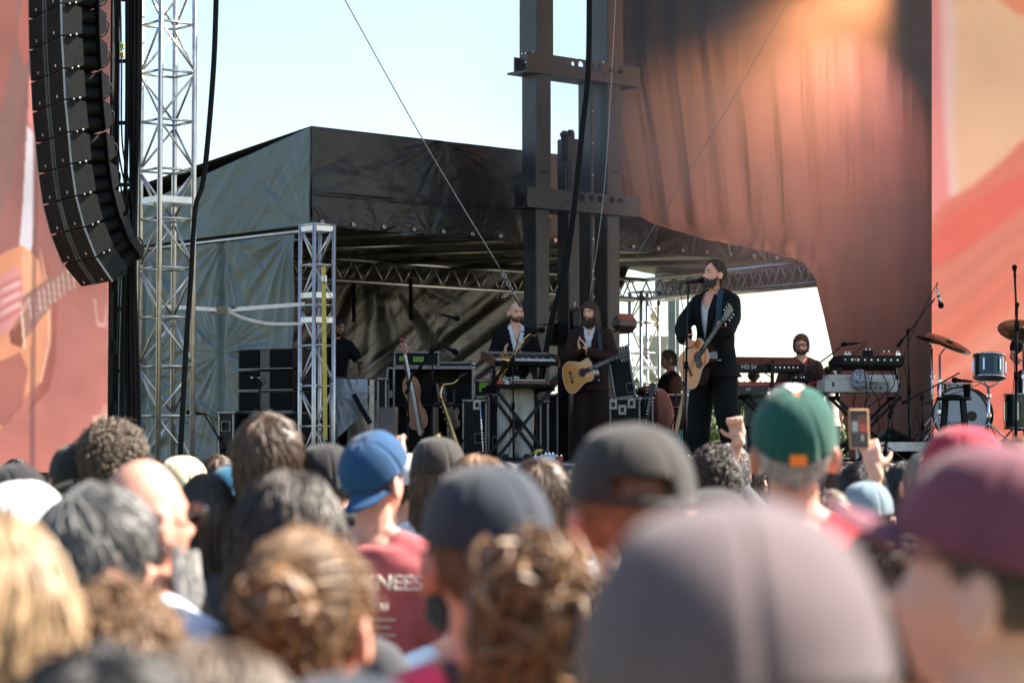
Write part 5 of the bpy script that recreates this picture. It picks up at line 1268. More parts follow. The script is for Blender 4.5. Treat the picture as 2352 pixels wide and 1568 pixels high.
# ---- saxophones
def sax(label, P, k=1.0, M=None, loc=(0, 0, 0), straight=True):
    """local: body tube along +z from bow at 0; bell in front (-y); neck at the top"""
    r = thing('saxophone', label, 'saxophone', M=M)
    z1 = .62 * k
    MB().tube(catmull([(0, 0, z1), (0, 0, .3 * k), (0, 0, .05 * k), (0, -.03 * k, -.03 * k), (0, -.07 * k, -.03 * k), (0, -.10 * k, .04 * k), (0, -.115 * k, .15 * k), (0, -.135 * k, .25 * k), (0, -.165 * k, .32 * k)], 6), np.interp(np.linspace(0, 1, 49), [0, .35, .55, .75, .92, 1], [.013, .026, .034, .045, .062, .085]) * k, 16).build('body_tube', M_gold, r, True)
    MB().tube(catmull([(0, 0, z1), (0, .005, z1 + .05 * k), (0, .05 * k, z1 + .11 * k), (0, .13 * k, z1 + .10 * k), (0, .20 * k, z1 + .13 * k)], 6), np.interp(np.linspace(0, 1, 25), [0, 1], [.013, .008]) * k, 10).build('crook', M_gold, r, True)
    MB().tube([(0, .18 * k, z1 + .12 * k), (0, .23 * k, z1 + .145 * k), (0, .28 * k, z1 + .15 * k)], [.010 * k, .012 * k, .004 * k], 10).build('mouthpiece', M_ebony, r, True)
    kk = MB()
    for i in range(9): kk.lathe([(.016 * k, 0), (.018 * k, .004), (.016 * k, .008)], (.028 * k * (1 if i % 2 else -1) * .6, -.026 * k, (.12 + i * .055) * k), (0.3 if i % 2 else -.3, -1, 0), 12)
    o = kk.build('key_cups', M_gold, r, True); o['kind'] = 'stuff'
    rr = MB()
    for sx in (-.03, .03, .018): rr.tube([(sx * k, -.012 * k, .08 * k), (sx * k, -.012 * k, .56 * k)], .0028, 6)
    for i in range(7): rr.tube([(.03 * k, -.012 * k, (.12 + i * .06) * k), (-.03 * k, -.022 * k, (.14 + i * .06) * k)], .0025, 5)
    o = rr.build('key_rods', M_gold, r, True); o['kind'] = 'stuff'
    MB().tube([(0, -.165 * k + .088 * k * math.cos(t) * .9 * .5 - 0.0, .325 * k + .03 * math.cos(t)) if False else (.085 * k * math.sin(t), -.165 * k + .082 * k * math.cos(t) * .93, .32 * k + .028 * k * math.cos(t)) for t in np.linspace(0, 2 * math.pi, 24, endpoint=False)], .004, 6, closed=True).build('bell_rim', M_gold, r, True)
    return r
a = pt(1148, 873, YB - .33); b = pt(1192, 800, YB - .40); zz = nrm(b - a); yy = nrm(np.array([.6, .8, 0]) - zz * np.dot([.6, .8, 0], zz)); xx = np.cross(yy, zz)
Mx = Matrix(((xx[0], yy[0], zz[0], a[0]), (xx[1], yy[1], zz[1], a[1]), (xx[2], yy[2], zz[2], a[2]), (0, 0, 0, 1)))
sax('golden alto saxophone slung in front of the bald musician', None, .80, M=Mx)
a = pt(1047, 1020, 25.4); b = pt(1012, 915, 25.5); zz = nrm(b - a); yy = nrm(np.array([.9, .1, 0.3]) - zz * np.dot([.9, .1, .3], zz)); xx = np.cross(yy, zz)
a = pt(1015, 915, 25.5) - zz * .78
Mx = Matrix(((xx[0], yy[0], zz[0], a[0]), (xx[1], yy[1], zz[1], a[1]), (xx[2], yy[2], zz[2], a[2]), (0, 0, 0, 1)))
sax('brass tenor saxophone standing upright by the big instrument case', None, 1.25, M=Mx)
sst = thing('saxophone_stand', 'small black stand under the upright tenor saxophone', 'stand', (a[0], 25.5, DECK))
q = MB()
for t in (0, 2.1, 4.2): q.tube([(a[0], 25.5, DECK + .25), (a[0] + .25 * math.cos(t), 25.5 + .25 * math.sin(t), DECK + .01)], .008, 6)
q.tube([(a[0], 25.5, DECK + .2), (a[0], 25.52, a[2] + .1)], .009, 6); q.build('legs', M_blackm, sst, True, True)

# ---- keyboard player with glasses
YK = 27.6
fl = pt(1842, 1064, YK)
kp = person('curly-haired keyboard player in thick black glasses behind the red keyboard', (fl[0], YK, DECK - .32), -4, 1.74)
pk = dict(head=(-6, 2, 0), elR=(-.27, -.10, 1.15), wrR=(-.22, -.33, 1.08), elL=(.25, -.08, 1.15), wrL=(.10, -.33, 1.08), hdR=(0, -1, -.2), hnR=(0, 0, -1), hdL=(-.1, -1, -.2), hnL=(0, 0, -1), sit=True,
          knR=(-.12, -.42, .90), anR=(-.12, -.40, .45), knL=(.12, -.42, .90), anL=(.12, -.40, .45))
link('body', body_mesh(pk, .0065), SK_fair_lightened, kp)
link('jacket', top_mesh(pk, ease=.022, sleeve='long', hem=.86, vox=.011, amp=.009, seed=15, v=.0, vlow=1.02, vw=.07), cloth('charcoal_wool', (.014, .012, .012)), kp)
link('shirt', top_mesh(pk, ease=.012, sleeve='none', hem=.9, vox=.012, amp=.003, v=0, vlow=1.40, vw=.04), M_dots, kp)
lapels(kp, .0, 1.02, .06, MATS['charcoal_wool'], pk, y=-.133)
link('trousers', trouser_mesh(pk, .016, .01, .008, 3, .013), M_tblk, kp)
for S in 'RL': shoe_obj(pk, S, M_shoe, kp)
add_hair(kp, 'wavy', H_dark, pk, 12, .93); add_hair(kp, 'stubble', H_dark, pk, 5, name='beard'); face_details(kp, pk, H_dark); moustache(kp, pk, H_dark); glasses(kp, pk, M_nylon, M_lens_c)
stl = thing('stool', 'black stool carrying the keyboard player', 'stool', (fl[0], YK, DECK)); MB().lathe([(.16, .48), (.17, .50), (.17, .54), (.15, .55)], (fl[0], YK, DECK), Zv, 18).build('seat', M_rubber, stl, False, True)
for t in (0.5, 2.1, 3.6, 5.2): MB().tube([(fl[0] + .12 * math.cos(t), YK + .12 * math.sin(t), DECK + .5), (fl[0] + .2 * math.cos(t), YK + .2 * math.sin(t), DECK)], .012, 8).build('leg', M_blackm, stl, True, True)

# ---- crew man in profile at the back
YC = 30.0
fl = pt(1540, 1064, YC)
cm = person('crew man in a dark polo shirt with folded arms at the back', (fl[0], YC, DECK - .42), -72, 1.77)
pc = dict(head=(-14, 6, 0), elR=(-.25, -.08, 1.17), wrR=(.04, -.22, 1.15), elL=(.25, -.08, 1.17), wrL=(-.02, -.24, 1.12), hdR=(1, .1, 0), hnR=(0, 1, 0), hdL=(-1, .1, 0), hnL=(0, 1, 0), sit=True,
          knR=(-.12, -.42, .92), anR=(-.12, -.36, .52), knL=(.12, -.42, .92), anL=(.12, -.36, .52))
link('body', body_mesh(pc, .0075), SK_tan, cm); link('polo_shirt', top_mesh(pc, ease=.020, vox=.012, amp=.007, seed=16, hem=.86), M_tblk, cm); link('trousers', trouser_mesh(pc, .016, .01), M_tblk, cm)
for S in 'RL': shoe_obj(pc, S, M_shoe, cm)
add_hair(cm, 'short', H_light, pc, 13); face_details(cm, pc, H_light)

# ---- crew member bent over the covered desk at the left
YD = 27.2
fl = pt(768, 1064, YD)
cw = person('crew member with tattooed arm in black leaning over the covered desk', (fl[0], YD, DECK), 18, 1.62)
pd = dict(head=(20, 22, 0), neck=.06, elR=(-.30, -.10, 1.17), wrR=(-.20, -.35, 1.10), elL=(.31, -.12, 1.20), wrL=(.24, -.38, 1.06), hdR=(0, -1, -.2), hnR=(0, 0, -1), hdL=(0, -1, -.3), hnL=(0, 0, -1))
link('body', body_mesh(pd, .0075), SK_tan, cw); link('t_shirt', top_mesh(pd, ease=.018, vox=.012, amp=.007, seed=17), M_tblk, cw); link('trousers', trouser_mesh(pd), M_tblk, cw)
for S in 'RL': shoe_obj(pd, S, M_shoe, cw)
add_hair(cw, 'crop', H_dark, pd, 14); add_hair(cw, 'stubble', H_dark, pd, 5, name='beard'); face_details(cw, pd, H_dark)
q = MB(); e_, w_ = np.array(pd['elL']), np.array(pd['wrL']); q.tube(catmull([e_, e_ * .65 + w_ * .35, e_ * .2 + w_ * .8], 5), [.040, .0415, .042, .0425, .043, .043, .042, .04, .036, .033, .031], 14, cap=False); q.build('tattoo_sleeve', mat('tattoo_ink', (.10, .09, .085), .6, 0, .4, 60, c2=(.36, .22, .16)), cw, True)

# ---- the drummer at the right edge
YDr = 27.4
fl = pt(2384, 1040, YDr)
dm = person('drummer in sunglasses behind the cymbal at the right edge', (fl[0], YDr, DECK + .02), -8, 1.78)
pdm = dict(head=(-10, 2, 0), elR=(-.28, -.10, 1.16), wrR=(-.26, -.34, 1.12), elL=(.28, -.10, 1.16), wrL=(.16, -.34, 1.10), hdR=(0, -1, 0), hnR=(0, 0, -1), hdL=(0, -1, 0), hnL=(0, 0, -1), sit=True, curl=(60, 65, 65, 65),
           knR=(-.2, -.42, .90), anR=(-.22, -.42, .40), knL=(.2, -.42, .90), anL=(.22, -.42, .40))
link('body', body_mesh(pdm, .0075), SK_fair, dm); link('t_shirt', top_mesh(pdm, ease=.018, vox=.012, amp=.007, seed=19), M_tblk, dm); link('trousers', trouser_mesh(pdm), M_tblk, dm)
for S in 'RL': shoe_obj(pdm, S, M_shoe, dm)
add_hair(dm, 'crop', H_dark, pdm, 14); glasses(dm, pdm, M_nylon, M_lens_d)
for i, (px_, c_, lb) in enumerate(((1732, (.32, .34, .33), 'hazy figure in a pale grey shirt far behind the keyboards'), (1905, (.42, .38, .36), 'hazy figure in a faded pink-grey shirt far behind the cream keyboard'))):
    f2 = pt(px_, 850, 36.5); o = person(lb, (f2[0], 36.5, f2[2] - 1.80 + .05), 160 + i * 60, 1.8)
    link('body', body_mesh({}, .014), SK_tan, o); link('shirt', top_mesh({}, sleeve='short'), cloth('faded_shirt_%s' % ('grey' if i == 0 else 'pink'), c_), o); link('trousers', trouser_mesh({}), M_tblk, o); add_hair(o, 'short', H_light, {}, 20)
rp = thing('rear_platform', 'low platform behind the stage where onlookers stand', 'platform', (4.3, 36.5, 0)); zt_ = pt(1732, 850, 36.5)[2] - 1.75
MB().box((4.3, 36.8, zt_ - .1), (4.5, 1.6, .2)).build('floor', M_road, rp, False, True)
for x in (2.3, 6.3): MB().tube([(x, 36.8, 0), (x, 36.8, zt_ - .2)], .04, 8).build('leg', M_alu, rp, True, True)
# ------------------------------------------------------------------ microphones and stands
def mic(root, a, b, cond=False, name='microphone'):
    a = np.asarray(a, float); b = np.asarray(b, float); d = nrm(b - a); L = np.linalg.norm(b - a)
    k = L / .17
    MB().lathe([(.006 * k, 0), (.010 * k, .01 * k), (.012 * k, .09 * k), (.017 * k, .125 * k)], a, d, 14).build(name, M_black if not cond else M_alu, root, True, True)
    MB().lathe([(.016 * k, .125 * k), (.022 * k, .13 * k), (.024 * k, .14 * k), (.022 * k, .158 * k), (.012 * k, .17 * k)], a, d, 14).build('grille_ball', M_grille, root, True, True)
def mic_stand(label, base, top, boom=None, mic_ab=None, tripod=False, r=.0105, cond=False, floor=None, cable_to=None, cat='microphone stand'):
    fz = DECK if floor is None else floor
    base = np.array([base[0], base[1], fz]); t = thing('microphone_stand', label, cat, base)
    top = np.asarray(top, float); mid = base * .45 + top * .55
    MB().tube([base + Zv * .02, mid], r * 1.25, 10).build('lower_pole', M_blackm, t, True, True); MB().tube([mid, top], r * .85, 10).build('upper_pole', M_blackm, t, True, True)
    MB().tube([mid - Zv * .04, mid + Zv * .03], r * 1.9, 12).build('clutch', M_rubber, t, True, True)
    if tripod:
        for a in (.6, 2.7, 4.8): MB().tube([base + Zv * .16, base + np.array([.26 * math.cos(a), .26 * math.sin(a), .02])], .008, 8).build('leg', M_blackm, t, True, True)
    else: MB().lathe([(.13, 0), (.13, .015), (.10, .028), (.02, .035)], base, Zv, 24).build('round_base', M_rubber, t, True, True)
    if boom is not None:
        a, b = np.asarray(boom[0], float), np.asarray(boom[1], float); MB().tube([a, b], r * .8, 8).build('boom', M_blackm, t, True, True)
        MB().ell(top, (.025, .025, .028)).build('boom_joint', M_rubber, t, True, True); d = nrm(b - a); MB().tube([a, a + d * .10], r * 1.7, 8).build('counterweight', M_rubber, t, True, True)
    if mic_ab is not None:
        mic(t, *mic_ab, cond=cond); MB().ell(np.asarray(mic_ab[0]) * .6 + np.asarray(mic_ab[1]) * .4, (.018, .018, .018)).build('clip', M_rubber, t, True, True)
        a = np.asarray(mic_ab[0], float); rg_ = np.random.default_rng(int(abs(base[0]) * 1000)); P = [a, a - nrm(np.asarray(mic_ab[1]) - a) * .05 - Zv * .03]
        for f in (.85, .6, .35, .1): c = base * (1 - f) + top * f; P.append(c + np.array([-.03 + rg_.uniform(-.015, .015), -.02, 0]))
        P.append(base + np.array([-.12, -.1, .01])); MB().tube(catmull(P, 6), .0042, 6).build('cable', M_rubber, t, True, True)
    return t
def ptz(px, Y, z): v = pt(px, 1000, Y); return np.array([v[0], Y, z])
Y = 22.25
mic_stand('straight black stand holding the microphone at the singer\'s mouth', ptz(1570, Y, 0), pt(1581, 656, Y), None, (pt(1573, 650, Y), pt(1619, 643, Y - .02)))
Y = 25.3
mic_stand('boom stand with a microphone crossing in front of the wood-sided synthesizer', ptz(1180, Y, 0), pt(1178, 826, Y), (pt(1136, 872, Y), pt(1224, 768, Y)), (pt(1203, 762, Y), pt(1252, 757, Y)), r=.010)
Y = 25.9
mic_stand('tall boom stand reaching up over the open instrument case', ptz(992, Y, 0), pt(993, 806, Y), (pt(960, 852, Y), pt(1034, 730, Y)), (pt(1012, 722, Y), pt(1056, 733, Y)))
t_ = thing('hanging_microphone', 'dark microphone tilted down right of the tall boom stand', 'microphone', pt(1030, 800, 25.8)); mic(t_, pt(1006, 786, 25.8), pt(1052, 812, 25.8)); MB().tube([pt(993, 812, 25.9), pt(1010, 789, 25.8)], .008, 6).build('arm', M_blackm, t_, True, True)
Y = 23.6
mic_stand('low boom stand with a microphone in front of the crinkled tent wall', ptz(520, Y, 0), pt(508, 1005, Y), (pt(520, 1032, Y), pt(468, 950, Y)), (pt(472, 951, Y), pt(428, 946, Y)), r=.012)
Y = 24.9
mic_stand('slim stand with an angled microphone left of the open instrument case', ptz(937, Y, 0), pt(938, 880, Y), (pt(934, 905, Y), pt(946, 862, Y)), (pt(940, 875, Y), pt(953, 846, Y)), r=.009)
Y = 25.2
mic_stand('boom stand reaching right from the red keyboard to a vocal microphone', ptz(1853, Y, 0), pt(1853, 876, Y), (pt(1800, 893, Y), pt(1933, 796, Y)), (pt(1972, 788, Y), pt(1932, 791, Y)), r=.009)
Y = 25.0
mic_stand('tall boom stand with a silver condenser microphone before the video wall', ptz(2090, Y, 0), pt(2086, 760, Y), (pt(2061, 796, Y), pt(2147, 686, Y)), (pt(2151, 662, Y), pt(2163, 708, Y)), cond=True, floor=DECK)
Y = 24.9
mic_stand('short boom stand with a dark microphone aimed at the bass drum', ptz(2120, Y, 0), pt(2118, 912, Y), (pt(2072, 926, Y), pt(2204, 856, Y)), (pt(2234, 876, Y), pt(2186, 872, Y)), r=.010)
Y = 23.2
mic_stand('bent black stand between the cream keyboard and the drums', ptz(2030, Y, 0), pt(2044, 955, Y), (pt(2044, 955, Y), pt(2069, 880, Y)), None, tripod=True, r=.013)
t_ = bpy.data.objects['microphone_stand'] if False else None
Y = 24.6
mic_stand('vertical black boom stand at the right edge in front of the cymbal', ptz(2332, Y, 0), pt(2336, 700, Y), (pt(2337, 760, Y), pt(2331, 640, Y)), (pt(2332, 650, Y), pt(2330, 608, Y)), r=.014)

# ------------------------------------------------------------------ keyboards
def kframe(c, yaw, pitch=0.0):
    """keyboard frame: x along the keys (player's right to left seen from the crowd), y away from the player"""
    return Matrix.Translation(Vector([float(v) for v in c])) @ Matrix.Rotation(math.radians(yaw), 4, 'Z') @ Matrix.Rotation(math.radians(pitch), 4, 'X')
def keys(root, x0, x1, y0, y1, z):
    n = int((x1 - x0) / .0236); w = MB(); b = MB()
    for i in range(n):
        w.box((x0 + (i + .5) * .0236, (y0 + y1) / 2, z), (.0222, y1 - y0, .016))
        if i % 7 in (0, 1, 3, 4, 5): b.box((x0 + (i + 1) * .0236, y0 * .35 + y1 * .65, z + .011), (.012, (y1 - y0) * .62, .012))
    o = w.build('white_keys', M_white, root); o['kind'] = 'stuff'; o = b.build('black_keys', M_ebony, root); o['kind'] = 'stuff'
def x_stand(label, c, yaw, z0, z1, w=.8, dep=.34):
    r = thing('keyboard_stand', label, 'keyboard stand', M=kframe((c[0], c[1], 0), yaw))
    for sx in (-w / 2, w / 2) if False else (0,):
        pass
    for s, oy in ((1, -dep / 2), (1, dep / 2), (-1, -dep / 2 + .045), (-1, dep / 2 - .045)):
        MB().bar((-s * w / 2, oy, z0 + .02), (s * w / 2, oy, z1 - .03), .032, .032, bev=.004).build('crossed_leg', M_blackm, r)
    for x in (-w / 2, w / 2):
        MB().bar((x, -dep / 2 - .06, z0 + .02), (x, dep / 2 + .06, z0 + .02), .04, .04, bev=.006).build('foot_bar', M_rubber, r); MB().bar((x, -dep / 2 - .06, z1 - .03), (x, dep / 2 + .06, z1 - .03), .04, .04, bev=.006).build('rest_bar', M_rubber, r)
    MB().lathe([(.05, -.02), (.05, .02)], (0, 0, (z0 + z1) / 2), (0, 1, 0), 14).build('pivot', M_rubber, r)
    return r
# wood-sided synthesizer, keys facing the player but tilted so the crowd sees its panel
c = pt(1195, 828, 25.75)
sy = thing('synthesizer', 'wood-sided synthesizer with rows of knobs in front of the bald musician', 'synthesizer', M=kframe(c + Zv * .02, 22, 14))
MB().box((0, 0, -.01), (.72, .36, .05), b=.006).build('case', M_black, sy); 
for x in (-.372, .372): MB().prism([(-.19, -.045), (.19, -.045), (.19, .03), (.10, .065), (-.19, .035)], (x, 0, 0), (0, -1, 0), (0, 0, 1), (1, 0, 0), .022).build('wood_cheek', M_wood, sy)
MB().box((0, .07, .03), (.72, .20, .03), np.array(Matrix.Rotation(math.radians(-8), 3, 'X'))).build('control_panel', M_ebony, sy)
keys(sy, -.35, .35, -.18, -.05, .022)
kb = MB()
for i in range(16):
    for j in range(4): kb.lathe([(.011, 0), (.010, .018)], (-.33 + i * .044 + rng.uniform(-.004, .004), -.01 + j * .05, .045 + j * -.004), Zv, 8)
o = kb.build('knobs', M_alu, sy); o['kind'] = 'stuff'
c2_ = pt(1195, 888, 25.75)
t2 = thing('keyboard_tray', 'black tray of small gadgets on the lower tier of the stand', 'tray', M=kframe(c2_, 22, 0)); MB().box((0, 0, 0), (.66, .34, .035), b=.008).build('tray_board', M_rubber, t2)
sy2 = thing('small_keyboard', 'small keyboard with wooden edge lying on the tray', 'keyboard', M=kframe(c2_ + Zv * .045, 22, 0)); MB().box((.07, 0, 0), (.46, .16, .04), b=.006).build('case', M_wood, sy2); keys(sy2, -.14, .28, -.07, .04, .022)
for i, (x, cc, nm, lb) in enumerate(((-.26, (.5, .06, .04), 'red', 'red effects pedal at the left end of the gadget tray'), (-.18, (.65, .65, .62), 'white', 'white effects pedal beside the red one on the gadget tray'))):
    o = thing('effects_pedal', lb, 'effects pedal', M=kframe(c2_ + Zv * .04, 22, 0)); MB().box((x, -.04, 0), (.065, .09, .04), b=.006).build('housing', mat(nm + '_pedal', cc, .35), o)
    for dx in (-.015, .015): MB().lathe([(.008, 0), (.007, .014)], (x + dx, -.02, .02), Zv, 8).build('knob', M_chrome, o)
x_stand('black crossed stand under the wood-sided synthesizer', pt(1190, 1000, 25.75), 22, DECK, c2_[2], .62)
for s in (-1, 1):
    b_ = thing('tier_arm', ('left' if s < 0 else 'right') + ' upright arm carrying the wood-sided synthesizer above the tray', 'stand arm', M=kframe(c2_, 22, 0)); MB().bar((s * .26, .10, .0), (s * .28, .06, c[2] - c2_[2] - .01), .03, .03).build('upright', M_blackm, b_); MB().bar((s * .28, .14, c[2] - c2_[2] - .045), (s * .28, -.14, c[2] - c2_[2] - .06), .03, .025).build('rest', M_blackm, b_)
# black synthesizer above the red keyboard, seen from behind
Y = 25.9
c = pt(1748, 838, Y)
nd = thing('stage_keyboard', 'black keyboard tilted on the upper tier, seen from behind', 'keyboard', M=kframe(c, 14, 0))
MB().prism([(-.16, -.07), (.05, -.085), (.15, .055), (.13, .09), (-.16, .0)], (0, 0, 0), (0, 1, 0), (0, 0, 1), (1, 0, 0), .86).build('case', M_black, nd)
MB().prism([(-.165, -.075), (.055, -.09), (.158, .055), (.135, .096), (-.165, .005)], (.435, 0, 0), (0, 1, 0), (0, 0, 1), (1, 0, 0), .014).build('end_cheek', M_ebony, nd)
# back face towards the crowd: build with y pointing at the crowd
nd2 = thing('logo_strip', 'x', 'x'); bpy.data.objects.remove(nd2)
A3 = np.array(WM[nd.name]); 
q = MB(); q.box((0, -.168, -.035), (.86, .012, .07)); q.build('rear_panel', M_blackm, nd)
text3d('ND SV', A3[:3, :3] @ np.array([-.20, -.178, -.03]) + A3[:3, 3], A3[:3, 0], Zv, .062, 'lettering', M_strap, nd)
q = MB()
for i in range(7): q.lathe([(.008, 0), (.008, .006)], (.05 + i * .05, -.172, -.03), (0, -1, 0), 8)
q.build('sockets', M_chrome, nd)
M_redk = mat('red_lacquer', (.34, .018, .022), .3, 0, .05, 5, coat=.4)
c = pt(1780, 888, Y - .02)
rk = thing('red_keyboard', 'long red stage keyboard on the lower tier behind the singer', 'keyboard', M=kframe(c, 10, 0))
MB().box((0, 0, .02), (.98, .30, .05), b=.01).build('case', M_redk, rk); MB().box((.455, 0, .02), (.06, .31, .085), b=.012).build('end_block', M_redk, rk); MB().box((-.06, -.152, -.03), (.84, .012, .055)).build('rear_panel', M_ebony, rk)
A3 = np.array(WM[rk.name]); text3d('e3', A3[:3, :3] @ np.array([-.34, -.16, -.03]) + A3[:3, 3], A3[:3, 0], Zv, .05, 'lettering', M_strap, rk)
q = MB(); q.box((-.10, -.159, -.03), (.035, .004, .035)); q.box((-.03, -.159, -.03), (.08, .004, .022)); q.build('rear_label', M_strap, rk)
q = MB()
for i in range(14): q.lathe([(.008, 0), (.006, .016)], (-.40 + i * .06, .0, .045), Zv, 8)
o = q.build('knobs', M_black, rk); o['kind'] = 'stuff'
x_stand('black crossed stand under the red keyboard', pt(1785, 1000, Y), 10, DECK, pt(1785, 905, Y)[2], .72)
pc_ = pt(1768, 870, Y - .1); o = thing('centre_column', 'black column stand holding the tilted black keyboard over the red one', 'stand', (pc_[0], pc_[1], DECK)); MB().bar((pc_[0], Y - .2, DECK), (pc_[0] + .02, Y - .2, pt(1768, 828, Y)[2]), .035, .035).build('column', M_blackm, o, False, True); MB().bar((pc_[0] - .2, Y - .2, pt(1768, 912, Y)[2]), (pc_[0] + .2, Y - .2, pt(1768, 912, Y)[2]), .04, .04).build('crossbar', M_blackm, o, False, True); MB().tube(catmull([(pc_[0] - .02, Y - .24, pt(1768, 835, Y)[2]), (pc_[0] - .1, Y - .26, pt(1768, 850, Y)[2]), (pc_[0], Y - .25, pt(1768, 868, Y)[2])], 5), .006, 6).build('cable', M_rubber, o, True, True)
sb = thing('effects_box', 'small effects box with coloured knobs on top of the red keyboard', 'effects box', pt(1834, 868, Y)); cc = pt(1834, 872, Y); MB().box(cc, (.17, .10, .04), b=.005).build('housing', M_black, sb, False, True)
for i in range(5): MB().lathe([(.008, 0), (.007, .014)], cc + [-.06 + i * .03, 0, .02], Zv, 8).build('knob', (M_redk, M_chrome, M_yellow, M_chrome, M_chrome)[i], sb, False, True)
# cream tape keyboard with a black controller on top
Y = 25.6
c = pt(1970, 885, Y)
ck = thing('cream_keyboard', 'cream tape keyboard with exposed rear panel on a crossed stand', 'keyboard', M=kframe(c, 6, 0))
MB().box((0, 0, -.01), (.80, .38, .14), b=.012).build('lower_case', M_cream, ck); MB().box((.02, .03, .085), (.72, .28, .055), b=.012).build('upper_case', M_cream, ck)
MB().box((.14, -.194, -.012), (.32, .010, .105)).build('rear_panel', mat('grey_rear_panel', (.30, .28, .26), .5), ck); MB().box((-.31, -.193, .005), (.02, .006, .05)).build('slot', M_ebony, ck)
MB().box((.20, -.114, .088), (.32, .006, .035)).build('control_strip', M_white, ck)
q = MB()
for i in range(11): q.box((.07 + i * .025, -.119, .088), (.006, .004, .018))
o = q.build('sliders', M_ebony, ck); o['kind'] = 'stuff'
q = MB()
for i in range(4): q.lathe([(.012, 0), (.012, .006)], (.03 + i * .055, -.199, -.03), (0, -1, 0), 10)
q.build('sockets', M_ebony, ck)
A3 = np.array(WM[ck.name]); text3d('Melotro', A3[:3, :3] @ np.array([.08, -.203, .018]) + A3[:3, 3], A3[:3, 0], Zv, .048, 'lettering', M_ebony, ck)
x_stand('black crossed stand under the cream keyboard', pt(1985, 1000, Y), 6, DECK, pt(1985, 908, Y)[2], .66)
c = pt(1990, 828, Y + .02)
bc = thing('controller_keyboard', 'black controller with knobs tilted above the cream keyboard', 'keyboard', M=kframe(c, 6, 0))
MB().prism([(-.20, -.055), (.22, -.10), (.24, -.06), (.10, .02), (-.20, .045)], (0, 0, 0), (0, 1, 0), (0, 0, 1), (1, 0, 0), .70).build('case', M_black, bc)
MB().prism([(-.22, -.03), (-.02, -.05), (.02, .00), (-.22, .055)], (-.36, .0, -.02), (0, 1, 0), (0, 0, 1), (1, 0, 0), .10).build('end_wing', M_rubber, bc)
MB().box((0, -.205, .0), (.64, .01, .07)).build('rear_panel', M_blackm, bc)
q = MB()
for i in range(9): q.lathe([(.009, 0), (.009, .006)], (-.28 + i * .07, -.211, .0), (0, -1, 0), 8)
q.build('sockets', M_chrome, bc); A3 = np.array(WM[bc.name]); text3d('WK2', A3[:3, :3] @ np.array([-.18, -.213, .0]) + A3[:3, 3], A3[:3, 0], Zv, .04, 'lettering', M_strap, bc)
for i, (x, h, w, cc) in enumerate(((-.24, .03, .08, M_alu), (-.02, .06, .10, M_black), (.18, .04, .13, M_redk), (.30, .035, .05, M_chrome))):
    o = thing('effects_box', ('silver effects box at the left', 'tall black effects box in the middle', 'red effects box right of the middle', 'chrome effects box at the right end')[i] + ' on the black controller', 'effects box', M=kframe(c, 6, 0)); MB().box((x, -.14, .045 + h / 2), (w, .07, h), b=.006).build('housing', cc, o)
    for dx in (-.2, .2): MB().lathe([(.008, 0), (.006, .016)], (x + w * dx, -.14, .045 + h), Zv, 8).build('knob', M_chrome, o)
for s in (-1, 1):
    o = thing('tier_arm', ('left' if s < 0 else 'right') + ' arm lifting the black controller above the cream keyboard', 'stand arm', M=kframe(c, 6, 0)); MB().bar((s * .30, -.05, -.07), (s * .33, -.02, -.42), .03, .03).build('upright', M_blackm, o)
cf = MB(); cf.ell(pt(1975, 872, Y - .25), (.085, .06, .10), None, 40, 28); 
me = voxel(cf, .008, 0, lambda P: .03 * ridge(P * 22, 3, 77) - .01); o = link('crumpled_cloth', me, mat('patterned_cloth', (.6, .62, .65), .5, 0, .5, 40, c2=(.03, .03, .04)), None); tagp(o, 'crumpled black and white cloth hung on the cream keyboard', 'cloth')
for i, (x0, y0, x1, y1, dx) in enumerate(((1985, 850, 1992, 985, 6), (2008, 846, 2012, 965, -8), (2024, 852, 2000, 990, 14), (2046, 850, 2046, 940, 8), (1966, 905, 1975, 980, -6), (2060, 860, 2052, 1000, 4), (1998, 906, 2010, 1008, -10))):
    cable('keyboard_cable', ('first', 'second', 'third', 'fourth', 'fifth', 'sixth', 'seventh')[i] + ' from the left of the cables dangling below the cream keyboard' if i < 0 else ['cable dangling straight down beside the crumpled cloth', 'cable hanging from the middle of the black controller', 'cable looping left across the crossed stand legs', 'short cable at the right end of the cream keyboard', 'thin cable hanging left of the crossed legs', 'rightmost long cable reaching down to the deck', 'cable trailing along the lower crossed leg'][i], [pt(x0, y0, 25.25), pt(x0 + dx, (y0 * 2 + y1) / 3, 25.2), pt(x1 - dx, (y0 + 2 * y1) / 3, 25.2), pt(x1, y1, 25.25)], .006)

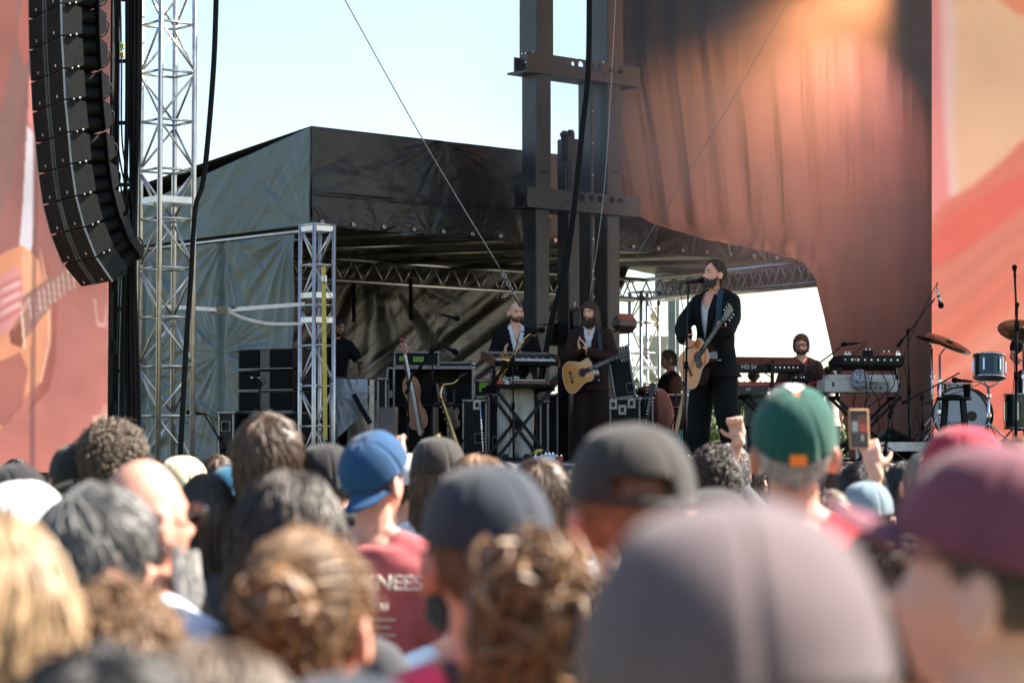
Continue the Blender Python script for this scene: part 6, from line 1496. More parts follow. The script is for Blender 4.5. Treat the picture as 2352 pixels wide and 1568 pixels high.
# ------------------------------------------------------------------ road cases
M_edge = mat('case_extrusion', (.20, .20, .205), .35, .85, .15, 12, .1, 80, rv=.1)
M_pinkdish = mat('case_hardware', (.30, .28, .28), .32, .9, .2, 30)
def road_case(label, c, size, yaw=0, tilt=0, handles=((0, -.5, 0),), latches=(), labels=(), name='flight_case', cat='flight case', edge=None):
    """c = centre of the case"""
    w, d, h = size; M = kframe(c, yaw, 0) @ Matrix.Rotation(math.radians(tilt), 4, 'Y'); r = thing(name, label, cat, M=M); edge = edge or M_edge
    MB().box((0, 0, 0), (w - .02, d - .02, h - .02)).build('panels', M_road, r)
    for a in (-1, 1):
        for b in (-1, 1):
            MB().box((a * (w / 2 - .008), b * (d / 2 - .008), 0), (.024, .024, h - .03), b=.004).build('edge', edge, r)
            MB().box((a * (w / 2 - .008), 0, b * (h / 2 - .008)), (.024, d - .03, .024), b=.004).build('edge', edge, r)
            MB().box((0, a * (d / 2 - .008), b * (h / 2 - .008)), (w - .03, .024, .024), b=.004).build('edge', edge, r)
            for cc in (-1, 1): MB().ell((a * (w / 2 - .012), b * (d / 2 - .012), cc * (h / 2 - .012)), (.026, .026, .026), None, 10, 7).build('ball_corner', M_pinkdish, r, True)
    for hx, sy_, hz in handles:
        x, z = hx * w, hz * h; y = -d / 2 - .004; q = MB()
        q.box((x - .055, y, z), (.008, .012, .11), b=.003); q.box((x + .055, y, z), (.008, .012, .11), b=.003); q.box((x, y, z + .05), (.12, .012, .008), b=.003); q.box((x, y, z - .05), (.12, .012, .008), b=.003)
        o = q.build('handle_dish', M_pinkdish, r); q = MB(); q.tube([(x - .035, y - .004, z + .03), (x - .035, y - .02, z), (x + .035, y - .02, z), (x + .035, y - .004, z + .03)], .006, 7); q.build('handle_grip', M_rubber, o, True)
    for hx, sy_, hz in latches:
        x, z = hx * w, hz * h; y = -d / 2 - .006; q = MB(); q.box((x, y, z), (.09, .012, .11), b=.004); o = q.build('latch', M_pinkdish, r); q = MB(); q.box((x, y - .01, z), (.035, .01, .05), b=.004); q.build('latch_key', M_blackm, o)
    for txt, hx, hz, ww, hh, m1, m2 in labels:
        x, z = hx * w, hz * h; y = -d / 2 - .001; MB().box((x, y, z), (ww, .003, hh)).build('label', m1, r)
        if txt:
            A_ = np.array(M); text3d(txt, A_[:3, :3] @ np.array([x, y - .003, z]) + A_[:3, 3], A_[:3, 0], A_[:3, 2], hh * .8, 'lettering', m2, r, depth=.001)
    return r
M_lgr = mat('green_tape', (.45, .75, .06), .6, 0, .05); M_lrd = mat('red_tape', (.6, .05, .06), .6, 0, .05); M_lbl = mat('blue_tag', (.3, .5, .7), .6, 0, .05)
Y = 26.6
zf = lambda py, Y_: pt(1000, py, Y_)[2]
# open instrument case: shell around a dark inside with instruments in it
ic = thing('instrument_case', 'big open black instrument case standing on the deck', 'case', pt(985, 1040, Y) * [1, 1, 0] + [0, 0, DECK])
xa, xb = pt(890, 900, Y)[0], pt(1086, 900, Y)[0]; zt = zf(845, Y); zb = DECK + .05; D_ = .55; xm = (xa + xb) / 2
for nm, cc, sz in (('back_panel', (xm, Y + D_, (zt + zb) / 2), (xb - xa, .02, zt - zb)), ('side_panel', (xa, Y + D_ / 2, (zt + zb) / 2), (.02, D_, zt - zb)), ('side_panel', (xb, Y + D_ / 2, (zt + zb) / 2), (.02, D_, zt - zb)), ('top_panel', (xm, Y + D_ / 2, zt), (xb - xa, D_, .02)), ('bottom_panel', (xm, Y + D_ / 2, zb), (xb - xa, D_, .02))): MB().box(cc, sz).build(nm, M_road, ic, False, True)
for a, b in (((xa, Y, zb), (xa, Y, zt)), ((xb, Y, zb), (xb, Y, zt)), ((xa, Y, zt), (xb, Y, zt)), ((xa, Y, zb), (xb, Y, zb)), ((pt(905, 900, Y)[0], Y - .01, zb), (pt(905, 900, Y)[0], Y - .01, zt))): MB().bar(a, b, .022, .022).build('edge', M_edge, ic, False, True)
MB().box((pt(897, 905, Y)[0], Y - .02, zf(905, Y)), (.05, .02, .09), b=.006).build('latch', M_pinkdish, ic, False, True)
MB().box((pt(1000, 0, Y)[0], Y + .2, zf(930, Y)), (xb - xa - .06, .34, .03)).build('shelf', mat('case_plush', (.02, .022, .035), .9, 0, .2), ic, False, True)
# case on top with tape letters
cx_ = pt(980, 835, Y + .2); road_case('black ridged case with yellow-green tape letters on top of the open case', (cx_[0] - .12, Y + .25, zt + .10), (.50, .36, .17), 4, labels=(('T', -.02, 0.0, .055, .055, M_lgr, M_ebony), ('K', .10, 0.0, .055, .055, M_lgr, M_ebony), ('H', -.32, .04, .06, .05, M_lgr, M_ebony)), handles=())
road_case('low black case lying right of the taped one on the open case', (pt(1045, 0, Y)[0], Y + .3, zt + .04), (.40, .40, .06), -3, handles=())
# upright bass
def violin_body(c, w, h, th, M_, root, ex, ez, ey, nm='body'):
    t = np.linspace(-.5, .5, 30); ww = np.interp(t, [-.5, -.47, -.40, -.28, -.16, -.08, 0, .08, .16, .26, .40, .47, .5], [0, .28, .44, .5, .46, .33, .30, .32, .40, .43, .36, .2, 0])
    O = np.concatenate([np.stack([ww * w, t * h], 1), np.stack([-ww[::-1][1:-1] * w, t[::-1][1:-1] * h], 1)]); q = MB(); q.prism(O, c, ex, ez, ey, th); return q.build(nm, M_, root, False, True, auto=35)
M_varn = mat('orange_varnish', (.30, .040, .010), .25, 0, .3, 4, coat=.6)
Yb = 26.3; zz = nrm(pt(925, 790, Yb) - pt(965, 1000, Yb)); xx = nrm(np.cross([0, 1, 0], zz)); c = pt(952, 925, Yb)
ub = thing('upright_bass', 'slim upright bass with orange-red varnish leaning against the open case', 'bass', c)
violin_body(c, .23, .62, .07, M_varn, ub, xx, zz, np.array([0, 1.0, 0]))
MB().bar(pt(931, 826, Yb) - [0, .06, 0], pt(966, 986, Yb) - [0, .08, 0], .055, .02, (0, 1, 0)).build('fingerboard', M_ebony, ub, False, True)
MB().bar(pt(929, 800, Yb) - [0, .05, 0], pt(936, 850, Yb) - [0, .05, 0], .04, .035, (0, 1, 0)).build('neck', M_varn, ub, False, True)
q = MB(); q.bar(pt(924, 783, Yb) - [0, .05, 0], pt(929, 806, Yb) - [0, .05, 0], .05, .04, (0, 1, 0)); q.lathe([(.03, -.025), (.03, .025)], pt(924, 782, Yb) - [0, .05, 0], (1, 0, 0), 14); q.build('scroll', M_varn, ub, False, True)
for k in range(4): c_ = pt(925 + (k % 2) * 4, 792 + k * 5, Yb) - [0, .05, 0]; MB().tube([c_ - [.05, 0, 0], c_ + [.05, 0, 0]], .006, 6).build('tuning_peg', M_chrome, ub, True, True)
q = MB(); 
for k in range(4): q.tube([pt(930 + k * 1.2, 815, Yb) - [0, .08, 0], pt(962 + k * 3, 1000, Yb) - [0, .10, 0]], .0016, 4)
o = q.build('strings', M_chrome, ub, False, True); o['kind'] = 'stuff'
MB().bar(pt(962, 965, Yb) - [0, .05, 0], pt(968, 995, Yb) - [0, .05, 0], .07, .02, (0, 1, 0)).build('tailpiece', M_varn, ub, False, True)
MB().tube([c - zz * .3, np.array([c[0] - zz[0] * .55, Yb, DECK + .01])], .006, 6).build('end_pin', M_chrome, ub, True, True)
o = cable('neck_tie', 'pale cord looped round the neck of the upright bass', [pt(930, 880, Yb) - [0, .1, 0], pt(943, 872, Yb) - [0, .13, 0], pt(950, 882, Yb) - [0, .1, 0]], .006, M_yellow, 'cord')
def electric(label, body_c, head_c, facedir, body_m, neck_m, dots, shape='tele', head_m=None):
    body_c = np.asarray(body_c, float); x = nrm(np.asarray(head_c, float) - body_c); z = nrm(np.asarray(facedir, float) - x * np.dot(facedir, x)); y = np.cross(z, x); L = np.linalg.norm(np.asarray(head_c) - body_c); k = L / .86
    M = Matrix(((x[0], y[0], z[0], body_c[0]), (x[1], y[1], z[1], body_c[1]), (x[2], y[2], z[2], body_c[2]), (0, 0, 0, 1))) @ Matrix.Scale(k, 4); r = thing('electric_guitar', label, 'electric guitar', M=M)
    if shape == 'tele': P = [(-.20, -.10), (-.21, 0), (-.20, .10), (-.15, .155), (-.06, .15), (.02, .115), (.08, .12), (.15, .14), (.19, .11), (.17, .06), (.15, .03), (.15, -.04), (.19, -.06), (.22, -.10), (.18, -.12), (.12, -.10), (.04, -.115), (-.05, -.16), (-.15, -.155)]
    else: P = [(-.22, 0), (-.20, .12), (-.12, .17), (-.02, .14), (.05, .11), (.12, .13), (.17, .12), (.19, .06), (.18, 0), (.19, -.06), (.17, -.12), (.12, -.13), (.05, -.11), (-.02, -.14), (-.12, -.17), (-.20, -.12)]
    P = catmull(P + P[:1], 3)[:-1, :2] if False else np.array(P); P = np.stack([catmull(np.c_[P, np.zeros(len(P))], 3)[:, 0], catmull(np.c_[P, np.zeros(len(P))], 3)[:, 1]], 1)
    MB().prism(P, (0, 0, -.02), (1, 0, 0), (0, 1, 0), (0, 0, 1), .042).build('body', body_m, r, auto=35)
    MB().prism(P[: len(P) // 2] * .8, (0.0, 0.0, .0025), (1, 0, 0), (0, 1, 0), (0, 0, 1), .002).build('pickguard', M_ebony, r)
    MB().box((.40, 0, .0), (.52, .050, .022), b=.005).build('neck', neck_m, r); MB().box((.42, 0, .013), (.50, .046, .005)).build('fingerboard', head_m or neck_m, r)
    q = MB()
    for i in range(9): q.box((.25 + i * .045, 0, .0165), (.012 if dots else .004, .026 if dots else .008, .002))
    o = q.build('inlays', M_cream if dots else M_ebony, r); o['kind'] = 'stuff'
    MB().prism([(.66, -.024), (.70, -.045), (.84, -.050), (.86, 0), (.84, .045), (.70, .04), (.66, .024)] if dots else [(.66, -.024), (.69, -.045), (.84, -.035), (.86, .0), (.80, .02), (.66, .024)], (0, 0, 0), (1, 0, 0), (0, 1, 0), (0, 0, 1), .015).build('headstock', head_m or neck_m, r)
    for i in range(6): MB().tube([(.70 + (i % 3) * .05 if dots else .69 + i * .027, (.045 if i < 3 else -.045) if dots else -.04, 0), (.70 + (i % 3) * .05 if dots else .69 + i * .027, (.075 if i < 3 else -.075) if dots else -.07, 0)], [.005, .010], 7).build('tuning_peg', M_chrome, r, True)
    for xx_ in (.02, .10): MB().box((xx_, 0, .006), (.025, .075, .012), b=.003).build('pickup', M_ebony, r)
    MB().box((-.09, 0, .006), (.03, .08, .012), b=.003).build('bridge', M_chrome, r)
    return r
M_maple = mat('maple', (.55, .30, .10), .35, 0, .12, 6, coat=.5, st=(2, 20, 20)); M_grn = mat('sea_green_lacquer', (.02, .16, .11), .25, 0, .05, 4, coat=.6)
electric('dark electric guitar with block inlays standing left of the singer', pt(1476, 1010, 25.4), pt(1500, 878, 25.5), (-.2, -1, .1), M_rosew, M_ebony, True, 'lp')
electric('sea-green electric guitar with maple neck on a stand behind the singer', pt(1548, 1018, 24.9), pt(1576, 880, 25.0), (-.25, -1, .1), M_grn, M_maple, False)
for i, (px_, lb) in enumerate(((1482, 'guitar stand under the dark electric guitar'), (1553, 'guitar stand under the sea-green electric guitar'))):
    c = ptz(px_, 25.2, DECK); o = thing('guitar_stand', lb, 'guitar stand', c)
    for t in (.4, 2.5, 4.6): MB().tube([c + Zv * .5, c + [.2 * math.cos(t), .2 * math.sin(t), .01]], .008, 7).build('leg', M_blackm, o, True, True)
    MB().tube([c + Zv * .5, c + Zv * .75], .008, 7).build('pole', M_blackm, o, True, True); MB().tube([c + [-.1, -.12, .28], c + [-.1, 0, .25], c + [.1, 0, .25], c + [.1, -.12, .28]], .008, 7).build('cradle', M_rubber, o, True, True)
# two necks and a violin body inside the open case
for i, (a_, b_, lb) in enumerate((((1010, 925), (1004, 880), 'left of two small guitar heads sticking up inside the open case'), ((1024, 925), (1017, 878), 'right of two small guitar heads sticking up inside the open case'))):
    o = thing('guitar_neck', lb, 'guitar', pt(*a_, 26.75)); MB().bar(pt(*a_, 26.75), pt(*b_, 26.75), .03, .02, (0, 1, 0)).build('neck', M_wood, o, False, True)
    a3, b3 = pt(*a_, 26.7), pt(*b_, 26.7)
    for k in range(5): c_ = a3 * (.55 - k * .1) + b3 * (.45 + k * .1); MB().tube([c_ - [.03, 0, 0], c_ + [.03, 0, 0]], .005, 5).build('tuning_peg', M_chrome, o, True, True)
    MB().bar(pt(a_[0], 1035, 26.8), pt(*a_, 26.8), .16, .06, (0, 1, 0)).build('body', M_rosew, o, False, True)
vl = thing('violin', 'reddish violin hanging inside the open case', 'violin', pt(1040 - 3, 920, 26.9)); cvl = pt(975 + 65, 0, 26.9); cvl = pt(1037, 945, 26.95) if False else pt(974, 950, 26.95)
violin_body(pt(1039 - 3, 940, 26.95) if False else pt(1043, 958, 26.95), .14, .26, .05, M_varn, vl, np.array([1.0, 0, 0]), Zv, np.array([0, 1.0, 0])); MB().bar(pt(1043, 940, 26.9), pt(1043, 895, 26.9), .02, .02, (0, 1, 0)).build('neck', M_ebony, vl, False, True)
fl_ = thing('flute', 'silver flute standing upright before the small case', 'flute', pt(1104, 1020, 25.9)); MB().tube([pt(1110, 1040, 25.9), pt(1103, 925, 25.9)], .010, 10).build('tube', M_chrome, fl_, True, True)
q = MB()
for k in range(11): q.lathe([(.009, 0), (.009, .005)], pt(1109.5 - k * .45, 1035 - k * 7, 25.9) - [0, .010, 0], (0, -1, 0), 8)
o = q.build('keys', M_chrome, fl_, False, True); o['kind'] = 'stuff'; MB().lathe([(.06, 0), (.06, .01), (.01, .02)], ptz(1110, 25.9, DECK), Zv, 14).build('peg_base', M_rubber, fl_, True, True)
# cases between
def case_px(label, x0, x1, y0, y1, Y_, d=.5, yaw=0, tilt=0, **k):
    a = pt(x0, y1, Y_); b = pt(x1, y0, Y_); return road_case(label, ((a[0] + b[0]) / 2, Y_ + d / 2, (a[2] + b[2]) / 2), (b[0] - a[0], d, b[2] - a[2]), yaw, tilt, **k)
case_px('black road case with recessed handle standing behind the flute', 1062, 1118, 918, 1060, 26.15, handles=((.22, 0, -.12),), latches=((.1, 0, .42),))
case_px('black road case with handle left of the crossed keyboard stand', 1121, 1158, 905, 1060, 26.35, handles=((.1, 0, -.2),))
case_px('narrow open black case with bright edge behind the crossed stand', 1226, 1282, 905, 1056, 26.95, d=.4, handles=((-.2, 0, -.25),))
case_px('thin black road case leaning by the mast base', 1240, 1260, 920, 1056, 26.45, d=.12, handles=(), edge=M_cream)
case_px('black rack case topped with green tape and a red number label', 1088, 1122, 872, 914, 26.6, d=.4, handles=(), labels=(('', .18, .12, .10, .11, M_lgr, M_lgr), ('510', .12, .47, .08, .04, M_lrd, M_strap), ('', 0.0, -.44, .15, .03, M_lgr, M_lgr)))
case_px('tall half-open black case with metal edge behind the alto saxophone', 1124, 1150, 850, 912, 26.9, d=.35, tilt=8, handles=())
case_px('upright black case lid leaning back right of the guitarist in brown', 1402, 1452, 797, 914, 26.0, d=.16, tilt=-9, handles=((.36, 0, .30), (.36, 0, -.32)), edge=M_edge)
case_px('black road case with big latch and red label right of the guitarist in brown', 1400, 1470, 914, 1062, 25.9, handles=(), latches=((-.38, 0, .40), (-.08, 0, .32), (.22, 0, .42)), labels=(('FRAKY', .30, -.06, .10, .045, M_lrd, M_ebony), ('', .30, -.22, .06, .07, M_lbl, M_lbl)))
case_px('black road case with reddish metal edge behind the dark electric guitar', 1466, 1500, 912, 1060, 26.6, d=.5, handles=((.3, 0, 0),))
case_px('black road case with stacked handles behind the seated crew man', 1500, 1580, 905, 1060, 28.9, d=.8, handles=((.15, 0, .25), (.15, 0, -.1)))
case_px('road case the crew man sits on', 1510, 1592, 925, 1055, 29.85, d=.5)
o = thing('spare_jacket', 'dark denim jacket draped over the case beside the crew man', 'jacket', pt(1500, 960, 28.7)); q = MB(); q.ell(pt(1512, 965, 28.8), (.17, .14, .36), None, 30, 24); me = voxel(q, .014, 1, lambda P: .03 * ridge(P * [9, 9, 3], 2, 4)); V = np.empty(len(me.vertices) * 3, np.float32); me.vertices.foreach_get('co', V); V = V.reshape(-1, 3) - np.array(WM[o.name].translation); me.vertices.foreach_set('co', V.astype(np.float32).ravel()); me.update(); link('cloth', me, cloth('dark_denim', (.010, .014, .020)), o)
q = MB(); q.ell(pt(1486, 900, 28.2), (.14, .12, .07), None, 16, 10); o = q.build('equipment_bag', M_rubber, None, True); tagp(o, 'soft black bag on top of the case behind the dark electric guitar', 'bag')
# amplifier behind the singer
def amp(label, x0, x1, y0, y1, Y_, body, grille):
    a = pt(x0, y1, Y_); b = pt(x1, y0, Y_); c = np.array([(a[0] + b[0]) / 2, Y_ + .13, (a[2] + b[2]) / 2]); w, h = b[0] - a[0], b[2] - a[2]; r = thing('guitar_amplifier', label, 'amplifier', c)
    MB().box(c, (w, .26, h), b=.012).build('cabinet', body, r, False, True); MB().box(c + [0, -.128, -h * .08], (w - .05, .012, h * .70), b=.004).build('grille_cloth', grille, r, False, True); MB().box(c + [0, -.130, h * .38], (w - .05, .012, h * .15)).build('control_panel', M_blackm, r, False, True)
    for k in range(6): MB().lathe([(.010, 0), (.009, .014)], c + [-w * .32 + k * w * .12, -.137, h * .38], (0, -1, 0), 8).build('knob', M_cream, r, False, True)
    MB().bar(c + [-.09, 0, h / 2 + .015], c + [.09, 0, h / 2 + .015], .02, .01).build('carry_handle', M_rubber, r, False, True)
    return r
amp('grey-grilled guitar amplifier on the deck behind the singer\'s legs', 1664, 1722, 985, 1050, 26.4, M_black, mat('silver_grille_cloth', (.42, .45, .46), .8, 0, .2, 120))
amp('black guitar amplifier half hidden behind the singer', 1722, 1790, 985, 1056, 26.6, M_black, M_grille)

# ------------------------------------------------------------------ left: stacked speakers, covered desk
def ground_box(label, x0, x1, y0, y1, Y_, yaw=-32, sub=False):
    a = pt(x0, y1, Y_); b = pt(x1, y0, Y_); c = np.array([(a[0] + b[0]) / 2, Y_ + .2, (a[2] + b[2]) / 2]); h = b[2] - a[2]
    r = thing('loudspeaker', label, 'loudspeaker', M=kframe(c, yaw, 0), group=None); w = .72 if not sub else .80; d = .42
    MB().box((0, 0, 0), (w, d, h - .012), b=.012).build('cabinet', M_black, r)
    if not sub:
        for s in (-1, 1): MB().box((s * w * .28, -d / 2 - .006, 0), (w * .36, .014, h * .86), b=.004).build('grille', M_grille, r)
        MB().box((0, -d / 2 - .004, 0), (w * .17, .010, h * .84)).build('waveguide', mat('dim_waveguide', (.05, .055, .055), .5, 0, .1), r)
        for s in (-1, 1): q = MB(); q.prism([(.05 * math.cos(t) * s, .06 * math.sin(t)) for t in np.linspace(-math.pi / 2, math.pi / 2, 12)], (-w / 2 - .004, .02 + s * .012, 0), (0, 1, 0), (0, 0, 1), (1, 0, 0), .006); q.build('port', M_ebony, r)
        for s in (-1, 1): MB().box((-w / 2 - .02, s * d * .36, 0), (.03, .03, h * .9), b=.005).build('rigging_bar', M_blackm, r)
        MB().box((0, -d / 2, -h / 2 + .008), (w, .03, .008)).build('edge_trim', mat('dull_trim', (.20, .21, .22), .4, .6), r)
    else:
        MB().box((0, -d / 2 - .006, 0), (w * .9, .014, h * .9), b=.004).build('grille', M_grille, r)
        q = MB(); q.tube([(-w / 2 - .005, -.06, .1), (-w / 2 - .035, -.06, .1), (-w / 2 - .035, .06, .1), (-w / 2 - .005, .06, .1)], .01, 7); q.build('handle', M_rubber, r, True)
    return r
ground_box('top speaker of the black stack beside the short truss tower', 562, 706, 800, 848, 24.9)
ground_box('middle speaker of the black stack beside the short truss tower', 562, 706, 849, 897, 24.9)
ground_box('bottom slim speaker of the black stack beside the short truss tower', 562, 706, 898, 946, 24.9)
ground_box('tall subwoofer under the three slim speakers', 566, 706, 948, 1064, 24.95, sub=True)
c = pt(542, 1000, 24.7); o = road_case('narrow dark road case left of the subwoofer', (c[0], 24.9, (pt(542, 945, 24.7)[2] + DECK) / 2), (.20, .4, pt(542, 945, 24.7)[2] - DECK), -32, handles=((0, 0, .2),))
mic_stand('short stand with a small silver microphone on top of the speaker stack', ptz(596, 24.3, 0), pt(598, 880, 24.3), (pt(598, 880, 24.3), pt(590, 868, 24.3)), (pt(598, 868, 24.3), pt(566, 867, 24.3)), r=.008, cond=True)
Yd = 25.6
dk = thing('covered_desk', 'desk covered with a crinkled silver tarpaulin at the left of the stage', 'desk', pt(812, 1040, Yd) * [1, 1, 0] + [0, 0, DECK])
xa, xb = pt(765, 0, Yd)[0], pt(858, 0, Yd)[0]; zt = zf(872, Yd)
MB().box(((xa + xb) / 2, Yd + .3, zt - .02), (xb - xa, .6, .04)).build('desk_top', M_road, dk, False, True)
for x in (xa + .02, xb - .02):
    for y in (.03, .57): MB().tube([(x, Yd + y, DECK), (x, Yd + y, zt)], .015, 8).build('leg', M_alu, dk, True, True)
def d_cov(u, v): return .09 * ridge(np.stack([u * 3.0 + v * 1.0, v * 1.0, 0 * u], -1), 2, 61) + .006 * fbm(np.stack([u * 10, v * 12, 0 * u], -1), 2, 62) - .02
P0 = np.array([xa - .02, Yd - .02, 0]); P1 = np.array([xb - .05, Yd - .02, 0])
m = MB(); m.sheet(quad_grid(P0 + Zv * (DECK + .15), P1 + Zv * (DECK + .55), P1 + Zv * (zt + .01), P0 + Zv * (zt + .01), 70, 100, d_cov, (0, -1, 0))); m.build('cover', mat('silver_tarp', (.30, .32, .34), .42, .1, .12, 3, .2, 30, rv=.05), dk, True, True, .003)
m = MB(); m.sheet(quad_grid(P0 + Zv * (zt + .012), P1 + Zv * (zt + .012), P1 + Zv * (zt + .02) + [0, .6, 0], P0 + Zv * (zt + .02) + [0, .6, 0], 40, 30, lambda u, v: .02 * ridge(np.stack([u * 5, v * 5, 0 * u], -1), 2, 63), (0, 0, 1))); m.build('cover_top', MATS['silver_tarp'], dk, True, True, .003)
MB().bar(pt(812, 905, Yd - .08), pt(850, 972, Yd - .08), .05, .02, (0, 1, 0)).build('black_tie', M_rubber, dk, False, True)
MB().box(((pt(857, 0, Yd)[0]), Yd - .02, (zt + DECK) / 2), (.05, .03, zt - DECK)).build('metal_edge', M_pinkdish, dk, False, True)
case_px('black equipment rack just right of the covered desk', 866, 888, 868, 1060, 25.7, d=.5, handles=())

# floor odds and ends
def stomp(label, px_, Y_, w, d, h, m1, kn=2):
    c = ptz(px_, Y_, DECK); o = thing('effects_pedal', label, 'effects pedal', c); MB().box(c + Zv * (h / 2 + .002), (w, d, h), b=.006).build('housing', m1, o, False, True)
    for k in range(kn): MB().lathe([(.009, 0), (.008, .015)], c + [-w * .3 + k * w * .6 / max(1, kn - 1), .01, h], Zv, 8).build('knob', M_chrome, o, False, True)
stomp('pale blue pedal at the front of the stage by the mast', 1262, 22.2, .11, .10, .07, mat('pale_blue_enamel', (.45, .58, .66), .4), 3)
stomp('white pedal at the front of the stage left of the pale blue one', 1238, 22.3, .10, .10, .05, M_white, 2)
stomp('red pedal at the front of the stage right of the pale blue one', 1284, 22.2, .07, .10, .05, M_redk, 2)
stomp('black multi-switch pedal board at the singer\'s feet', 1590, 21.9, .30, .16, .05, M_black, 4)
o = thing('spring_clamp', 'yellow spring clamp on the foot of the crossed stand', 'clamp', pt(1238, 1036, 25.0)); MB().tube(catmull([pt(1228, 1044, 25.0), pt(1234, 1036, 25.0), pt(1246, 1034, 25.0)], 4), [.012, .02, .022, .022, .022, .020, .02, .02, .01], 8).build('jaws', M_yellow, o, True, True)
cable('floor_cable', 'black cables coiled on the deck between keyboards and drums', [ptz(1930, 23.6, DECK + .012), ptz(1975, 23.2, DECK + .012), ptz(2030, 23.8, DECK + .012), ptz(2070, 23.3, DECK + .012), ptz(2110, 23.9, DECK + .012), ptz(2080, 24.4, DECK + .012)], .012)
cable('floor_cable', 'black cable looping across the deck below the drum riser', [ptz(2120, 24.4, DECK + .012), ptz(2060, 24.0, DECK + .014), ptz(2150, 23.5, DECK + .012), ptz(2220, 24.2, DECK + .012)], .012)
# wedge monitor
wm = thing('stage_monitor', 'dark wedge monitor on the deck below the tall boom stand', 'loudspeaker', ptz(2055, 25.4, DECK)); c = ptz(2058, 25.5, DECK)
MB().prism([(-.24, 0), (.24, 0), (.24, .16), (-.10, .34), (-.24, .20)], c, (1, 0, 0), (0, 0, 1), (0, 1, 0), .5).build('cabinet', M_black, wm, False, True); MB().bar(c + [-.09, -.26, .335], c + [.235, -.26, .165], .01, .02).build('edge_trim', M_blackm, wm, False, True)
MB().lathe([(.10, 0), (.11, .004), (.10, .008)], c + [0, -.252, .15], (0, -1, 0), 20).build('woofer', M_grille, wm, True, True)

# ------------------------------------------------------------------ drum kit
RZ = DECK + .195
M_shell = mat('green_pearl_shell', (.004, .045, .035), .2, .1, .55, 14, coat=.5, c2=(.002, .006, .006)); M_head = mat('drum_head', (.62, .64, .66), .5, 0, .05, 5); M_headc = mat('coated_grey_head', (.26, .26, .27), .5, 0, .1, 5)
M_cym = mat('bronze_cymbal', (.13, .09, .045), .35, .9, .25, 20, rv=.1, st=(1, 1, 9))
def drum(label, c, ax, R_, h, shell=M_shell, front=M_head, rear=M_headc, lugs=8, name='drum', cat='drum', hoop=M_chrome):
    c = np.asarray(c, float); ax = nrm(ax); r = thing(name, label, cat, c); u_, v_ = frame_of(ax)
    MB().lathe([(R_, -h / 2), (R_, h / 2)], c, ax, 40, False).build('shell', shell, r, True, True)
    for s, m_ in ((-1, rear), (1, front)):
        MB().lathe([(.001, 0), (R_ * .99, 0), (R_ * .99, s * -.006)], c + ax * (s * (h / 2 + .004)), ax, 40, False).build('drumhead', m_, r, False, True)
        MB().lathe([(R_ + .002, -.014), (R_ + .016, -.012), (R_ + .016, .012), (R_ + .002, .014)], c + ax * (s * (h / 2 - .004)), ax, 40).build('hoop', hoop, r, False, True, auto=40) if False else MB().tube([c + ax * (s * h / 2) + (R_ + .006) * (u_ * math.cos(t) + v_ * math.sin(t)) for t in np.linspace(0, 2 * math.pi, 48, endpoint=False)], .012, 8, closed=True).build('hoop', hoop, r, True, True)
    for k in range(lugs):
        t = 2 * math.pi * (k + .5) / lugs; p = c + (R_ + .014) * (u_ * math.cos(t) + v_ * math.sin(t)); MB().bar(p - ax * h * .28, p + ax * h * .28, .018, .018, u_ * math.cos(t) + v_ * math.sin(t), .004).build('lug', M_chrome, r, False, True)
        MB().tube([p - ax * (h / 2 + .01), p + ax * (h / 2 + .01)], .004, 6).build('tension_rod', M_chrome, r, True, True)
    return r
Yd = 25.9
bd = drum('green bass drum with white front head behind the stool', pt(2222, 948, Yd) * [1, 1, 0] + [0, .25, RZ + .30], (-.30, -.95, 0), .285, .44, front=M_head, hoop=M_ebony, name='bass_drum')
cB = pt(2222, 948, Yd) * [1, 1, 0] + [0, .25, RZ + .30]; ax = nrm([-.30, -.95, 0]); u_, v_ = frame_of(ax)
MB().lathe([(.001, 0), (.055, 0), (.055, .003), (.001, .003)], cB + ax * .226 + np.cross(ax, Zv) * -.12 - Zv * .02, ax, 20, False).build('port_hole', M_ebony, bd, False, True)
for s in (-1, 1): MB().tube([cB + np.cross(ax, Zv) * s * .28 - Zv * .1, cB + np.cross(ax, Zv) * s * .40 - Zv * .29 + ax * .2], .009, 8).build('spur', M_chrome, bd, True, True)
text3d('NC', cB + ax * .232 + np.cross(ax, Zv) * .06 - Zv * .12, np.array([.95, -.30, 0]), Zv, .10, 'lettering', M_ebony, bd)
tm = drum('green rack tom with grey bottom head beside the cymbal stand', pt(2272, 842, 25.3), (0.04, .16, 1), .155, .235, front=M_headc, rear=M_headc, lugs=6, name='tom_drum')
tc_ = pt(2272, 842, 25.3)
o = thing('tom_stand', 'chrome stand holding the green rack tom', 'drum stand', tc_ * [1, 1, 0] + [0, 0, RZ]); MB().tube([[tc_[0], 25.35, RZ], [tc_[0], 25.35, tc_[2] - .2]], .014, 10).build('tube', M_chrome, o, True, True)
for k in range(3): MB().tube([[tc_[0], 25.35, tc_[2] - .22], [tc_[0] + .13 * math.cos(k * 2.1), 25.35 + .13 * math.sin(k * 2.1), tc_[2] - .15]], .009, 7).build('basket_arm', M_chrome, o, True, True); MB().tube([[tc_[0], 25.35, RZ + .2], [tc_[0] + .25 * math.cos(k * 2.1 + .4), 25.35 + .25 * math.sin(k * 2.1 + .4), RZ + .01]], .009, 7).build('leg', M_chrome, o, True, True)
MB().box((tc_[0], 25.34, tc_[2] - .30), (.045, .04, .05), b=.006).build('clamp', M_chrome, o, False, True); MB().box((tc_[0], 25.34, RZ + .28), (.045, .04, .05), b=.006).build('clamp', M_chrome, o, False, True)
drum('green floor tom at the right edge', pt(2352, 935, 25.9) * [1, 1, 0] + [0, 0, RZ + .33], (0, 0, 1), .20, .36, front=M_head, name='floor_tom', lugs=6)
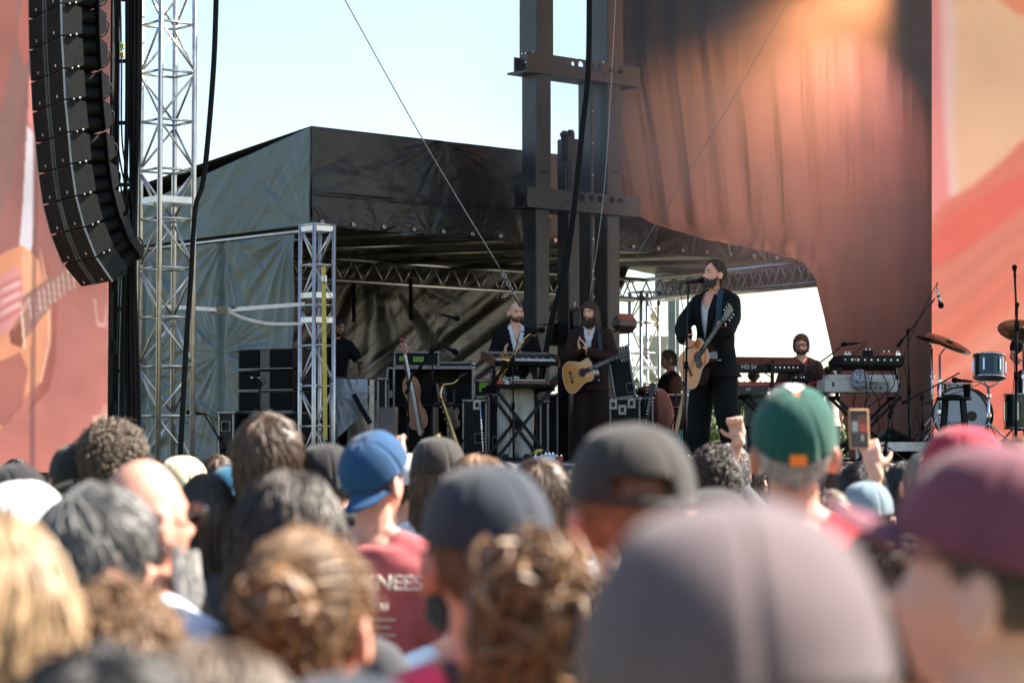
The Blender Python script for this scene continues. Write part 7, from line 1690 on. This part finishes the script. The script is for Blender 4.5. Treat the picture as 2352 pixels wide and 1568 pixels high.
drum('chrome snare drum behind the bass drum', pt(2205, 895, 26.3) * [1, 1, 0] + [0, .3, zf(892, 26.3)], (.05, -.1, 1), .175, .13, shell=M_chrome, front=M_head, lugs=8, name='snare_drum')
o = thing('snare_stand', 'small stand under the chrome snare', 'drum stand', (pt(2205, 0, 26.3)[0], 26.6, RZ)); 
for k in range(3): MB().tube([(pt(2205, 0, 26.3)[0], 26.6, zf(905, 26.3)), (pt(2205, 0, 26.3)[0] + .2 * math.cos(k * 2.1), 26.6 + .2 * math.sin(k * 2.1), RZ)], .009, 7).build('leg', M_chrome, o, True, True)
def cymbal(label, c, ax, R_, stx, cat='cymbal', ht=None):
    c = np.asarray(c, float); ax = nrm(ax); r = thing('cymbal', label, cat, c); pr = [(.008, .022), (.03, .020), (.045, .010), (.06, .005), (R_ * .5, .0), (R_, -.016), (R_, -.018), (R_ * .5, -.002), (.06, .003), (.045, .008), (.03, .018), (.008, .020)]
    MB().lathe(pr, c, ax, 56, False).build('plate', M_cym, r, True, True); MB().lathe([(.012, .02), (.014, .035), (.006, .05)], c, ax, 10).build('wing_nut', M_chrome, r, True, True)
    s = thing('cymbal_stand', 'chrome stand carrying the ' + label, 'cymbal stand', (stx[0], stx[1], RZ)); top = np.array([stx[0], stx[1], stx[2]])
    MB().tube([(stx[0], stx[1], RZ + .02), top], .013, 10).build('tube', M_chrome, s, True, True); MB().tube([top, c - ax * .01], .009, 8).build('tilter_arm', M_chrome, s, True, True)
    for zc in (.35, .7): MB().box((stx[0], stx[1], RZ + (stx[2] - RZ) * zc), (.05, .04, .05), b=.006).build('clamp', M_chrome, s, False, True)
    for k in range(3): MB().tube([(stx[0], stx[1], RZ + .28), (stx[0] + .27 * math.cos(k * 2.1 + .3), stx[1] + .27 * math.sin(k * 2.1 + .3), RZ + .01)], .009, 7).build('leg', M_chrome, s, True, True)
    return r
cymbal('tilted bronze crash cymbal left of the drum kit', pt(2180, 786, 25.6), (.36, -.30, .88), .255, tuple(pt(2158, 816, 25.7)))
cymbal('large bronze ride cymbal at the right edge', pt(2350, 758, 25.8), (.05, -.52, .86), .27, tuple(pt(2350, 800, 25.9)))
cymbal('second bronze cymbal edge just left of the crash cymbal', pt(2136, 778, 26.6), (.30, .05, .95), .16, tuple(pt(2140, 800, 26.6)))
dt = thing('drum_stool', 'black stool under the drummer', 'stool', (pt(2384, 0, 27.4)[0], 27.4, RZ)); MB().lathe([(.17, .36), (.18, .38), (.18, .44), (.16, .46)], (pt(2384, 0, 27.4)[0], 27.4, RZ), Zv, 20).build('seat', M_rubber, dt, True, True); MB().tube([(pt(2384, 0, 27.4)[0], 27.4, RZ), (pt(2384, 0, 27.4)[0], 27.4, RZ + .4)], .02, 8).build('post', M_chrome, dt, True, True)
# stool with a cup
Y = 24.2; c = ptz(2192, Y, DECK); ts = zf(911, Y)
so = thing('bar_stool', 'black wooden stool in front of the bass drum', 'stool', c); MB().lathe([(.165, ts - DECK - .035), (.175, ts - DECK - .02), (.175, ts - DECK - .008), (.165, ts - DECK)], c, Zv, 28).build('seat', M_rubber, so, True, True)
for k in range(4):
    a = k * math.pi / 2 + .5; MB().bar(c + [.12 * math.cos(a), .12 * math.sin(a), ts - DECK - .03], c + [.19 * math.cos(a), .19 * math.sin(a), 0], .035, .035).build('leg', M_rubber, so, False, True)
    b2 = a + math.pi / 2; MB().bar(c + [.16 * math.cos(a), .16 * math.sin(a), .25], c + [.16 * math.cos(b2), .16 * math.sin(b2), .25], .02, .02).build('rung', M_rubber, so, False, True)
q = MB(); q.lathe([(.001, 0), (.032, 0), (.040, .12), (.042, .122), (.039, .122), (.036, .11), (.001, .11)], np.array([pt(2213, 0, Y)[0], Y, ts + .002]), Zv, 20, False); o = q.build('cup', M_rubber, None, True); tagp(o, 'black tumbler standing on the stool by the bass drum', 'cup')
q = MB(); q.ell(np.array([pt(2178, 0, Y)[0], Y, ts + .012]), (.12, .09, .012), None, 20, 8); o = q.build('folded_towel', M_rubber, None, True); tagp(o, 'folded dark towel lying on the stool by the bass drum', 'towel')
# small lamp clipped at the rear truss
o = thing('work_light', 'black work light clamped behind the steel mast', 'light', pt(1352, 700, 32)); c = pt(1352, 702, 30.5); MB().box(c, (.22, .16, .16), b=.02).build('housing', M_black, o, False, True); MB().tube([c + Zv * .08, c + Zv * .3], .02, 8).build('clamp', M_blackm, o, True, True)
# ------------------------------------------------------------------ the crowd on the ground in front of the stage
CB = {}
def crowd_body(look, lift):
    k = ('b', look, lift)
    if k not in CB: CB[k] = body_mesh(dict(head=(look, lift, 0)), .0085)
    return CB[k]
def crowd_top(kind, arms=None):
    k = ('t', kind)
    if k not in CB:
        CB[k] = top_mesh({}, ease=.018, sleeve='short', amp=.010, seed=21) if kind == 'tee' else top_mesh({}, ease=.026, sleeve='long', amp=.012, seed=22) if kind == 'long' else top_mesh({}, ease=.010, sleeve='none', amp=.006, seed=23)
    return CB[k]
def crowd_trousers():
    if 'tr' not in CB: CB['tr'] = trouser_mesh({}, .016, .01)
    return CB['tr']
C_denim = cloth('blue_denim', (.06, .08, .13)); C_khaki = cloth('khaki_cotton', (.22, .17, .11))
def obj_mat(o, m):
    o.material_slots[0].link = 'OBJECT'; o.material_slots[0].material = m
def linkm(name, me, m, root):
    if len(me.materials) == 0: me.materials.append(m)
    o = bpy.data.objects.new(name, me); COL.objects.link(o); o.parent = root; WM[o.name] = WM[root.name]; obj_mat(o, m); return o
def fan(label, px, top, Y, turn, hair, hm, shirt, top_kind='tee', skin_m=None, off=None, cap=None, look=0, lift=-6, seed=0, sung=None, trou=None, raise_arm=None, hs=1.0, group='people in the crowd', extra=None):
    """px, top: middle and top of the head; turn: degrees turned to the right of facing the stage"""
    z = pt(px, top, Y)[2]; o_ = off if off is not None else (.030 if cap else .022)
    s = z / (1.8 + o_); x = pt(px, top, Y)[0]; root = thing('person', label, 'person', (x, Y, 0), math.radians(180 - turn), group, s=s)
    p = dict(head=(-look, lift, 0)); sm_ = skin_m or SK_fair
    if raise_arm is None: linkm('body', crowd_body(-look, lift), sm_, root)
    else:
        side, tgt = raise_arm[:2]; tl = np.array(WM[root.name].inverted() @ Vector([float(v) for v in tgt])); sg_ = 1 if side == 'L' else -1
        el, wr = ik((sg_ * .175, 0, 1.455), tl, (sg_ * .25, -.5, -1)); p['el' + side] = el; p['wr' + side] = wr; p['hd' + side] = (-sg_ * .25, -.15, 1); p['hn' + side] = raise_arm[2]; p['tside' + side] = -1
        p['curl'] = (40, 45, 50, 50) if 'phone' in label else (85, 90, 90, 85); linkm('body', body_mesh(p, .008), sm_, root)
    if raise_arm is None: linkm('t_shirt' if top_kind == 'tee' else 'shirt', crowd_top(top_kind), shirt, root)
    else: linkm('shirt', top_mesh(p, ease=.018, sleeve='short', amp=.008, seed=25), shirt, root)
    linkm('trousers', crowd_trousers(), trou or C_denim, root)
    if hair: o = add_hair(root, hair, hm, p, seed, hs); obj_mat(o, hm) if o.data.materials and o.data.materials[0] != hm else None
    if cap: cap_parts(root, p, **cap)
    if sung: glasses(root, p, M_nylon, M_lens_d, **sung)
    if extra: extra(root, p)
    return root, p
def fab(n, c, **k): return cloth(n, c, **k)
F_grey = fab('faded_grey_twill', (.10, .075, .082)); F_char = fab('washed_charcoal_twill', (.026, .024, .023)); F_navy = fab('navy_twill', (.018, .024, .036)); F_green = fab('dark_green_wool', (.004, .058, .045)); F_maroon = fab('dusty_maroon_twill', (.13, .038, .058))
F_crim = fab('crimson_twill', (.26, .014, .035)); F_blue = fab('royal_blue_twill', (.008, .050, .125)); F_blk = fab('black_twill', (.014, .014, .016)); F_white = fab('white_twill', (.72, .73, .75)); F_crm = fab('cream_towelling', (.66, .58, .36)); F_slate = fab('slate_blue_cotton', (.13, .19, .23))
F_orange = fab('orange_felt', (.80, .20, .03)); F_red = fab('red_jersey', (.50, .022, .04)); F_rust = fab('faded_burgundy_jersey', (.33, .075, .082)); F_pale = fab('pale_blue_cotton', (.50, .62, .72)); F_teal = fab('teal_cotton', (.01, .10, .09)); F_pink = fab('raspberry_jersey', (.62, .07, .15)); F_bright = fab('bright_blue_twill', (.03, .17, .50)); F_dt = fab('dark_teal_cap_twill', (.012, .10, .17))
F_wshirt = fab('light_white_tee', (.68, .76, .88)); F_dk = fab('charcoal_tee', (.04, .042, .05)); F_beige = fab('beige_cotton', (.45, .38, .30))
capk = lambda c, b=None, **k: dict(crown_m=c, brim_m=b or c, **k)

# nearest row
fan('big out-of-focus person in a faded grey cap at the bottom centre', 1690, 1150, 1.52, 24, 'fringe', H_dark, F_grey, 'long', cap=capk(F_grey, s=1.08), seed=1, lift=-2)
fan('person in a dusty maroon cap looking left at the right edge', 2268, 1016, 2.42, -60, 'fringe', H_brown, F_white, cap=capk(F_maroon, s=1.05, brim_up=.016, tilt=-4, flat=True), seed=2, sung={}, lift=-10, skin_m=SK_fair)
fan('woman with pale blond hair filling the bottom left corner', -50, 1170, 2.45, 18, 'longwave', H_blond, F_red, seed=3, lift=-4, skin_m=SK_pink)
fan('dark-haired head low in the frame beside the blond woman', 225, 1492, 2.0, 5, 'full', H_black, F_blk, seed=4, lift=0)
fan('brown-haired head low in the frame left of the woman with the bun', 470, 1478, 2.15, 12, 'longwave', H_light, F_blk, seed=5, lift=0)
fan('person in a dark navy cap whose crown just shows at the bottom centre', 795, 1530, 2.1, 0, 'fringe', H_dark, F_navy, cap=capk(F_navy), seed=6, lift=0)
def clip_(root, p):
    R = headR({**DEF, **p}); C = headC({**DEF, **p}); q = MB(); q.tube([np.array([-.02, .15, .03]) @ R.T + C, np.array([.02, .16, .05]) @ R.T + C], .008, 8); q.build('hair_clip', M_black, root, True)
fan('woman with golden-brown hair twisted into a bun in the lower left', 715, 1222, 3.25, 22, 'bun', H_gold, F_blk, 'tank', seed=7, lift=-4, skin_m=SK_pink, extra=clip_)
fan('woman with messy pinned-up brown hair lower centre beside the grey cap', 1225, 1232, 3.05, -4, 'updo', H_gold, F_dk, 'tank', seed=8, lift=-4)
def collar_(root, p):
    q = MB(); loft(q, [(0, .01, 1.475, .088, .078), (0, .012, 1.52, .076, .070), (0, .014, 1.545, .074, .068)]); q.build('collar', F_dk, root, True)
fan('man in a navy cap with red ears and a raspberry shirt', 1118, 1060, 3.45, -8, 'fringe', H_brown, F_pink, cap=capk(F_navy, s=1.04), seed=9, skin_m=SK_pink, extra=collar_)
fan('person in a charcoal cap with auburn hair in its rear opening', 1448, 968, 3.70, -6, 'fringe', H_auburn, F_char, cap=capk(F_char, open_m=H_auburn, s=1.05), seed=10, skin_m=SK_pink)
fan('grey-haired man with sunglasses looking right at the left', 228, 1116, 4.2, 52, 'full', H_grey, F_dk, seed=11, skin_m=SK_pink, sung=dict(big=1.1))
fan('person with frizzy fair curls low between the grey-haired man and the bun', 262, 1335, 3.3, 10, 'curly', H_gold, F_beige, seed=12, lift=0, off=.05)
fan('woman with long dark hair turning greyish fair behind the bun', 665, 1092, 4.6, 8, 'longwave', H_dark, F_dk, seed=13, hs=1.06)
fan('bald man with a long grey beard and white shirt at the left', 335, 1062, 4.75, 46, None, None, F_wshirt, skin_m=SK_pink, off=.0, sung=dict(big=1.05), extra=lambda r, p: add_hair(r, 'beardlong', H_white, p, 4, 1.1, name='beard'))
fan('person with reddish sunglasses and brown hair behind the maroon cap brim', 2055, 1215, 3.9, -30, 'wavy', H_light, F_red, seed=14, sung={})
fan('person in a pale blue T-shirt half hidden behind the navy cap', 1080, 1200, 5.1, 12, 'wavy', H_black, F_pale, seed=15)
def gpatch(root, p): pass
fan('tall man in a green cap with white front and a red shirt', 1820, 884, 5.85, 2, 'fringe', H_white, F_red, cap=capk(F_green, front_m=F_white, button_m=F_orange, patch=(F_orange, math.pi, .10, .036, .024), s=1.05, tilt=-10), seed=16, skin_m=SK_pink, lift=-20)
fan('person in a crimson cap in front of the drums', 2212, 974, 5.45, -8, 'fringe', H_dark, F_white, cap=capk(F_crim, s=1.04), seed=17)
fan('person in a white cap at the left edge', 55, 1098, 5.0, 30, 'fringe', H_brown, F_pale, cap=capk(F_white), seed=18)
fan('person in a black snug cap low behind the red shirt', 1642, 1112, 5.6, -4, 'fringe', H_black, F_dk, cap=capk(F_blk), seed=19)
# middle rows
fan('man with tousled light brown hair in a teal T-shirt', 616, 955, 7.7, 18, 'full', H_light, F_teal, seed=20, hs=1.03)
fan('man in profile wearing a black cap at the far left', 48, 1058, 6.9, 68, 'fringe', H_black, F_blk, cap=capk(F_blk, brim_up=.02), seed=21, lift=-14)
fan('man with thick curly brown hair at the left', 262, 968, 8.3, 38, 'curly', H_curl, F_dt, seed=22, off=.045)
def back_print(root, p):
    A_ = np.array(WM[root.name]); s_ = np.linalg.norm(A_[:3, 0])
    for txt, z, sz, mt in (('KYS & KNEES', 1.395, .062, M_cream), ('THE KILLERS', 1.325, .028, M_cream)):
        if z < 1.25: continue
        c = A_[:3, :3] @ np.array([0, .1375, z]) + A_[:3, 3]; text3d(txt, c, A_[:3, 0] * -1, A_[:3, 2], sz * s_, 'shirt_print', mt, root, depth=.004)
    for k in range(5): MB().box((0, .1385, 1.29 - k * .022), (.20 - (k % 2) * .03, .004, .006)).build('shirt_print', F_beige, root)
fan('man in a backwards blue cap and burgundy tour T-shirt', 862, 995, 7.3, 12, 'fringe', H_dark, F_rust, cap=capk(F_blue, back=True, s=1.07, tilt=30, patch=(F_white, -.9, .15, .028, .03)), seed=23, look=24, skin_m=SK_pink, sung={}, extra=back_print)
fan('person in a black cap left of the backwards blue cap', 750, 1012, 7.8, 10, 'fringe', H_black, F_blk, cap=capk(F_blk), seed=24, skin_m=SK_pink)
fan('woman with long straight dark brown hair at the left', 474, 1084, 7.7, 4, 'long', H_dark, F_dk, seed=25)
fan('woman with sunglasses pushed up on fair hair near the saxophone', 1100, 1044, 7.6, 12, 'longwave', H_gold, F_beige, seed=26, sung=dict(up=.085))
fan('person with short brown hair behind the navy cap', 1238, 1056, 7.2, 0, 'full', H_brown, F_pale, seed=27)
fan('person with black hair beside the charcoal cap', 1308, 1062, 7.6, -8, 'short', H_black, F_wshirt, seed=28)
fan('person with dark hair and upraised fist left of the green cap', 1678, 1022, 12.0, 8, 'wavy', H_grey, F_dk, seed=29, hs=.97, raise_arm=('R', pt(1698, 1006, 11.8), (0, 1, 0)))
fan('person in a faded slate-blue cap under the raised phone', 1990, 1100, 7.9, 6, 'fringe', H_dark, F_white, cap=capk(F_slate), seed=30)
fan('person with brown hair between the green cap and the maroon brim', 1905, 1120, 7.2, 20, 'short', H_brown, F_white, seed=31)
fan('person with sandy hair at the right edge above the maroon cap', 2338, 1008, 7.9, -6, 'full', H_gold, F_dk, seed=32)
fan('person in a black cap hidden behind the curly-haired man', 180, 1012, 8.3, 10, 'fringe', H_black, F_blue, cap=capk(F_blk), seed=33)
# far rows
fan('person in a black beanie-like cap with shoulder-length brown hair', 1006, 1002, 8.6, 2, 'hatlong', H_light, F_white, cap=capk(F_char, s=1.06), seed=34)
fan('person in a white cap with a bright blue backwards brim', 948, 1038, 8.9, 28, 'fringe', H_black, F_wshirt, cap=capk(F_white, F_bright), seed=35, skin_m=SK_pink, look=40)
fan('person in a teal-blue cap at the left', 535, 1064, 9.0, 14, 'fringe', H_dark, F_dt, cap=capk(F_dt), seed=36)
fan('person in a cream towelling hat', 420, 1050, 9.4, 6, 'fringe', H_gold, F_crm, cap=capk(F_crm, s=1.12), seed=37)
fan('person with a white shirt and fair hair behind the curly-haired man', 352, 1058, 9.8, 10, 'short', H_blond, F_white, seed=38)
FONE = pt(1973, 985, 9.1)
fan('dark-haired person filming the stage with a raised phone', 1978, 1062, 9.3, 4, 'full', H_black, F_dk, seed=39, raise_arm=('R', FONE + [.06, -.02, -.155], (0, -1, 0)))
FON2 = pt(890, 980, 9.3)
fan('person holding up a dark phone behind the backwards blue cap', 905, 1050, 9.5, 6, 'full', H_dark, F_dk, seed=40, raise_arm=('R', FON2 + [.05, -.02, -.15], (0, -1, 0)))
fan('person with long black hair right of the phone', 2078, 1058, 9.6, -6, 'long', H_black, F_dk, seed=41)
fan('person with dark curly hair just left of the raised fist', 1642, 1022, 9.8, 5, 'curly', H_dark, F_dk, seed=42, off=.045, hs=.95)
fan('person wearing headphones beside the crimson cap', 2126, 1032, 9.2, 10, 'short', H_grey, F_dk, seed=43)
far = [(130, 1078, 12.5, H_light, F_beige, 'short', 'far head with mid-brown hair under the side screen'), (500, 1046, 12.8, H_brown, F_dk, 'full', 'far head with tousled brown hair in front of the tent wall'), (706, 1064, 12.2, H_dark, F_wshirt, 'short', 'far dark head between the tousled man and the black cap'),
       (1165, 1058, 12.4, H_black, F_rust, 'short', 'far black-haired head near the crossed stand'), (1590, 1052, 12.0, H_brown, F_white, 'full', 'far brown head below the singer'), (1716, 1050, 12.6, H_dark, F_dk, 'short', 'far dark head just left of the green cap'), (1930, 1068, 12.8, H_brown, F_pale, 'short', 'far brown head right of the green cap'),
       (2036, 1064, 13.2, H_light, F_dk, 'full', 'far light brown head under the drum riser'), (2300, 1052, 12.4, H_grey, F_dk, 'short', 'far grey head under the drums'), (1060, 1064, 13.4, H_gold, F_pale, 'full', 'far sandy head beside the black beanie'), (20, 1082, 12.0, H_dark, F_dk, 'short', 'far dark head at the left edge'), (1360, 1056, 13, H_brown, F_teal, 'short', 'far brown head behind the charcoal cap'),
       (236, 1076, 13.6, H_brown, F_blue, 'short', 'far head in blue behind the curly-haired man'), (1790, 1066, 14, H_black, F_dk, 'short', 'far head hidden behind the green cap'), (2160, 1064, 14, H_dark, F_red, 'short', 'far dark head left of the crimson cap'), (440, 1066, 14, H_black, F_dk, 'short', 'far black head by the cream hat'), (590, 1066, 14.4, H_brown, F_pale, 'short', 'far brown head left of the speaker stack'), (845, 1064, 14.2, H_black, F_dk, 'short', 'far black head below the covered desk')]
ANCH = [(60, 'the left screen'), (190, 'the foot of the left screen'), (300, 'the dangling black cables'), (380, 'the tall truss tower'), (470, 'the low boom microphone'), (570, 'the left end of the speaker stack'), (680, 'the right end of the speaker stack'), (745, 'the yellow strap'), (815, 'the silver-covered desk'), (890, 'the thin rack'), (950, 'the upright bass'), (1030, 'the tenor saxophone'), (1105, 'the silver flute'), (1180, 'the bald musician'), (1265, 'the pale blue pedal'), (1355, 'the guitarist in brown'), (1435, 'the case with the red label'), (1490, 'the dark electric guitar'), (1550, 'the green electric guitar'), (1640, 'the singer'), (1700, 'the grey amplifier'), (1780, 'the red keyboard'), (1850, 'the man in glasses'), (1930, 'the left end of the cream keyboard'), (2000, 'the crossed legs of the cream keyboard'), (2080, 'the tall boom stand'), (2150, 'the left edge of the bass drum'), (2210, 'the bar stool'), (2275, 'the green tom'), (2340, 'the ride cymbal'), (2500, 'the far right of the riser')]
rr_ = random.Random(4)
hcs = [('dark-haired', H_dark), ('black-haired', H_black), ('brown-haired', H_brown), ('fair-haired', H_gold), ('light brown-haired', H_light), ('grey-haired', H_grey)]; shs = [('charcoal', F_dk), ('white', F_white), ('pale blue', F_pale), ('burgundy', F_rust), ('black', F_blk), ('teal', F_teal), ('beige', F_beige)]
caps_ = [('navy', F_navy), ('black', F_blk), ('white', F_white), ('slate', F_slate), ('charcoal', F_char)]
for row, (Yr, sp, rw, zr) in enumerate(((19.3, 128, 'at the stage front', .02), (16.8, 150, 'second row back', .05), (14.6, 170, 'third row back', .06), (11.0, 215, 'mid-crowd', .12), (9.9, 240, 'mid-crowd, nearer row', .16))):
    x_ = -20 + row * 37
    while x_ < 2400:
        px_ = x_ + rr_.uniform(-22, 22); Yv = Yr + rr_.uniform(-.4, .4); zt_ = 1.70 + rr_.uniform(-.10, .09) - zr * .5; py2 = 784 - 0; hn, hm_ = rr_.choice(hcs); sn, sm2 = rr_.choice(shs); an = min(ANCH, key=lambda a: abs(a[0] - px_))[1]
        top_ = 1040 + (CAMZ - zt_) * FPX / Yv; st_ = rr_.choice(['short', 'full', 'full', 'long', 'crop']); tu = rr_.uniform(-14, 14)
        if rr_.random() < .28: cn, cm2 = rr_.choice(caps_); fan('%s cap, %s shirt, below %s, %s' % (cn, sn, an, rw), px_, top_, Yv, tu, 'fringe', hm_, sm2, cap=capk(cm2), seed=50 + row % 2, group='people in the crowd')
        else: fan('%s head, %s shirt, below %s, %s' % (hn, sn, an, rw), px_, top_, Yv, tu, st_, hm_, sm2, seed=50 + (row + len(st_)) % 2, skin_m=rr_.choice([SK_fair, SK_tan, SK_pink]))
        x_ += sp
for i, (px_, t_, Y_, hm_, sh_, st_, lb_) in enumerate(far): fan(lb_, px_, t_, Y_, (i * 37 % 30) - 15, st_, hm_, sh_, seed=50 + i % 3)
# phones
M_glass = mat('phone_glass', (.01, .01, .012), .08, 0, 0, spec=.8)
def phone(label, c, yaw, w, h, case_m, pic):
    r = thing('phone', label, 'phone', M=Matrix.Translation(Vector([float(v) for v in c])) @ Matrix.Rotation(math.radians(yaw), 4, 'Z') @ Matrix.Rotation(math.radians(-8), 4, 'X'))
    MB().box((0, 0, 0), (w, .010, h), b=.004).build('case', case_m, r); MB().box((0, -.0056, 0), (w * .9, .0012, h * .93)).build('glass', M_glass, r)
    if pic is not None:
        hh, ww = pic.shape[:2]; X, Z = np.meshgrid(np.linspace(-w * .43, w * .43, ww + 1), np.linspace(h * .45, -h * .45, hh + 1)); G = np.stack([X, -.0068 + 0 * X, Z], -1)
        me = mkmesh('screen', G.reshape(-1, 3), np.array([[i * (ww + 1) + j, (i + 1) * (ww + 1) + j, (i + 1) * (ww + 1) + j + 1, i * (ww + 1) + j + 1] for i in range(hh) for j in range(ww)]), False)
        ca = me.color_attributes.new('picture', 'FLOAT_COLOR', 'CORNER'); c_ = np.ones((hh * ww, 4, 4), np.float32); c_[..., :3] = srgb(pic).reshape(-1, 1, 3); ca.data.foreach_set('color', c_.ravel()); link('screen', me, MATS['phone_screen'], r)
    else: MB().box((w * .2, .006, h * .36), (w * .4, .004, w * .4), b=.002).build('camera_bump', M_glass, r)
    return r
MATS['phone_screen'] = led_material('phone_screen', ES * .55)
pic = np.zeros((24, 12, 3)); pic[:] = (52, 40, 34); pic[3:9, 5:] = (120, 66, 40); pic[9:14, 6:] = (200, 84, 50); pic[7:14, 1:5] = (170, 185, 186); pic[14:, :] = (56, 50, 44); pic[16:20, 7:9] = (190, 185, 160); pic[15:22, 3:4] = (90, 80, 70); pic[:3] = (22, 20, 20)
phone('phone in a tan case showing the stage on its screen', FONE, 4, .076, .152, mat('tan_phone_case', (.42, .22, .10), .5, 0, .1), pic)
pic2 = np.zeros((16, 8, 3)); pic2[:] = (40, 38, 42); pic2[8:12, 2:7] = (70, 44, 44)
phone('dark phone held up behind the backwards blue cap', FON2, -4, .074, .15, M_black, pic2)
# distant trees beyond the stage
def tree(label, px_, Y_, top_, w, seed):
    rg = np.random.default_rng(seed); c = pt(px_, top_, Y_); H = c[2]; r = thing('tree', label, 'tree', (c[0], Y_, 0))
    q = MB(); limb(q, [(c[0], Y_, 0), (c[0] + .1, Y_, H * .4), (c[0] - .1, Y_, H * .75)], [.22, .16, .06]); 
    for k in range(6): a = k * 1.05; limb(q, [(c[0], Y_, H * (.3 + .06 * k)), (c[0] + w * .25 * math.cos(a), Y_ + w * .25 * math.sin(a), H * (.5 + .06 * k)), (c[0] + w * .42 * math.cos(a), Y_ + w * .42 * math.sin(a), H * (.6 + .05 * k))], [.08, .05, .02], 7)
    q.build('trunk', mat('bark', (.12, .09, .06), .9), r, True, True)
    n = 5200; cl = rg.normal(0, 1, (60, 3)) * [w * .30, w * .30, H * .17] + [c[0], Y_, H * .66]; P = cl[rg.integers(0, 60, n)] + rg.normal(0, 1, (n, 3)) * [w * .07, w * .07, H * .045]; P[:, 2] = np.minimum(P[:, 2], H)
    a = nrmrows(rg.normal(0, 1, (n, 3))); b = nrmrows(np.cross(a, rg.normal(0, 1, (n, 3)))); sz = rg.uniform(.10, .2, n)[:, None]
    V = np.stack([P - a * sz, P + b * sz * .5, P + a * sz, P - b * sz * .5], 1).reshape(-1, 3); F = np.arange(n * 4).reshape(n, 4)
    o = link('crown', mkmesh('crown', V, F, False), mat('foliage', (.09, .12, .035), .7, 0, .35, .8, c2=(.05, .08, .02)), r); o.data.transform(Matrix.Translation((-c[0], -Y_, 0)))
def nrmrows(a): return a / (np.linalg.norm(a, axis=1)[:, None] + 1e-9)
tree('distant tree behind the rear truss tower', 1452, 62, 880, 6, 3); tree('distant tree right of the rear truss tower', 1520, 75, 905, 8, 4); tree('distant tree low behind the keyboards', 1800, 90, 960, 12, 5); tree('distant tree seen left of the keyboard player', 1700, 84, 940, 10, 6)
